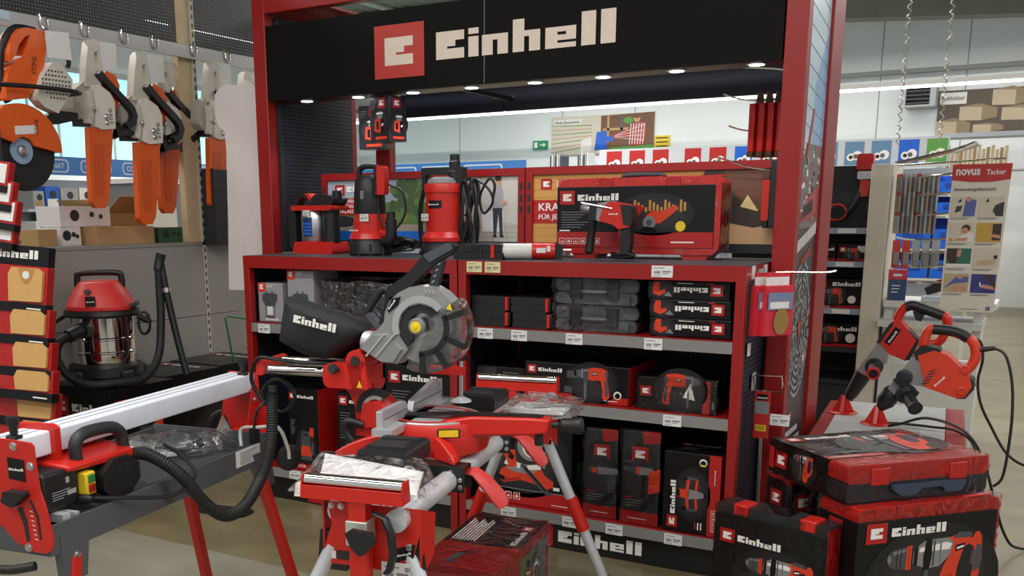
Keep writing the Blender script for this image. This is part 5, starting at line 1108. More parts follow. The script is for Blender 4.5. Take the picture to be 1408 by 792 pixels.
cb = obj('control_box', MB().box(-.15, -.445, .765, -.04, -.325, .86), BLK, T, bevel=.008)
m = MB(RIGHT(-.0394, -.44, .775)); lines(m, .02, .035, .06, 4, .006, 0, .002); m.rect(.07, .02, .1, .032, 0); m.rect(.068, .05, .08, .065, 0); obj('rating_plate', m, [LGREY], cb, smooth=False)
sw = obj('switch_box', MB().box(-.05, -.325, .782, -.02, -.29, .838), YEL, T, bevel=.004); obj('start_button', MB().box(-.02, -.318, .812, -.016, -.296, .832), GRN, sw, bevel=.002); obj('stop_button', MB().box(-.02, -.318, .788, -.016, -.296, .808), RED, sw, bevel=.002)
obj('handle', MB().tube([(-.06, -.305, .85), (-.06, -.308, .9), (-.06, -.285, .922), (-.06, -.23, .925), (-.06, -.17, .918), (-.06, -.14, .895), (-.06, -.133, .85)], .016, n=12, sub=5), CHAR, T)
obj('motor_cable', MB().tube([(-.03, -.32, .775), (.01, -.25, .76), (.06, -.1, .73), (.06, .0, .76), (.0, .03, .8), (-.08, .06, .82)], .0055, n=8), CORD, T)
obj('cable_gland', MB().lathe([(.012, 0), (.012, .015), (.008, .03)], (-.035, -.33, .775), (1, .2, 0), n=12), BLK, T)
obj('suction_hose', MB().tube([(-.07, -.14, .83), (-.02, -.1, .835), (.05, -.06, .78), (.09, .0, .68), (.1, .08, .625), (.1, .18, .63), (.1, .28, .7), (.1, .33, .78), (.1, .345, .88), (.1, .352, .93)], .0165, n=12, sub=26, rib=.1), RUB, T)
obj('hose_end', MB().cyl((.1, .352, .925), (.1, .354, .95), .013, n=14), CHAR, T)
m = MB(); ring = []
for i in range(60): a = i/60*6.283*4; ring.append((.06+.055*math.cos(a)+.003*math.sin(i*1.3), .45+.006*math.sin(i*.9), .9+.05*math.sin(a)+.002*math.cos(i*1.7)))
obj('cable_coil', m.tube(ring, .0045, n=6, sub=3), CORD, T)
obj('mains_plug', MB().prism(rrect(-.02, .75, .0, .8, .006), .4, .43, 'y'), BLK, T, bevel=.004); obj('plug_cable', MB().tube([(-.01, .415, .8), (.0, .42, .85), (.02, .44, .88)], .0045, n=6), CORD, T)
obj('drain_tube', MB().tube([(-.05, .4, .74), (-.06, .42, .79), (.0, .42, .8), (.06, .44, .8), (.085, .45, .74), (.09, .45, .7)], .006, n=8), mat('clear_tube', (190, 190, 180), .25), T)
obj('tilt_wheel', MB().lathe([(.036, 0), (.042, .006), (.042, .02), (.03, .026)], (.07, .47, .7), (.9, -.45, 0), n=20), BLK, T)
obj('instruction_label', MB().box(.0002, .29, .7, .001, .425, .75), PAPER, T, smooth=False)
m = MB(RIGHT(.0012, .29, .7)); lines(m, .02, .042, .1, 9, .0045, 0, .0015); obj('label_print', m, [GREY], T, smooth=False)
for yy, dy in ((-.4, -.1), (.43, .13)):
    for x, sx in ((-.01, 1), (-.45, -1)):
        if yy > 0 and sx < 0: x = -.3
        obj('leg_bracket', MB().prism([(yy-.05, .72), (yy+.05, .72), (yy+.05+dy*.2, .6), (yy-.02+dy*.2, .6)], x-.012, x+.012, 'x'), TR, T, bevel=.003, smooth=False)
        l = obj('leg', MB().loft([[(x-.015, yy-.016, .66), (x+.015, yy-.016, .66), (x+.015, yy+.016, .66), (x-.015, yy+.016, .66)], [(x-.015+.05*sx, yy+dy*1.6-.016, .012), (x+.015+.05*sx, yy+dy*1.6-.016, .012), (x+.015+.05*sx, yy+dy*1.6+.016, .012), (x-.015+.05*sx, yy+dy*1.6+.016, .012)]]), REDP, T, bevel=.003, smooth=False)
        obj('rubber_foot', MB().box(x-.02+.05*sx, yy+dy*1.6-.022, 0, x+.02+.05*sx, yy+dy*1.6+.022, .02), BLK, l, bevel=.003); bolt(T, (x+.012, yy, .66), (1, 0, 0), .008)
obj('cross_brace', MB().box(-.02, .0, .4, .0, .03, .43), REDP, T) if 0 else None
obj('carry_tube', MB().tube([(-.03, -.5, .662), (-.09, -.52, .652), (-.18, -.525, .65), (-.3, -.52, .655), (-.34, -.49, .665)], .011, n=10), BLK, T)
t = thing('parts_bag', 'crumpled clear bag of small parts lying in the water tray', 'bag', (1.25, -1.72, .742), .9)
m = MB(); rnd = random.Random(4); secs = []
for i in range(12):
    u = i/11; r = .045*(.5+.8*math.sin(min(1, u*1.15)*2.6))+.004; secs.append([(-.15+.3*u+rnd.uniform(-.006, .006), r*1.25*math.cos(a)*rnd.uniform(.8, 1.2), .034+r*.7*math.sin(a)*rnd.uniform(.8, 1.2)) for a in [k*.628 for k in range(10)]])
obj('film', m.loft(secs), BAG, t); obj('contents', MB().tube([(-.1, 0, .02), (-.02, .02, .03), (.04, -.01, .02), (.1, .01, .03)], .014, n=8), CHAR, t); obj('paper', MB().box(-.08, -.03, .004, .02, .02, .012), PAPER, t, smooth=False)
obj('knot', MB().lathe([(.004, 0), (.012, .01), (.05, .05), (.055, .055)], (.13, 0, .04), (1, .1, .3), n=14, cap=False), BAG, t)
# ================================================================== carton on the floor under the stand
def t_floor(m):
    w, d = .29, .65; m.rect(0, 0, w, .3, 1); m.rect(0, .3, w, d, 0); 
    for i in range(8): m.p2([(.02+i*.012, .33), (.026+i*.012, .33), (.026+i*.012, .58-.02*(i % 3)), (.02+i*.012, .58-.02*(i % 3))], 2, .0016)
    emblem(m, .272, .5, .045, 1, 2, up=True); word(m, .262, .33, .15, 2, up=True)
    m.p2([(.09, .2), (.17, .21), (.165, .23), (.13, .225), (.115, .12), (.13, .1), (.07, .1), (.085, .12), (.1, .21)], 5, .002); m.rect(.03, .21, .2, .22, 4, .0018); m.rect(.05, .06, .22, .07, 4, .0018)
def r_floor(m):
    m.rect(0, 0, .65, .3, 1); m.rect(.3, .02, .62, .26, 3, .0012); m.rect(.3, .02, .4, .26, 10, .0014); pic_saw(m, .36, .05, .2); m.rect(.5, .02, .62, .1, 8, .0014)
t = carton('red and black wrapped carton on floor under the saw stand', 1.745, -1.17, 0, .29, .65, .3, math.radians(9), side=REDC, body=REDC, top=t_floor, right=r_floor, film=.004)
# ================================================================== left partition with hanging saws
PART = mat('grey_partition_panel', (152, 148, 143), .55, var=.03)
pw = thing('partition_counter', 'grey low partition wall with ledge left of the display', 'partition', (-1, 0, 0))
for z0, z1 in ((0, .838), (.842, 1.27)):
    for y0, y1 in ((-2.2, -.6), (-.596, .735), (.765, 1.7)): obj('panel', MB().box(-.03, y0, z0, 0, y1, z1), PART, pw, bevel=.002, smooth=False)
obj('ledge', MB().box(-.62, -2.2, 1.27, .004, 1.7, 1.29), mat('ledge_grey', (142, 138, 132), .5), pw, smooth=False)
obj('back_panel', MB().box(-.62, -2.2, 0, -.6, 1.7, 1.27), PART, pw, smooth=False)
fr_ = thing('partition_frame', 'pale wood post and perforated steel strip carrying the tool rail', 'frame', (-1, .7, 0))
obj('wood_post', MB().box(-.06, -.07, 1.29, -.01, .03, 2.9), WOOD, fr_, bevel=.002)
obj('steel_strip', MB().box(-.02, .033, 0, .004, .062, 2.9), mat('strip_cream', (190, 184, 168), .5), fr_, smooth=False)
sl = obj('strip_slots', MB(), INK, fr_); 
m = MB()
for i in range(58): m.box(.0042, .042, .03+i*.05, .0048, .053, .056+i*.05)
bpy.data.objects.remove(sl); sl = obj('strip_slots', m, INK, fr_, smooth=False); sl['kind'] = 'stuff'
PB = mat_perf('black_pegboard', (22, 24, 27), .018, .0028, 'YZ', True)
up_ = thing('upper_pegboard', 'black perforated panels above the tool rail', 'pegboard', (-1, 0, 2.425))
for y0, y1 in ((-2.2, .63), (.765, 1.7)): obj('panel', MB().box(-.012, y0, 0, -.01, y1, .6), PB, up_, smooth=False)
obj('panel_edge', MB().box(-.02, -2.2, 0, 0, .63, .012).box(-.02, .765, 0, 0, 1.7, .012), CHAR, up_, smooth=False)
lp_ = tag(obj('lower_pegboard', MB().box(-.9, .755, 1.27, -.895, 1.2, 1.72), mat_perf('black_pegboard_closed', (24, 26, 30), .016, .003, 'YZ', False), smooth=False), 'small black perforated panel right of the pale wood post', 'pegboard')
obj('edge_frame', MB().box(-.995, .75, 1.27, -.892, .755, 1.725), CHAR, lp_, smooth=False)
rail = thing('tool_rail', 'grey steel rail with wire hooks holding the hanging saws', 'rail', (-.97, 0, 2.35))
obj('bar', MB().box(-.012, -2.2, 0, .0, 1.7, .075), mat('rail_grey', (168, 166, 164), .4, metal=.3), rail, bevel=.002)
for y in (-.31, -.06, .2, .42, .72, 1.0):
    obj('wire_hook', MB().tube([(-.014, y-.02, .08), (.004, y-.02, .085), (.006, y-.018, .03), (.006, y+.018, .02), (.004, y+.02, .075), (-.014, y+.02, .08)], .0045, n=8, sub=3), CHROME, rail)
obj('rail_tag', MB().box(.0005, -.62, .03, .003, -.5, .07), mat('pale_blue_tag', (176, 200, 214), .4), rail, smooth=False)
# ------------------------------------------------------------------ chainsaws: prototype hung by its rear handle
STB = [mat('saw_grey_print', (70, 66, 62), .5)]
def chainsaw(label, y, dz=0, k=1.0, dx=0):
    """origin on the rail hook; outlines in (y, z), bar pointing down"""
    t = thing('chainsaw', label, 'chainsaw', (-.95+dx, y, 2.37+dz), group='chainsaws hanging on the rail'); t.scale = (k, k, k)
    S_ = lambda P: [(a+.06, b-2.37) for a, b in P]
    obj('rear_handle', MB().prism(S_([(-.082, 2.335), (-.06, 2.354), (-.024, 2.353), (-.024, 2.3), (-.05, 2.29), (-.058, 2.24), (-.05, 2.19), (-.019, 2.17), (-.019, 2.12), (-.125, 2.11), (-.112, 2.2), (-.1, 2.26)]), -.03, .02, 'x'), CREAM, t, bevel=.006)
    obj('handle_guard', MB().prism(S_([(-.024, 2.353), (-.012, 2.34), (.0, 2.25), (.012, 2.17), (-.004, 2.16), (-.016, 2.24), (-.03, 2.32)]), -.025, .015, 'x'), CREAM, t, bevel=.003)
    obj('engine_core', MB().prism(S_([(-.13, 2.13), (.03, 2.13), (.06, 2.05), (.06, 1.92), (-.13, 1.915)]), -.1, .004, 'x'), BLK, t, bevel=.004)
    obj('engine_casing', MB().prism(S_([(-.12, 2.139), (-.095, 2.135), (-.1, 2.05), (-.104, 1.96), (-.148, 1.943), (-.201, 1.992), (-.195, 2.085)]), -.11, .01, 'x'), mat('cream_dull', (176, 170, 158), .5), t, bevel=.015)
    cc = obj('clutch_cover', MB().prism(S_([(-.097, 2.115), (-.06, 2.128), (.014, 2.092), (.041, 2.048), (.034, 1.909), (-.059, 1.898), (-.1, 1.91), (-.085, 2.013)]), .004, .045, 'x'), mat('cream_cover', (222, 218, 208), .4), t, bevel=.01)
    for a, b, r in ((-.025, 1.965, .016), (-.022, 1.935, .014), (-.1, 2.0, .012)): obj('cover_nut', MB().lathe([(r, .044), (r, .05), (r*.6, .056)], (0, a+.06, b-2.37), (1, 0, 0), n=8), STEEL, cc)
    m = MB(face((.0458, .082, -.44), (0, -.1, 1), (0, -1, -.1))); text(m, 'STIHL', 0, 0, .022, 0, .001, width=.085, shear=.2); obj('lettering', m, STB, cc, smooth=False)
    obj('top_cover', MB().prism(S_([(.0, 2.17), (.033, 2.209), (.093, 2.189), (.118, 2.143), (.101, 2.045), (.071, 1.994), (.0, 2.0)]), -.09, .005, 'x'), ORANGE, t, bevel=.012)
    obj('front_handle', MB().prism(S_(strip([(-.05, 2.185), (.0, 2.14), (.058, 2.096), (.12, 2.05), (.155, 2.02), (.169, 1.985), (.15, 1.945), (.11, 1.925)], .034)), .02, .055, 'x'), BLK, t, bevel=.009)
    obj('handle_return', MB().tube([(.04, .17+.06, 1.99-2.37), (.0, .165+.06, 1.96-2.37), (-.08, .14+.06, 1.95-2.37), (-.1, .05+.06, 2.03-2.37)], .015, n=10), BLK, t)
    obj('hand_guard', MB().prism(S_([(.03, 1.9), (.06, 1.93), (.14, 1.915), (.18, 1.9), (.185, 1.885), (.1, 1.88), (.04, 1.855), (.015, 1.86)]), -.1, .03, 'x'), BLK, t, bevel=.006)
    obj('bumper_spike', MB().prism(S_([(-.02, 1.91), (.05, 1.905), (.06, 1.87), (.02, 1.86)]), .01, .03, 'x'), STEEL, t, bevel=.002)
    sc = obj('bar_cover', MB().prism(S_([(-.135, 1.905), (.022, 1.905), (.015, 1.83), (-.002, 1.73), (-.038, 1.53), (-.064, 1.491), (-.125, 1.491), (-.15, 1.52), (-.146, 1.7)]), .0, .034, 'x'), ORANGE, t, bevel=.008)
    obj('cover_recess', MB().prism([(p[0]+.06, p[1]-2.37) for p in [(-.105, 1.82), (-.045, 1.82), (-.062, 1.6), (-.075, 1.56), (-.105, 1.56), (-.12, 1.6)]], .034, .037, 'x'), mat('orange_dark', (204, 80, 24), .4), sc, bevel=.002)
    m = MB(face((.0378, .002, -.72), (0, -.08, 1), (0, -1, -.08))); text(m, 'STIHL', 0, 0, .025, 0, .0006, width=.1, shear=.2); obj('moulded_name', m, [MATS['orange_dark'] if 0 else ORANGE], sc, smooth=False)
    obj('chain_catcher', MB().prism(S_(strip([(-.12, 2.09), (-.108, 2.02), (-.118, 1.96), (-.13, 1.925)], .03)), .006, .04, 'x'), CREAM, t, bevel=.008)
    obj('oil_cap', MB().cyl((.012, -.055+.06, 2.1-2.37), (.03, -.055+.06, 2.1-2.37), .018, n=14), mat('amber_cap', (150, 84, 40), .4), t)
    obj('muffler', MB().box(-.06, .09, -.5, .0, .17, -.42), CHAR, t, bevel=.008)
    obj('price_sheet', MB().prism([(.045, -.02), (.165, -.017), (.16, -.153), (.05, -.153)], .012, .0135, 'x'), PAPER, t, smooth=False)
    obj('trigger', MB().prism(S_([(-.02, 2.2), (.0, 2.19), (.005, 2.16), (-.02, 2.15)]), -.02, .01, 'x'), BLK, t, bevel=.003)
    obj('pull_cord_cover', MB().cyl((-.11, -.05, -.33), (-.135, -.05, -.33), .07, n=20), CREAM, t)
    return t
chainsaw('orange and cream chainsaw hanging beside the cut-off saw', -.05, 0, 1.0)
chainsaw('chainsaw with the widest orange bar cover, second along the rail', .27, -.02, 1.08)
chainsaw('chainsaw with slim orange bar cover beside the wood post', .53, -.03, 1.0, -.1)
chainsaw('chainsaw hanging just right of the pale wood post', .83, .0, 1.0)
chainsaw('chainsaw mostly hidden behind the white cut-out board', 1.16, -.02, 1.0, -.03)
# ------------------------------------------------------------------ cut-off saw
t = thing('cutoff_saw', 'orange petrol cut-off saw with large black disc at top left', 'saw', (-.9, -.45, 2.36)); Q = lambda P: [(a+.45, b-2.36) for a, b in P]
body = Q([(-.536, 2.326), (-.499, 2.337), (-.401, 2.336), (-.398, 2.249), (-.418, 2.175), (-.48, 2.065), (-.523, 2.01), (-.645, 1.988), (-.64, 2.061), (-.62, 2.12), (-.564, 2.188), (-.533, 2.197), (-.502, 2.256), (-.484, 2.304), (-.51, 2.295), (-.551, 2.25), (-.573, 2.2), (-.61, 2.16), (-.607, 2.222), (-.563, 2.298)])
obj('body', MB().prism(body, -.07, .05, 'x'), ORANGE, t, bevel=.012)
fn = obj('fan_housing', MB().prism(Q([(-.391, 2.193), (-.341, 2.184), (-.283, 2.117), (-.295, 2.062), (-.341, 2.005), (-.385, 1.948), (-.465, 1.973), (-.504, 2.011), (-.448, 2.13)]), .02, .085, 'x'), CREAM, t, bevel=.015)
for i in range(9):
    for j in range(7):
        a = -.46+i*.019; b = 2.02+j*.021
        if ((a+.385)/.08)**2+((b-2.085)/.075)**2 < 1: obj('vent_slot', MB().prism(Q([(a-.006, b-.005), (a+.004, b-.002), (a+.006, b+.006), (a-.004, b+.003)]), .085, .0862, 'x'), INK, fn, smooth=False)
obj('grip_frame', MB().tube([(0, a+.45, b-2.36) for a, b in ((-.42, 2.335), (-.53, 2.33), (-.598, 2.253), (-.629, 2.171), (-.63, 2.051), (-.6, 1.99))], .02, n=10), BLK, t)
obj('front_bar', MB().tube([(.1, -.3, -.31), (.11, -.1, -.302), (.11, .08, -.3), (.1, .19, -.304), (.02, .21, -.304), (-.08, .2, -.304)], .011, n=10), BLK, t)
obj('guard', MB().prism(Q(arc(-.585, 1.765, .215, -2, 160, 18)+arc(-.585, 1.765, .06, 150, 20, 8)), .0, .07, 'x'), ORANGE, t, bevel=.01)
obj('cutting_disc', MB().cyl((.035, -.135, -.6), (.041, -.135, -.6), .19, n=56), mat('abrasive_black', (34, 33, 32), .85, bump=.4, bscale=300), t)
fl = obj('disc_flange', MB().cyl((.041, -.135, -.6), (.046, -.135, -.6), .062, n=32), mat('blue_flange', (150, 176, 206), .4), t)
obj('disc_washer', MB().lathe([(.03, .046), (.026, .06), (.012, .064)], (0, -.135, -.6), (1, 0, 0), n=24), STEEL, fl)
obj('drive_arm', MB().prism(Q([(-.44, 1.91), (-.42, 1.935), (-.352, 1.968), (-.232, 1.965), (-.235, 1.93), (-.357, 1.9)]), -.01, .04, 'x'), BLK, t, bevel=.006)
gl = obj('warning_label', MB().prism(Q([(-.63, 1.832), (-.51, 1.845), (-.512, 1.885), (-.63, 1.872)]), .0705, .0715, 'x'), PAPER, t, smooth=False)
m = MB(face((.0718, -.055, -.52), (0, .1, 1), (0, -1, .1))); text(m, 'STIHL', 0, .0, .02, 0, .0008, width=.075, shear=.2); m.M = face((.0508, -.02, -.24), (0, .12, 1), (0, -1, .12)); text(m, 'STIHL', 0, 0, .025, 0, .0008, width=.09, shear=.2); obj('lettering', m, [mat('brown_ink', (96, 44, 20), .5)], t, smooth=False)
obj('price_sheet', MB().prism(Q([(-.403, 2.336), (-.265, 2.345), (-.259, 2.215), (-.402, 2.213)]), .06, .0615, 'x'), PAPER, t, smooth=False)
obj('side_hose', MB().tube([(.0, .12, -.02), (.0, .2, -.06), (.0, .22, -.14), (.0, .21, -.17)], .012, n=8), BLK, t)
# ------------------------------------------------------------------ goods on the ledge
def ledge_box(label, y, x, w, d, h, c, rz=0, pr=True, nm='ledge_carton'):
    t = thing(nm, label, 'carton', (x, y, 1.29), rz); obj('box', MB().box(-d, 0, 0, 0, w, h), c, t, bevel=.002, smooth=False)
    if pr: m = MB(RIGHT(.0006, 0, 0)); m.disc(w*.28, h*.55, h*.28, 0); m.disc(w*.62, h*.6, h*.14, 0); m.disc(w*.8, h*.5, h*.12, 0); obj('print', m, [INK], t, smooth=False)
    return t
ledge_box('plain brown carton at left end of the ledge', -.34, -1.12, .12, .15, .09, CARD, 0, False)
ledge_box('white carton with helmet picture, lower of a stack on ledge', -.18, -1.14, .13, .16, .1, PAPER)
t = ledge_box('white carton with headset pictures, upper of a stack on ledge', -.17, -1.15, .34, .2, .11, PAPER); t.location.z = 1.392
ledge_box('long open brown carton in front of the white cartons', -.02, -1.05, .42, .16, .1, CARD, 0, False)
t = thing('open_carton', 'open brown carton with raised flaps on the ledge', 'carton', (-1.22, .2, 1.29))
obj('box', MB().box(-.3, 0, 0, 0, .3, .18), CARD, t, smooth=False); obj('flap', MB().prism([(0, .18), (.12, .3), (.124, .296), (.004, .176)], 0, .3, 'y') if 0 else MB().loft([[(0, .0, .18), (0, .3, .18), (.004, .3, .178), (.004, 0, .178)], [(.1, .02, .27), (.1, .32, .27), (.104, .32, .268), (.104, .02, .268)]]), CARD, t, smooth=False); obj('flap', MB().loft([[(-.3, 0, .18), (0, 0, .18), (0, .003, .18), (-.3, .003, .18)], [(-.3, -.1, .25), (0, -.1, .25), (0, -.097, .25), (-.3, -.097, .25)]]), CARD, t, smooth=False)
ledge_box('dark green carton lying near the wood post', .44, -1.06, .2, .15, .09, mat('dark_green_card', (44, 84, 56), .5), 0, True)
t = thing('paper_stack', 'fanned stack of dark catalogues on the ledge', 'papers', (-1.14, .3, 1.29))
for i in range(6): obj('sheet', MB().box(-.24, 0, i*.008, 0, .4, i*.008+.006), CHAR if i % 2 else LGREY, t, (.004*i, .012*i, 0), rz=.05*i-.1, smooth=False)
t = thing('display_cabinet', 'grey cabinet with paper notices behind the slim chainsaw', 'cabinet', (-3.2, 2.2, 0))
obj('body', MB().box(-.4, 0, 0, 0, 1.1, 1.72), mat('cabinet_grey', (122, 124, 128), .5), t, smooth=False); obj('top', MB().box(-.42, -.02, 1.72, .02, 1.12, 1.76), PAPER, t, smooth=False); obj('notice', MB().box(.001, .55, 1.3, .004, .95, 1.62), PAPER, t, smooth=False); obj('notice', MB().box(.001, .1, 1.3, .004, .45, 1.6), CREAM, t, smooth=False)
# ------------------------------------------------------------------ white cut-out board by the frame post
ol = [(-.55, 1.03), (-.16, 1.03), (-.16, 2.12), (-.28, 2.125), (-.31, 2.15), (-.36, 2.165), (-.4, 2.14), (-.47, 2.15), (-.54, 2.14), (-.58, 2.1), (-.585, 2.0), (-.56, 1.93), (-.52, 1.9), (-.515, 1.8), (-.53, 1.4)]
t = thing('cutout_board', 'blank white cut-out display board fixed beside the left red post', 'board', (0, .47, 0))
obj('board', MB().prism(ol, 0, .012, 'y'), mat('white_board', (226, 218, 214), .6), t, smooth=False); obj('bracket', MB().box(-.2, .012, 1.5, -.14, .03, 1.56), LGREY, t, smooth=False)
t = thing('floor_plate', 'flat black foot plate on floor beneath the tile saw tray', 'plate', (-.12, -.33, 0), .15)
obj('plate', MB().prism(rrect(0, -.06, .34, .06, .03), 0, .012, 'z'), BLK, t, bevel=.003); obj('grip_strip', MB().box(.05, -.03, .012, .29, .03, .016), RUB, t, bevel=.002)
# green wire frame
t = tag(obj('green_wire_frame', MB().tube([(-.62, .55, .6), (-.62, .5, .86), (-.615, .52, .87), (-.58, .72, .83)], .006, n=8, sub=1), GRN), 'thin green wire frame leaning by the grey partition', 'frame')
# ------------------------------------------------------------------ cartons under the vacuum
def f_va(m): logo(m, .03, .44, .1, 1, 2, 3.0); lines(m, .05, .12, .06, 2, .02, 1, .01); m.rect(0, 0, .47, .05, 1)
def r_va(m): logo(m, .02, .44, .1, 1, 2, 3.0); pic_pump(m, .12, .08, .2)
carton('black carton carrying the red and steel vacuum cleaner', -.93, -.5, 0, .47, .42, .598, 0, front=f_va, right=r_va)
def r_vb(m): logo(m, .05, .42, .08, 1, 2, 3.2); glow(m, .4, .22, .2, .17); m.disc(.4, .22, .13, 3); m.disc(.4, .22, .1, 0, .0016); pz(m, [(.0,.0),(.3,.5),(.5,.9),(.6,.9),(.4,.4),(.3,0)], 4, .3, .12, .25); m.rect(.08, .08, .2, .2, 2, .0018); m.rect(.09, .09, .19, .19, 0, .002)
def t_vb(m): logo(m, .05, .3, .06, 1, 2, 3.5); lines(m, .1, .25, .2, 6, .02); m.rect(.02, .6, .35, .66, 1)
carton('long black carton behind the vacuum, nearest the display', -.97, -.06, 0, .42, .42, .598, 0, right=r_vb, top=t_vb, front=f_va)
carton('long black carton at the corner between partition and display', -.97, .38, 0, .4, .45, .6, 0, right=r_vb, top=t_vb)
# ------------------------------------------------------------------ wet and dry vacuum
V = thing('vacuum_cleaner', 'red and stainless steel wet-dry vacuum with black hose', 'vacuum', (-.715, -.3, .6), .72)
obj('base', MB().lathe([(.17, .03), (.19, .04), (.185, .09), (.165, .1)], n=32), BLK, V)
for a in (30, 150, 230, 310):
    c, s_ = math.cos(math.radians(a))*.185, math.sin(math.radians(a))*.185; f = obj('castor_arm', MB().box(c-.03, s_-.03, .025, c+.03, s_+.03, .075), BLK, V, bevel=.01); obj('castor', MB().cyl((c-.012, s_, .022), (c+.012, s_, .022), .0215, n=14), CHAR, f)
prof = [(.155, .095), (.158, .1), (.158, .155), (.163, .16), (.163, .166), (.158, .171), (.158, .225), (.163, .23), (.163, .236), (.158, .241), (.158, .345)]
obj('steel_drum', MB().lathe(prof, n=48), CHROME, V)
obj('rim', MB().lathe([(.158, .34), (.185, .345), (.19, .355), (.185, .375), (.16, .385)], n=40), BLK, V)
hd = []
sq = lambda v_: math.copysign(abs(v_)**.72, v_)
for r, z, sx in ((.17, .378, 1), (.172, .4, 1), (.168, .405, 1), (.15, .455, .96), (.146, .46, .95), (.118, .512, .9), (.11, .52, .88), (.09, .523, .85)):
    hd.append([(r*sq(math.cos(a+.39))*sx, r*sq(math.sin(a+.39)), z) for a in [k*6.2832/16 for k in range(16)]])
H_ = obj('motor_head', MB().loft(hd), mat('soft_red_plastic', (206, 50, 46), .45), V, bevel=.004)
obj('head_recess', MB().box(.09, -.1, .385, .178, .1, .41), BLK, H_, bevel=.008)
obj('carry_handle', MB().tube([(-.11, 0, .49), (-.108, 0, .54), (-.085, 0, .562), (.085, 0, .562), (.108, 0, .54), (.11, 0, .49)], .0165, n=10), BLK, V)
obj('switch', MB().lathe([(.018, 0), (.016, .012)], (-.04, -.13, .47), (-.1, -.8, .5), n=14), BLK, V)
m = MB(face((-.05, -.176, .405), (1, .03, 0), (0, .12, 1))); m.rect(0, 0, .05, .05, 0); word(m, .006, .02, .038, 2); obj('badge', m, PM, H_, smooth=False)
for a in (-8, 172):
    c, s_ = math.cos(math.radians(a)), math.sin(math.radians(a)); obj('latch', MB().loft([[(c*r-s_*w_, s_*r+c*w_, z) for w_, r, z in ((-.02, r0, z0), (.02, r0, z0), (.02, r1, z1), (-.02, r1, z1))] for r0, z0, r1, z1 in ((.165, .35, .175, .36), (.195, .33, .2, .345), (.245, .3, .25, .315))]), BLK, V, bevel=.003)
obj('inlet', MB().cyl((-.06, -.14, .29), (-.08, -.2, .285), .04, n=20), BLK, V)
obj('inlet_elbow', MB().cyl((-.075, -.19, .288), (-.13, -.24, .265), .034, n=16), BLK, V)
obj('cable_hook', MB().tube([(.17, -.02, .33)]+[(.21+.03*math.cos(i*1.3), -.02+.02*math.sin(i*.9), .3+.06*math.sin(i*1.3)) for i in range(20)], .005, n=6, sub=3), CORD, V)
obj('hose', MB().tube([(-.12, -.235, .268), (-.17, -.255, .24), (-.19, -.26, .16), (-.14, -.26, .07), (-.04, -.27, .025), (.08, -.25, .025), (.2, -.16, .03), (.27, -.05, .12), (.29, .02, .3), (.29, .06, .5), (.29, .06, .58)], .021, n=12, sub=22, rib=.06), RUB, V)
obj('hose_grip', MB().tube([(.29, .06, .57), (.3, .07, .62), (.31, .07, .655)], .026, n=12, sub=3), BLK, V)
obj('suction_tube', MB().tube([(.305, .07, .6), (.315, .06, .52), (.33, .05, .42), (.37, .02, .2), (.41, -.01, .02)], .019, n=12, sub=3), BLK, V)
obj('tube_ring', MB().cyl((.322, .055, .475), (.326, .053, .452), .023, n=16), STEEL, V)
# ------------------------------------------------------------------ dust bag packs hung at the left edge
RK = thing('pack_stand', 'dark perforated stand at left edge carrying the red packs', 'stand', (-.62, -.95, 0))
obj('board', MB().box(-.3, .03, 0, .06, .05, 1.95), mat_perf('stand_perforated', (46, 46, 48), .02, .004, 'XZ', False), RK, smooth=False); obj('foot', MB().box(-.3, -.2, 0, .06, .2, .03), CHAR, RK, smooth=False)
for z in (1.3, 1.46, 1.93): obj('hook', MB().tube([(.02, .03, z), (.12, -.1, z+.005), (.2, -.2, z+.015)], .004, n=6, sub=2), CHROME, RK)
TAN = mat('dust_bag_tan', (206, 160, 96), .7)
def bag_pack(label, x, y, z, h, tilt, head=False):
    w = .34; t = thing('dust_bag_pack', label, 'pack', (x, y, z), group='red dust bag packs', rot=(math.radians(-8), math.radians(tilt), .3))
    b = MB().box(0, 0, 0, w, .05, h); obj('box', b, REDC, t, bevel=.003, smooth=False)
    obj('black_foot', MB().box(-.002, -.004, 0, w+.002, .05, .04), BLKC, t, bevel=.002, smooth=False)
    bg_ = obj('paper_bag', MB().prism([(.165, .045), (.325, .05), (.325, h-.025), (.3, h-.008), (.17, h-.01), (.155, h-.04)], -.014, 0, 'y'), TAN, t, bevel=.005)
    m = MB(FRONT(0, -.0146, 0)); m.p2([(.205, h-.012), (.285, h-.012), (.275, h-.05), (.26, h-.075), (.235, h-.075), (.22, h-.05)], 0)
    if head: m.disc(.245, h-.04, .017, 1, .0018); obj('bag_valve', m, [mat('tan_dark', (184, 132, 76), .7), PAPER], bg_, smooth=False)
    m = MB(FRONT(0, -.0046, 0)); lines(m, w-.09, .015, .07, 1, .01, 2, .006); obj('foot_print', m, PM, t, smooth=False)
    m = MB(FRONT(0, -.0008, 0)); lines(m, .02, h-.06, .1, 6, .012, 4, .003); obj('front_print', m, PM, t, smooth=False)
    if head:
        hb = obj('header_card', MB().box(0, .0, h, w, .048, h+.085), BLKC, t, bevel=.002, smooth=False); m = MB(FRONT(0, -.0008, h)); word(m, .05, .03, .24, 2); obj('header_print', m, PM, hb, smooth=False)
packs = (('topmost with black header', 1.06, .2, True), ('second from top', .92, .16, False), ('third from top', .78, .16, False), ('fourth from top, mostly covered', .68, .14, False), ('fifth from top', .55, .16, False), ('lowest', .4, .19, False))
for i, (s_, z, h, hd_) in enumerate(packs): bag_pack(f'red dust bag pack, {s_}, hanging at left edge', -.53+.012*i-(.05 if i > 3 else 0), -1.12-.012*i+.04*(i > 3), z, h, 4, hd_)
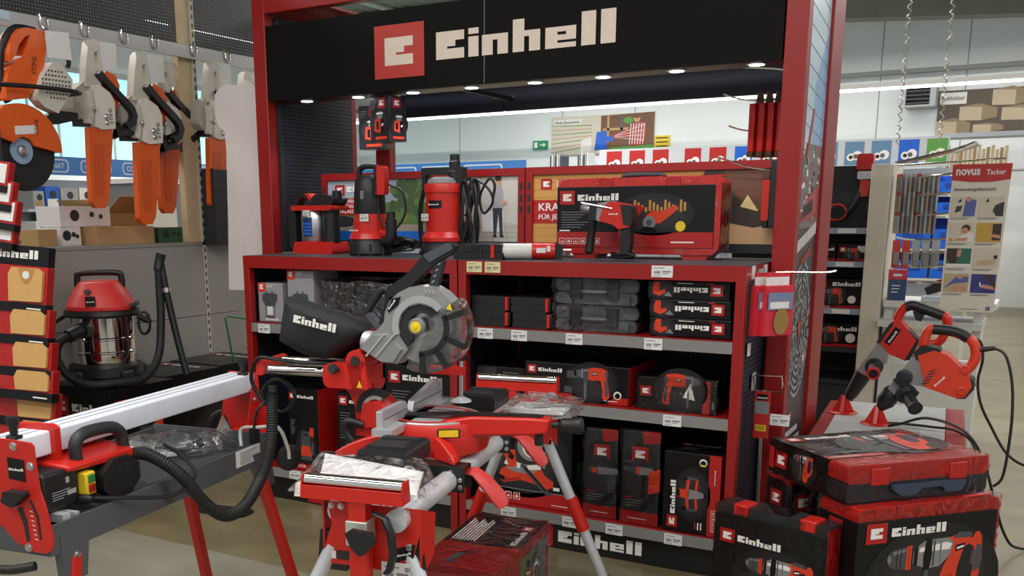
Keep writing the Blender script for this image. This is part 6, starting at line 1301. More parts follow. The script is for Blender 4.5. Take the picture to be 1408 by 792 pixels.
def blis(label, x, y, z, i):
    t = thing('blister_pack', label, 'pack', (x, y, z), group='red and white packs above', rot=(math.radians(-10), math.radians(8), .3)); h = .13
    obj('box', MB().box(0, 0, 0, .24, .04, h), REDC, t, bevel=.003, smooth=False); obj('black_foot', MB().box(-.002, -.004, 0, .242, .042, .03), BLKC, t, bevel=.002, smooth=False); obj('white_window', MB().box(.13, -.003, .04, .23, 0, h-.01), PAPER, t, smooth=False)
for i, (z, s_) in enumerate(((1.58, 'topmost'), (1.5, 'second from top'), (1.42, 'third from top'), (1.34, 'lowest'))): blis(f'red pack with white window at left edge, {s_} of four', -.58+.014*i-(.04 if i == 3 else 0), -1.12, z, i)
obj('header', MB().box(.0, -.16, 1.7, .16, -.155, 1.79), BLKC, RK, smooth=False)
# ================================================================== cases on the floor at the right
def f_c1(m):
    w, h = .42, .41; logo(m, .022, h-.085, .05, 1, 2, 3.3); pic_hammer(m, .13, .13, .25); 
    for i in range(4): m.rect(.02, .02+i*.028, .05+.012*i, .04+i*.028, 3, .0018)
    m.rect(.02, .135, .045, .14, 1, .0018)
t = thing('hammer_case', 'film-wrapped black case with hammer picture and red latches, leftmost on floor', 'case', (2.53, -.35, 0), math.radians(-17)); w, d, h = .42, .1, .4
obj('shell', MB().prism(rrect(0, 0, w, h, .015), .004, d, 'y'), CHAR, t, bevel=.006)
obj('shell_top', MB().prism([(0, h), (.135, h), (.15, h-.03), (.27, h-.03), (.285, h), (w, h), (w, h+.03), (.27, h+.035), (.255, h+.005), (.165, h+.005), (.15, h+.035), (0, h+.03)], .01, d-.004, 'y'), CHAR, t, bevel=.008)
for a in (.07, .32): obj('latch', MB().box(a, -.004, h+.002, a+.055, d*.7, h+.042), REDP, t, bevel=.004)
obj('side_band', MB().box(w-.004, .004, 0, w+.002, d-.01, h+.02), REDC, t, smooth=False)
sl = obj('picture_sleeve', MB().box(-.002, -.002, 0, w-.006, .004, h-.005), BLKC, t, smooth=False)
m = MB(FRONT(0, -.0026, 0)); m.M = FRONT(0, -.0026, -.03); f_c1(m); obj('print', m, PM, sl, smooth=False, fix=False)
obj('shrink_wrap', film_shell(w, d, h+.03, .003, 21), WRAP, t)
a47 = math.radians(47)
t = thing('demolition_case', 'large film-wrapped case with demolition hammer picture on floor, rightmost', 'case', (3.015, -.43, 0), a47); w, d, h = .57, .2, .5
obj('shell', MB().prism(rrect(0, 0, w, h-.005, .03), .004, d, 'y'), REDP, t, bevel=.012)
for i in range(6): obj('shell_rib', MB().box(.06+i*.085, .002, h-.05, .066+i*.085, .02, h-.004), REDC, t, smooth=False)
obj('handle_recess', MB().tube([(.42, .02, h-.006), (.44, .01, h+.002), (.52, .01, h+.002), (.54, .02, h-.006)], .006, n=8), REDC, t)
sl = obj('picture_sleeve', MB().box(-.003, -.003, 0, w-.01, d+.002, h-.05), BLKC, t, bevel=.002, smooth=False)
m = MB(FRONT(0, -.0036, 0)); logo(m, .03, .375, .07, 1, 2, 3.1); pic_hammer(m, .12, .1, .38); m.disc(.46, .08, .025, 2); m.disc(.46, .076, .019, 0, .0016); m.rect(.03, .11, .07, .118, 1, .002); lines(m, .03, .09, .09, 5, .014)
obj('print', m, PM, sl, smooth=False, fix=False)
m = MB(face((-.0036, d, 0), (0, -1, 0), (0, 0, 1))); emblem(m, .06, .38, .06, 1, 2); pic_hammer(m, .02, .12, .16); obj('side_print', m, PM, sl, smooth=False, fix=False)
obj('shrink_wrap', film_shell(w, d, h, .002, 22), WRAP, t)
t = thing('drill_hammer_case', 'film-wrapped red case lying flat on top of the stack', 'case', (2.965, -.395, .502), math.radians(46)); w, d, h = .56, .44, .125
obj('lower_shell', MB().prism(rrect(0, 0, w, h*.5, .014), 0, d, 'y'), CHAR, t, bevel=.008)
obj('upper_shell', MB().prism(rrect(0, h*.5, w, h, .016), 0, d, 'y'), REDP, t, bevel=.01)
for a in (.09, .4): obj('latch', MB().box(a, -.007, h*.42, a+.07, .004, h*.9), REDC, t, bevel=.004)
hd = obj('handle', MB().prism([(.17, h*.28), (.2, h*.12), (.26, h*.12), (.28, h*.3), (.36, h*.3), (.38, h*.12), (.44, h*.12), (.46, h*.42), (.17, h*.42)], -.02, .0, 'y'), mat('slate_blue_plastic', (52, 66, 84), .35), t, bevel=.004)
sl = obj('picture_sleeve', MB().box(-.002, .1, h*.02, w-.04, d+.003, h+.002), BLKC, t, bevel=.003, smooth=False)
m = MB(TOP(0, .1, h+.0026)); logo(m, .02, .25, .055, 1, 2, 3.4); pic_hammer(m, .22, .06, .28); m.rect(0, 0, .52, .03, 1); icons(m, .02, .006, 5, .018); lines(m, .03, .2, .1, 6, .014); obj('print', m, PM, sl, smooth=False, fix=False)
m = MB(face((-.0027, d, 0), (0, -1, 0), (0, 0, 1))); emblem(m, .04, .03, .06, 1, 2); pic_hammer(m, .15, .03, .11); m.rect(.0, .02, .03, .1, 1); obj('side_print', m, PM, sl, smooth=False, fix=False)
obj('shrink_wrap', film_shell(w, d, h, .003, 23), mat_wrap('tight_film', (.99, .99, .99), .008, .9, 14, .07), t)
# small cartons tucked between
def red_top(label, x, y, z, rz, w=.15, d=.14, h=.45):
    t = thing('wrapped_carton', label, 'carton', (x, y, z), rz, 'small wrapped cartons behind the cases')
    obj('box', MB().box(0, 0, 0, w, d, h), BLKC, t, bevel=.02, smooth=True); obj('red_top', MB().prism(rrect(.02, h-.03, w-.002, h+.012, .018), .004, d-.002, 'y'), REDP, t, bevel=.01)
    m = MB(FRONT(0, -.0008, 0)); emblem(m, .04, h-.11, .06, 1, 2); m.M = RIGHT(w+.0008, 0, 0); emblem(m, .025, h-.12, .065, 1, 2); m.M = face((-.0008, d, 0), (0, -1, 0), (0, 0, 1)); emblem(m, .03, h-.11, .06, 1, 2); obj('emblem', m, PM, t, smooth=False, fix=False)
    obj('shrink_wrap', film_shell(w, d, h+.01, .003, 31), WRAP, t)
red_top('black wrapped carton with red top standing behind the leftmost floor case', 2.62, -.02, 0, -.75, .15, .15, .48)
red_top('black wrapped carton half hidden under the flat red case', 2.76, .02, 0, .5, .12, .13, .43)
# ================================================================== pedestal with demolition hammers
PD = thing('pedestal', 'grey stone-look pedestal with red corners carrying two hammers', 'pedestal', (2.665, .5, 0), math.radians(4)); w, d, h = .6, 1.02, .5
STONE = mat('pale_stone', (176, 178, 176), .6, var=.1, vscale=9)
obj('block', MB().box(.03, .0, 0, w-.06, d, h-.02), mat('stone_side', (138, 128, 112), .7, var=.1, vscale=9), PD, smooth=False)
obj('top_slab', MB().box(.05, -.004, h-.02, w-.08, d, h), STONE, PD, bevel=.002, smooth=False)
obj('red_edge', MB().box(-.01, -.006, 0, .05, d, h-.001), RED, PD, bevel=.006); obj('red_edge', MB().box(w-.08, -.006, 0, w, d, h-.001), RED, PD, bevel=.006)
def cone(parent, x, y, z):
    c = obj('stand_cone', MB().lathe([(.066, 0), (.068, .004), (.06, .008), (.04, .009)], (x, y, z), n=28), REDP, parent)
    obj('stand_fin', MB().prism([(x-.05, z+.008), (x+.05, z+.008), (x+.012, z+.085), (x-.012, z+.085)], y-.008, y+.008, 'y'), REDP, parent, bevel=.002); obj('stand_fin', MB().prism([(y-.05, z+.008), (y+.05, z+.008), (y+.012, z+.085), (y-.012, z+.085)], x-.008, x+.008, 'x'), REDP, parent, bevel=.002)
D1 = thing('demolition_hammer', 'red hammer drill on the pedestal, rear one with grey nose', 'hammer', (2.9, 1.2, .5)); o_ = lambda P: [(a, b-.5) for a, b in P]
cone(D1, -.205, 0, 0)
obj('tool_sleeve', MB().lathe([(.018, 0), (.028, .02), (.036, .1), (.038, .14)], (-.185, 0, .07), (.42, 0, .9), n=20), BLK, D1)
obj('collar', MB().lathe([(.038, 0), (.04, .02), (.036, .028)], (-.125, 0, .197), (.42, 0, .9), n=20), REDP, D1)
obj('chuck_neck', MB().cyl((-.12, 0, .2), (-.07, 0, .27), .03, n=18), BLK, D1)
obj('gear_housing', MB().prism(o_([(-.148, .727), (-.067, .857), (-.027, .829), (-.031, .756), (-.087, .684), (-.142, .706)]), -.04, .04, 'y'), SILV, D1, bevel=.015)
obj('body', MB().prism(o_([(-.072, .862), (-.018, .952), (.009, .964), (.09, .872), (.048, .777), (-.015, .799)]), -.05, .05, 'y'), REDP, D1, bevel=.018)
obj('body_panel', MB().prism(o_([(-.08, .85), (-.025, .945), (-.008, .945), (-.06, .85)]), -.053, .053, 'y'), BLK, D1, bevel=.004)
m = MB(face((-.04, -.0508, .365), (.5, 0, .86), (-.86, 0, .5))); m.rect(-.01, -.03, .075, .0, 0); word(m, 0, -.022, .06, 2); obj('badge', m, PM, D1, smooth=False)
obj('motor_cap', MB().prism(o_([(.05, .92), (.1, .87), (.07, .78), (.045, .775)]), -.045, .045, 'y'), BLK, D1, bevel=.012)
obj('main_handle', MB().tube([(-.005, 0, .455), (.02, 0, .51), (.055, 0, .525), (.12, 0, .505), (.19, 0, .482), (.205, 0, .455), (.2, 0, .41), (.17, 0, .36), (.1, 0, .35)], .021, n=12), REDP, D1)
obj('handle_grip', MB().tube([(.03, 0, .517), (.06, 0, .525), (.12, 0, .506), (.185, 0, .484)], .0235, n=12), BLK, D1)
obj('trigger', MB().prism(o_([(.06, 1.0), (.11, .985), (.1, .955), (.075, .96)]), -.014, .014, 'y'), BLK, D1, bevel=.003)
g = obj('side_handle', MB().lathe([(.04, 0), (.04, .02), (.024, .04), (.026, .12), (.03, .125)], (-.08, -.03, .24), (.12, -1, -.12), n=18), BLK, D1); obj('handle_ring', MB().lathe([(.026, .125), (.03, .128), (.03, .136), (.02, .138)], (-.08, -.03, .24), (.12, -1, -.12), n=18, cap=False), REDP, g)
obj('cord_boot', MB().cyl((.2, 0, .42), (.29, 0, .39), .014, .009, n=12), BLK, D1)
obj('cord', MB().tube([(.28, 0, .39), (.34, .0, .38), (.36, 0, .3), (.35, 0, .2), (.37, 0, .1), (.42, .0, .0), (.5, -.02, -.12), (.6, -.05, -.16), (.75, -.1, -.14)], .006, n=8), CORD, D1)
D2 = thing('demolition_hammer', 'orange-red hammer drill with D handle at front of pedestal', 'hammer', (2.9, 1.0, .5))
cone(D2, -.03, 0, 0)
obj('tool_sleeve', MB().lathe([(.016, 0), (.026, .015), (.04, .04), (.042, .09), (.032, .11)], (-.02, 0, .07), (.5, 0, .86), n=20), BLK, D2)
obj('nose', MB().prism(o_([(.01, .675), (.067, .77), (.105, .835), (.206, .785), (.161, .693), (.089, .702), (.05, .639)]), -.045, .045, 'y'), SILV, D2, bevel=.018)
obj('mode_knob', MB().lathe([(.034, .04), (.034, .052), (.022, .056), (.02, .064)], (.074, 0, .231), (0, -1, 0), n=20), CHAR, D2)
obj('body', MB().prism(o_([(.12, .83), (.182, .856), (.235, .84), (.323, .76), (.34, .713), (.319, .663), (.286, .655), (.161, .693)]), -.055, .055, 'y'), ORR, D2, bevel=.02)
for i in range(5): obj('vent_slot', MB().prism(o_([(.145+i*.006, .705+i*.014), (.175+i*.006, .715+i*.014), (.176+i*.006, .72+i*.014), (.146+i*.006, .71+i*.014)]), -.0565, -.055, 'y'), INK, D2, smooth=False)
obj('gear_cover', MB().prism(o_([(.1, .84), (.13, .875), (.2, .865), (.215, .83), (.16, .8), (.115, .81)]), -.05, .05, 'y'), BLK, D2, bevel=.01)
obj('end_cap', MB().prism(o_([(.3, .77), (.345, .735), (.35, .7), (.32, .655), (.285, .652)]), -.05, .05, 'y'), CHAR, D2, bevel=.015)
obj('d_handle', MB().tube([(.13, 0, .35), (.145, 0, .43), (.18, 0, .445), (.26, 0, .43), (.32, 0, .4), (.34, 0, .34), (.325, 0, .29), (.3, 0, .27)], .021, n=12), ORR, D2)
obj('handle_grip', MB().tube([(.165, 0, .443), (.22, 0, .441), (.27, 0, .43), (.305, 0, .41)], .0235, n=12), BLK, D2)
for p in ((.304, -.055, .189), (.308, -.055, .283)): obj('screw_boss', MB().lathe([(.02, -.01), (.02, .008), (.014, .01), (.013, .004)], p, (0, -1, 0), n=16), ORR, D2)
obj('side_bracket', MB().prism(o_([(.03, .72), (.06, .735), (.14, .665), (.12, .64), (.09, .66)]), -.075, -.04, 'y'), BLK, D2, bevel=.006)
obj('side_handle', MB().lathe([(.045, 0), (.045, .014), (.026, .026), (.027, .11), (.031, .13), (.022, .131)], (.085, -.05, .16), (.5, -1, -.42), n=18), BLK, D2)
obj('cord_boot', MB().cyl((.33, 0, .36), (.41, 0, .375), .015, .009, n=12), BLK, D2)
m = MB(face((.2, -.0558, .2), (.6, 0, .7), (-.7, 0, .6))); word(m, 0, 0, .055, 0); obj('lettering', m, [WHT], D2, smooth=False)
obj('cord', MB().tube([(.4, 0, .375), (.45, -.02, .35), (.485, -.03, .24), (.5, -.04, .1), (.5, -.05, -.05), (.49, -.06, -.17), (.46, -.07, -.21)], .006, n=8), CORD, D2)
t = tag(obj('loose_cable', MB().tube([(2.93, .92, .512), (2.98, .9, .53), (3.08, .88, .57), (3.2, .86, .55), (3.27, .84, .5), (3.33, .85, .38), (3.42, .9, .1), (3.5, 1.0, .012), (3.7, 1.2, .01)], .006, n=8), CORD), 'black cable arching over the pedestal behind the flat red case', 'cable')
t = tag(obj('loose_cable', MB().tube([(2.9, 1.0, .508), (2.98, 1.0, .512), (3.1, .98, .514), (3.2, .95, .512), (3.275, .9, .46), (3.3, .86, .3), (3.31, .84, .1), (3.36, .9, .01)], .006, n=8), CORD), 'black cable lying flat across the pedestal top', 'cable')
# ================================================================== hooks and packs on the display's right side
HK = thing('side_hook', 'long chrome hook on the display side holding two pink packs', 'hook', (2.5, .2, 1.2))
obj('wire', MB().tube([(.0, 0, .01), (.1, -.005, .02), (.24, -.01, .022), (.285, -.012, .03)], .004, n=8, sub=3), CHROME, HK); obj('loop', MB().tube([(.0, .06, -.01), (.09, .06, -.01), (.092, .06, -.06), (.085, .06, -.1), (.0, .06, -.1)], .003, n=6, sub=1), CHROME, HK)
obj('back_plate', MB().box(0, -.02, -.03, .004, .08, .03), LGREY, HK, smooth=False)
PINK = mat('pink_red_card', (204, 44, 60), .4)
def blade_pack(label, x, y, rz, yy):
    t = thing('blade_pack', label, 'pack', (x, y, .985), rz, 'pink saw blade packs on the side hook', ); t.scale = (.85, .85, 1)
    obj('box', MB().prism([(0, 0), (.03, 0), (.035, .19), (.005, .19)], 0, .15, 'y'), PINK, t, bevel=.002, smooth=False)
    obj('header', MB().box(.0, .02, .19, .006, .14, .235), PAPER, t, smooth=False)
    obj('header_stripe', MB().box(-.001, .019, .222, .007, .141, .237), PINK, t, smooth=False)
    m = MB(face((.0358, .0, 0), (0, 1, 0), (.02, 0, 1))); m.rect(.01, .1, .14, .165, 1); m.disc(.085, .055, .04, 2, .0016, r2=.05); m.rect(.02, .105, .12, .13, 3, .0018); obj('print', m, [PINK, mat('pack_blue', (120, 130, 160), .4), mat('olive_disc', (150, 118, 62), .5), PAPER], t, smooth=False, fix=False)
blade_pack('pink and white saw blade pack, front one on the side hook', 2.545, .06, -.7, 0)
blade_pack('pink and white saw blade pack, rear one against the display side', 2.508, .05, -.55, 0)
HK2 = thing('side_hook', 'square wire hook low on the display side with a drill bit pack', 'hook', (2.5, .2, .78))
obj('wire', MB().tube([(0, 0, .03), (.11, 0, .035), (.115, 0, .0), (.11, 0, -.03), (.01, 0, -.03), (.005, -.02, .03)], .0035, n=6, sub=1), CHROME, HK2); obj('back_plate', MB().box(0, -.02, -.03, .004, .03, .04), LGREY, HK2, smooth=False)
tg = price_tag(HK2, .075, -.165, -.0, w=.075, h=.045)
t = thing('drill_bit_pack', 'long drill bit on red printed card hanging from square hook', 'pack', (2.515, .185, .56))
cdr = obj('card', MB().box(0, 0, 0, .06, .004, .19), REDC, t, smooth=False); m = MB(FRONT(0, -.0008, 0)); m.rect(.003, .1, .057, .15, 3); m.rect(.01, .155, .05, .18, 0); word(m, .012, .162, .036, 2); m.rect(.008, .03, .05, .055, 6, .0018)
for i in range(7): m.rect(.011+i*.005, .033, .0135+i*.005, .052, 0, .002)
obj('print', m, PM, cdr, smooth=False, fix=False); obj('drill_bit', MB().cyl((.03, .004, .0), (.034, .004, -.29), .008, n=10), STEEL, t)
# hooks and packs inside the frame's right side
def wire(label, pts, r=.004):
    t = thing('peg_hook', label, 'hook', pts[0], 0, 'chrome hooks inside the frame'); o = Vector(pts[0]); obj('wire', MB().tube([tuple(Vector(p)-o) for p in pts], r, n=6, sub=3), CHROME, t)
    obj('base_plate', MB().box(-.004, -.02, -.015, .004, .02, .015), LGREY, t, smooth=False)
wire('topmost chrome hook crossing under the right downlight', [(2.5, .85, 2.03), (2.35, .86, 2.06), (2.19, .88, 2.08)])
wire('chrome hook above the hanging red folders', [(2.5, .85, 1.935), (2.3, .87, 1.93), (2.2, .88, 1.945), (2.13, .89, 1.97)])
wire('chrome hook left of the hanging red folders', [(2.5, .85, 1.8), (2.3, .87, 1.8), (2.22, .88, 1.81), (2.16, .89, 1.83)])
wire('chrome hook above the red lamp strip at panel edge', [(2.5, .62, 1.61), (2.35, .6, 1.63), (2.27, .58, 1.655), (2.2, .56, 1.68)])
for i in range(4):
    t = thing('red_folder', ('first', 'second', 'third', 'fourth')[i]+' hanging red sanding pack from the left inside frame', 'pack', (2.295+i*.04, .84, 1.685), -.35, 'red packs hanging inside the frame')
    obj('sleeve', MB().box(0, -.06, .02, .03, .06, .225), REDP, t, bevel=.003); obj('foot_strip', MB().box(0, -.062, 0, .03, .062, .02), mat('brown_strip', (84, 50, 36), .5), t, smooth=False); obj('hang_card', MB().prism([(-.03, .225), (.03, .225), (.02, .275), (-.02, .275)], .012, .016, 'x'), mat('tan_card', (176, 150, 136), .6), t, smooth=False)
t = thing('lamp_strip', 'red and black tool strip hanging at right end of panel', 'tool', (2.4, .6, 1.38))
obj('bar', MB().prism(rrect(.0, .03, .03, .2, .008), -.02, .02, 'y'), REDP, t, bevel=.004); obj('bracket', MB().box(.03, -.02, 0, .07, .02, .28), BLK, t, bevel=.003); obj('cap', MB().box(0, -.02, .2, .03, .02, .24), mat('brown_strip', (84, 50, 36), .5), t, bevel=.003); obj('tip', MB().box(.006, -.015, 0, .028, .015, .03), BLK, t, bevel=.003)
# ================================================================== shelf run behind on the right
BS = thing('rear_shelf_bay', 'dark shelf bay with boxed tools behind the display', 'shelf', (1.55, 3.0, 0))
DPEG = mat_perf('brown_pegboard', (44, 40, 36), .03, .005, 'XZ', False)
obj('back_board', MB().box(0, .35, 0, .93, .37, 1.74), DPEG, BS, smooth=False)
LBL = mat('blue_label_strip', (150, 164, 184), .4)
for z in (.37, .58, .83, 1.13, 1.34):
    s_ = obj('shelf_board', MB().box(0, .0, z-.03, .93, .35, z), CHAR, BS, smooth=False)
    if z > .7: obj('label_strip', MB().box(0, -.012, z-.032, .93, 0, z+.004), LBL, s_, smooth=False); obj('price_tag', MB().box(.76, -.014, z-.028, .87, -.0125, z), PAPER, s_, smooth=False)
obj('top_panel', MB().box(.3, .33, 1.34, .93, .35, 1.74), CHAR, BS, smooth=False)
obj('plinth', MB().box(0, 0.02, 0, .93, .35, .34), CHAR, BS, smooth=False)
upr = tag(obj('cream_upright', MB().box(2.485, 2.95, 0, 2.6, 3.4, 1.73), mat('cream_steel', (214, 206, 188), .5), bevel=.004), 'cream steel end panel between dark bay and packet hooks', 'upright')
obj('slot_strip', MB().box(2.6, 2.96, 0, 2.604, 2.99, 1.72), LGREY, upr, smooth=False)
def shelf_box(label, x, z, w, h, fn):
    def f(m): m.rect(0, 0, w, .02, 1); word(m, w*.35, h-.045, w*.6, 2); emblem(m, w*.08, h-.055, .035, 1, 2); fn(m, w, h)
    carton(label, x, 3.02, z, w, .25, h, 0, front=f, name='boxed_tool', group='boxed tools in the rear bay')
shelf_box('boxed tool with drill picture on lowest lit shelf of rear bay', 2.2, .831, .28, .19, lambda m, w, h: (pic_drill(m, .05, .03, .12), m.disc(.22, .06, .025, 2), icons(m, .02, .003, 4, .014)))
shelf_box('low boxed tool second shelf of rear bay, right one', 2.31, 1.131, .18, .115, lambda m, w, h: (pic_drill(m, .05, .02, .08), m.rect(.12, .06, .17, .1, 2)))
shelf_box('low boxed tool second shelf of rear bay, left one', 2.12, 1.131, .18, .115, lambda m, w, h: (pic_drill(m, .05, .02, .08), m.rect(.02, .06, .06, .1, 2)))
shelf_box('boxed tool at the bottom of the rear bay', 2.18, .582, .3, .15, lambda m, w, h: (pic_drill(m, .06, .03, .12), m.disc(.25, .06, .03, 2)))
t = thing('grass_trimmer', 'red and silver handheld tool displayed on top panel of rear bay', 'tool', (2.4, 3.28, 1.341))
obj('motor', MB().prism(rrect(-.05, .37, .05, .47, .015), -.03, .04, 'y'), REDP, t, bevel=.01); obj('collar', MB().prism(rrect(-.04, .31, .05, .36, .01), -.03, .04, 'y'), STEEL, t, bevel=.006); obj('shaft', MB().tube([(.0, 0, .35), (-.01, -.01, .27), (-.03, -.02, .18), (-.08, -.02, .1), (-.14, -.02, .05)], .016, n=10), BLK, t); obj('grip', MB().prism([(-.02, .2), (.03, .2), (.04, .3), (-.02, .31)], -.03, .02, 'y'), ORR, t, bevel=.006)
obj('loop', MB().tube([(-.15+.06*math.cos(a), -.03, .1+.05*math.sin(a)) for a in [k*.55 for k in range(12)]], .008, n=8, sub=3), ORR, t); obj('battery', MB().prism(rrect(-.07, .0, .06, .05, .012), -.05, .03, 'y'), BLK, t, bevel=.008)
# packet hooks bay
HB = thing('packet_bay', 'white wire bay with clear packets of staples on hooks', 'shelf', (2.62, 3.0, 0))
WM = mat('white_steel', (222, 222, 216), .45)
obj('base_shelf', MB().box(0, -.05, .86, .62, .35, .9), WM, HB, smooth=False); obj('leg_panel', MB().box(0, 0, 0, .05, .35, .86), WM, HB, smooth=False); obj('leg_panel', MB().box(.5, 0, 0, .55, .35, .86), WM, HB, smooth=False); obj('lower_shelf', MB().box(-.02, -.1, .74, .56, .35, .78), WM, HB, smooth=False); obj('base_box', MB().box(.05, 0, .0, .5, .35, .5), WM, HB, smooth=False)
for z, x1 in ((1.66, .42), (1.55, .42), (1.43, .4), (1.28, .38), (1.2, .38), (1.12, .38), (1.02, .36)):
    h = obj('rail', MB().tube([(.0, .3, z), (.15, .0, z-.01), (.38, -.1, z+.01), (x1, -.12, z+.03)], .006, n=6, sub=2), CHROME, HB); obj('price_holder', MB().box(x1-.03, -.13, z-.02, x1+.01, -.125, z+.05), mat('clear_holder', (206, 222, 236), .25), h, smooth=False)
CP = [mat('packet_grey', (136, 132, 130), .3), mat('packet_tan', (170, 150, 132), .3), mat('packet_clear', (170, 178, 184), .25)]
ci = 0
for z, h in ((1.56, .09), (1.44, .1), (1.31, .11)):
    for i in range(9):
        t = thing('staple_packet', f'clear staple packet, {ORD[i]} from left on {("top", "second", "third")[ci]} hook row', 'packet', (2.65+i*.026, 3.02-i*.004, z), .5, f'{("top", "second", "third")[ci]} row of staple packets')
        obj('pouch', MB().box(0, 0, 0, .01, .07, h), CP[(i*2+ci) % 3], t, bevel=.002, smooth=False); obj('header_card', MB().box(.001, 0, h, .009, .07, h+.02), CP[2] if i % 4 else REDC, t, smooth=False)
    ci += 1
for i in range(5):
    t = thing('blister_card', f'red and grey blister card, {("first", "second", "third", "fourth", "fifth")[i]} on lower hooks of packet bay', 'packet', (2.64+i*.055, 2.98, 1.1), .25, 'blister cards on the lower hooks')
    obj('card', MB().box(0, 0, 0, .045, .006, .17), ORR if i < 2 else CP[2], t, smooth=False); obj('blister', MB().prism(rrect(.006, .02, .039, .1, .008), -.02, 0, 'y'), CP[0], t, bevel=.004)
t = thing('staple_box', 'blue and red upright carton on white shelf of packet bay', 'carton', (2.64, 2.96, .9), .2)
obj('box', MB().box(0, 0, 0, .1, .09, .13), mat('navy_card', (44, 70, 112), .4), t, smooth=False); obj('red_top', MB().box(-.001, -.001, .13, .101, .091, .19), mat('pinkred_card', (196, 52, 72), .4), t, smooth=False)
m = MB(FRONT(.0, -.0018, 0)); lines(m, .015, .09, .05, 3, .02, 0, .006); m.rect(.02, .15, .07, .165, 0); obj('print', m, [PAPER], t, smooth=False)
t = thing('staple_gun', 'black and red staple gun in clear tray on white shelf', 'tool', (2.86, 2.96, .9))
obj('body', MB().prism([(0, .04), (.18, .1), (.2, .15), (.06, .13), (-.02, .08)], 0, .04, 'y'), CHAR, t, bevel=.006); obj('lever', MB().prism([(.04, .13), (.2, .18), (.22, .17), (.08, .11)], .005, .035, 'y'), REDP, t, bevel=.004); obj('tray', MB().box(-.03, -.02, 0, .22, .1, .03), mat('clear_holder', (206, 222, 236), .25), t, smooth=False)
# blue storage bins behind
for j, z in enumerate((.86, 1.12, 1.42, 1.6)):
    for i in range(2):
        t = thing('storage_bin', f'bright blue storage bin, {("lowest", "second", "third", "top")[j]} row, {("left", "right")[i]}', 'bin', (2.3+i*.3, 6.0, z), 0, 'blue storage bins'); w_, h_ = .28, (.24, .26, .15, .15)[j]
        obj('bin', MB().box(0, 0, 0, w_, .3, .01).box(0, .0, .01, w_, .01, h_*.65).box(0, .29, .01, w_, .3, h_).prism([(0.01, .01), (.29, .01), (.29, h_), (.06, h_), (.01, h_*.65)], 0, .008, 'x').prism([(0.01, .01), (.29, .01), (.29, h_), (.06, h_), (.01, h_*.65)], w_-.008, w_, 'x'), BLU, t, smooth=False); obj('label_lip', MB().box(.06, -.006, h_*.3, w_-.06, 0, h_*.55), mat('deep_blue', (16, 70, 160), .4), t, smooth=False)
t = thing('bin_rack', 'pale steel rack holding the bright blue storage bins', 'rack', (2.25, 6.0, 0))
for z in (.84, 1.1, 1.4, 1.585): obj('shelf', MB().box(0, 0, z, .66, .3, z+.018), CREAM, t, smooth=False)
for x in (0, .63): obj('side', MB().box(x, .26, 0, x+.03, .3, 1.85), CREAM, t, smooth=False)
# hanging stapler poster on a rod
t = thing('hanging_poster', 'white stapler usage poster with red header hanging from a rod', 'poster', (2.96, 2.6, .88))
obj('board', MB().prism([(.0, 0), (.277, .0), (.292, .82), (.002, .82)], 0, .006, 'y'), mat('poster_cream', (226, 220, 206), .5), t, smooth=False)
obj('rod', MB().cyl((-.33, .4, .84), (.26, -.03, .845), .006, n=8), CHROME, t); obj('header', MB().prism([(.001, .82), (.2925, .82), (.29, .735), (.2, .722), (.1, .722), (.0, .735)], -.002, .0, 'y'), mat('novus_red', (190, 44, 40), .45), t, smooth=False)
NP = [WHT, INK, C('np_wall', (214, 204, 184)), C('np_blue', (92, 104, 168)), C('np_skin', (206, 152, 120)), C('np_hair', (66, 50, 42)), C('np_yellow', (204, 164, 74)), C('np_green', (52, 112, 92)), C('np_navy', (58, 60, 130)), C('np_dark', (56, 58, 64)), C('np_tan', (196, 176, 140)), C('np_fb', (60, 60, 140))]
m = MB(FRONT(0, -.0028, 0)); text(m, 'novus', .02, .762, .046, 0, width=.12, bold=.03); text(m, 'Tacker', .17, .762, .028, 0, width=.095); m.M = FRONT(0, -.0008, 0); text(m, 'Anwendungsübersicht!', .016, .675, .018, 1, width=.21)
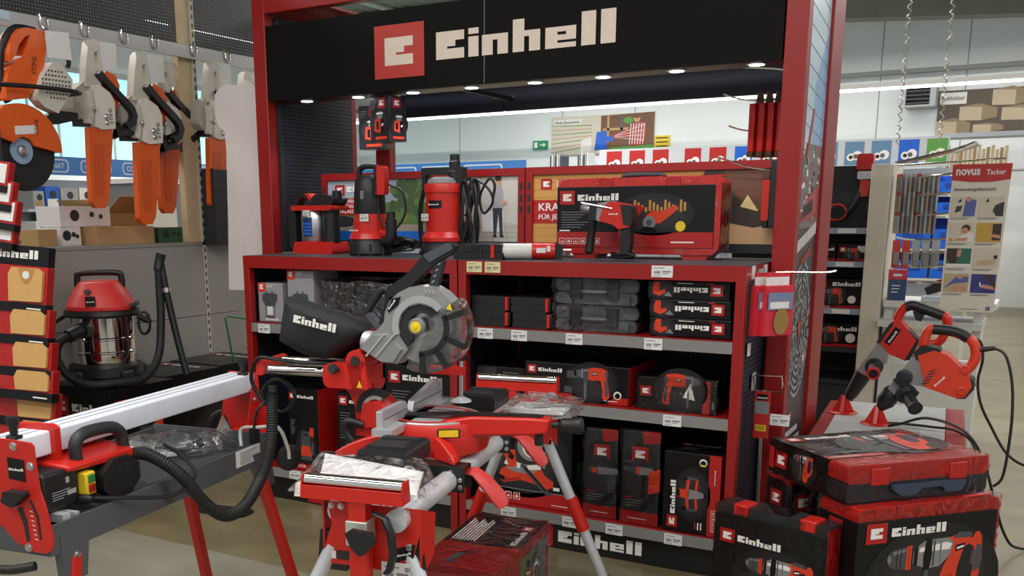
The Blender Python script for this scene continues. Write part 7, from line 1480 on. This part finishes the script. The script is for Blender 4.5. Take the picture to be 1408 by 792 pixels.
for r in range(4):
    for c in range(2):
        u, v = .012+c*.137+.002*r*0, .535-r*.142; w_, h_ = .124, .106; k = (2, 2, 2, 6, 7, 2, 10, 8)[r*2+c]; m.rect(u, v, u+w_, v+h_, k)
        if r == 0 and c == 0: m.p2([(u+.06, v), (u+.12, v), (u+.124, v+.09), (u+.07, v+.1)], 3, .0012); m.disc(u+.085, v+.095, .014, 4, .0014); m.p2([(u+.02, v+.02), (u+.05, v+.03), (u+.055, v+.06), (u+.025, v+.055)], 9, .0014); m.p2([(u+.03, v+.075), (u+.05, v+.08), (u+.045, v+.1)], 1, .0014)
        if r == 0 and c == 1: m.p2([(u+.07, v+.03), (u+.09, v), (u+.124, v), (u+.124, v+.08), (u+.08, v+.06)], 9, .0012); m.p2([(u+.03, v+.075), (u+.05, v+.08), (u+.045, v+.1)], 1, .0014)
        if r == 1 and c == 0: m.p2([(u+.04, v), (u+.124, v), (u+.124, v+.05), (u+.09, v+.06), (u+.05, v+.02)], 3 if 0 else 0, .0012); m.disc(u+.085, v+.075, .022, 5, .0014); m.disc(u+.08, v+.062, .018, 4, .0016); m.p2([(u+.03, v+.005), (u+.09, v+.005), (u+.1, v+.025), (u+.04, v+.02)], 4, .0016); m.rect(u+.004, v+.004, u+.022, v+.022, 6, .0014)
        if r == 1 and c == 1: m.rect(u+.08, v+.01, u+.124, v+.1, 5, .0012); m.p2([(u+.02, v+.02), (u+.075, v+.02), (u+.07, v+.09), (u+.015, v+.085)], 6, .0014); m.p2([(u+.07, v+.03), (u+.12, v+.02), (u+.12, v+.04), (u+.07, v+.045)], 4, .0016)
        if r == 2 and c == 0: m.p2([(u, v+.06), (u+.03, v), (u+.1, v), (u+.05, v+.106), (u, v+.106)], 5, .0012); m.p2([(u+.05, v+.02), (u+.11, v+.03), (u+.1, v+.07), (u+.06, v+.06)], 7, .0014); m.p2([(u+.05, v+.06), (u+.07, v+.06), (u+.075, v+.1), (u+.055, v+.1)], 4, .0016); m.rect(u, v, u+.124, v+.02, 0, .0013)
        if r == 2 and c == 1: m.p2([(u+.02, v+.01), (u+.11, v+.02), (u+.11, v+.05), (u+.02, v+.04)], 10, .0014); m.rect(u+.1, v+.05, u+.118, v+.07, 1, .0014)
        if r == 3 and c == 0: m.p2([(u, v+.02), (u+.05, v+.05), (u+.124, v+.06), (u+.124, v+.09), (u+.06, v+.09)], 3, .0012); m.disc(u+.08, v+.09, .014, 4, .0014); m.p2([(u+.03, v+.015), (u+.12, v+.01), (u+.11, v+.035), (u+.06, v+.04)], 4, .0014)
        if r == 3 and c == 1: m.p2([(u+.06, v+.106), (u+.1, v+.106), (u+.124, v+.05), (u+.124, v+.02)], 5, .0012); m.p2([(u+.05, v+.03), (u+.124, v+.02), (u+.11, v+.04), (u+.06, v+.05)], 4, .0014); m.p2([(u+.04, v+.06), (u+.048, v+.06), (u+.055, v+.035), (u+.047, v+.035)], 0, .0016)
        lines(m, u, v-.01, .1, 2, .006, 9, .002)
m.rect(.237, .012, .257, .032, 11); text(m, 'f', .2435, .014, .014, 0, .0022); lines(m, .1, .015, .1, 1, .005, 9, .002)
obj('print', m, NP, t, smooth=False, fix=False)
# hanging chains of the bay sign
for lab, x in (('spiral chain hanging from the ceiling left of the stapler poster', 2.615), ('spiral chain hanging from the ceiling nearer the stapler poster', 2.845)):
    t = tag(obj('hanging_chain', MB().tube([(x+.012*math.cos(i*1.9), 3.0+.012*math.sin(i*1.9), 4.3-i*.0155) for i in range(160)], .0045, n=5, sub=1), mat('chain_zinc', (188, 186, 178), .4, metal=.4)), lab, 'chain')
tw = thing('top_wire_frame', 'chrome wire canopy above the packet bay hooks', 'frame', (2.62, 2.9, 1.74))
for i in range(5): obj('wire', MB().tube([(.0, .1+i*.06, 0), (.3, .05+i*.08, .06), (.42, .02+i*.1, .1)], .005, n=6, sub=2), CHROME, tw)
obj('cross_wire', MB().tube([(.0, .05, .0), (.0, .4, .0)], .005, n=6, sub=1), CHROME, tw); obj('cross_wire', MB().tube([(.42, .0, .1), (.42, .44, .1)], .005, n=6, sub=1), CHROME, tw)
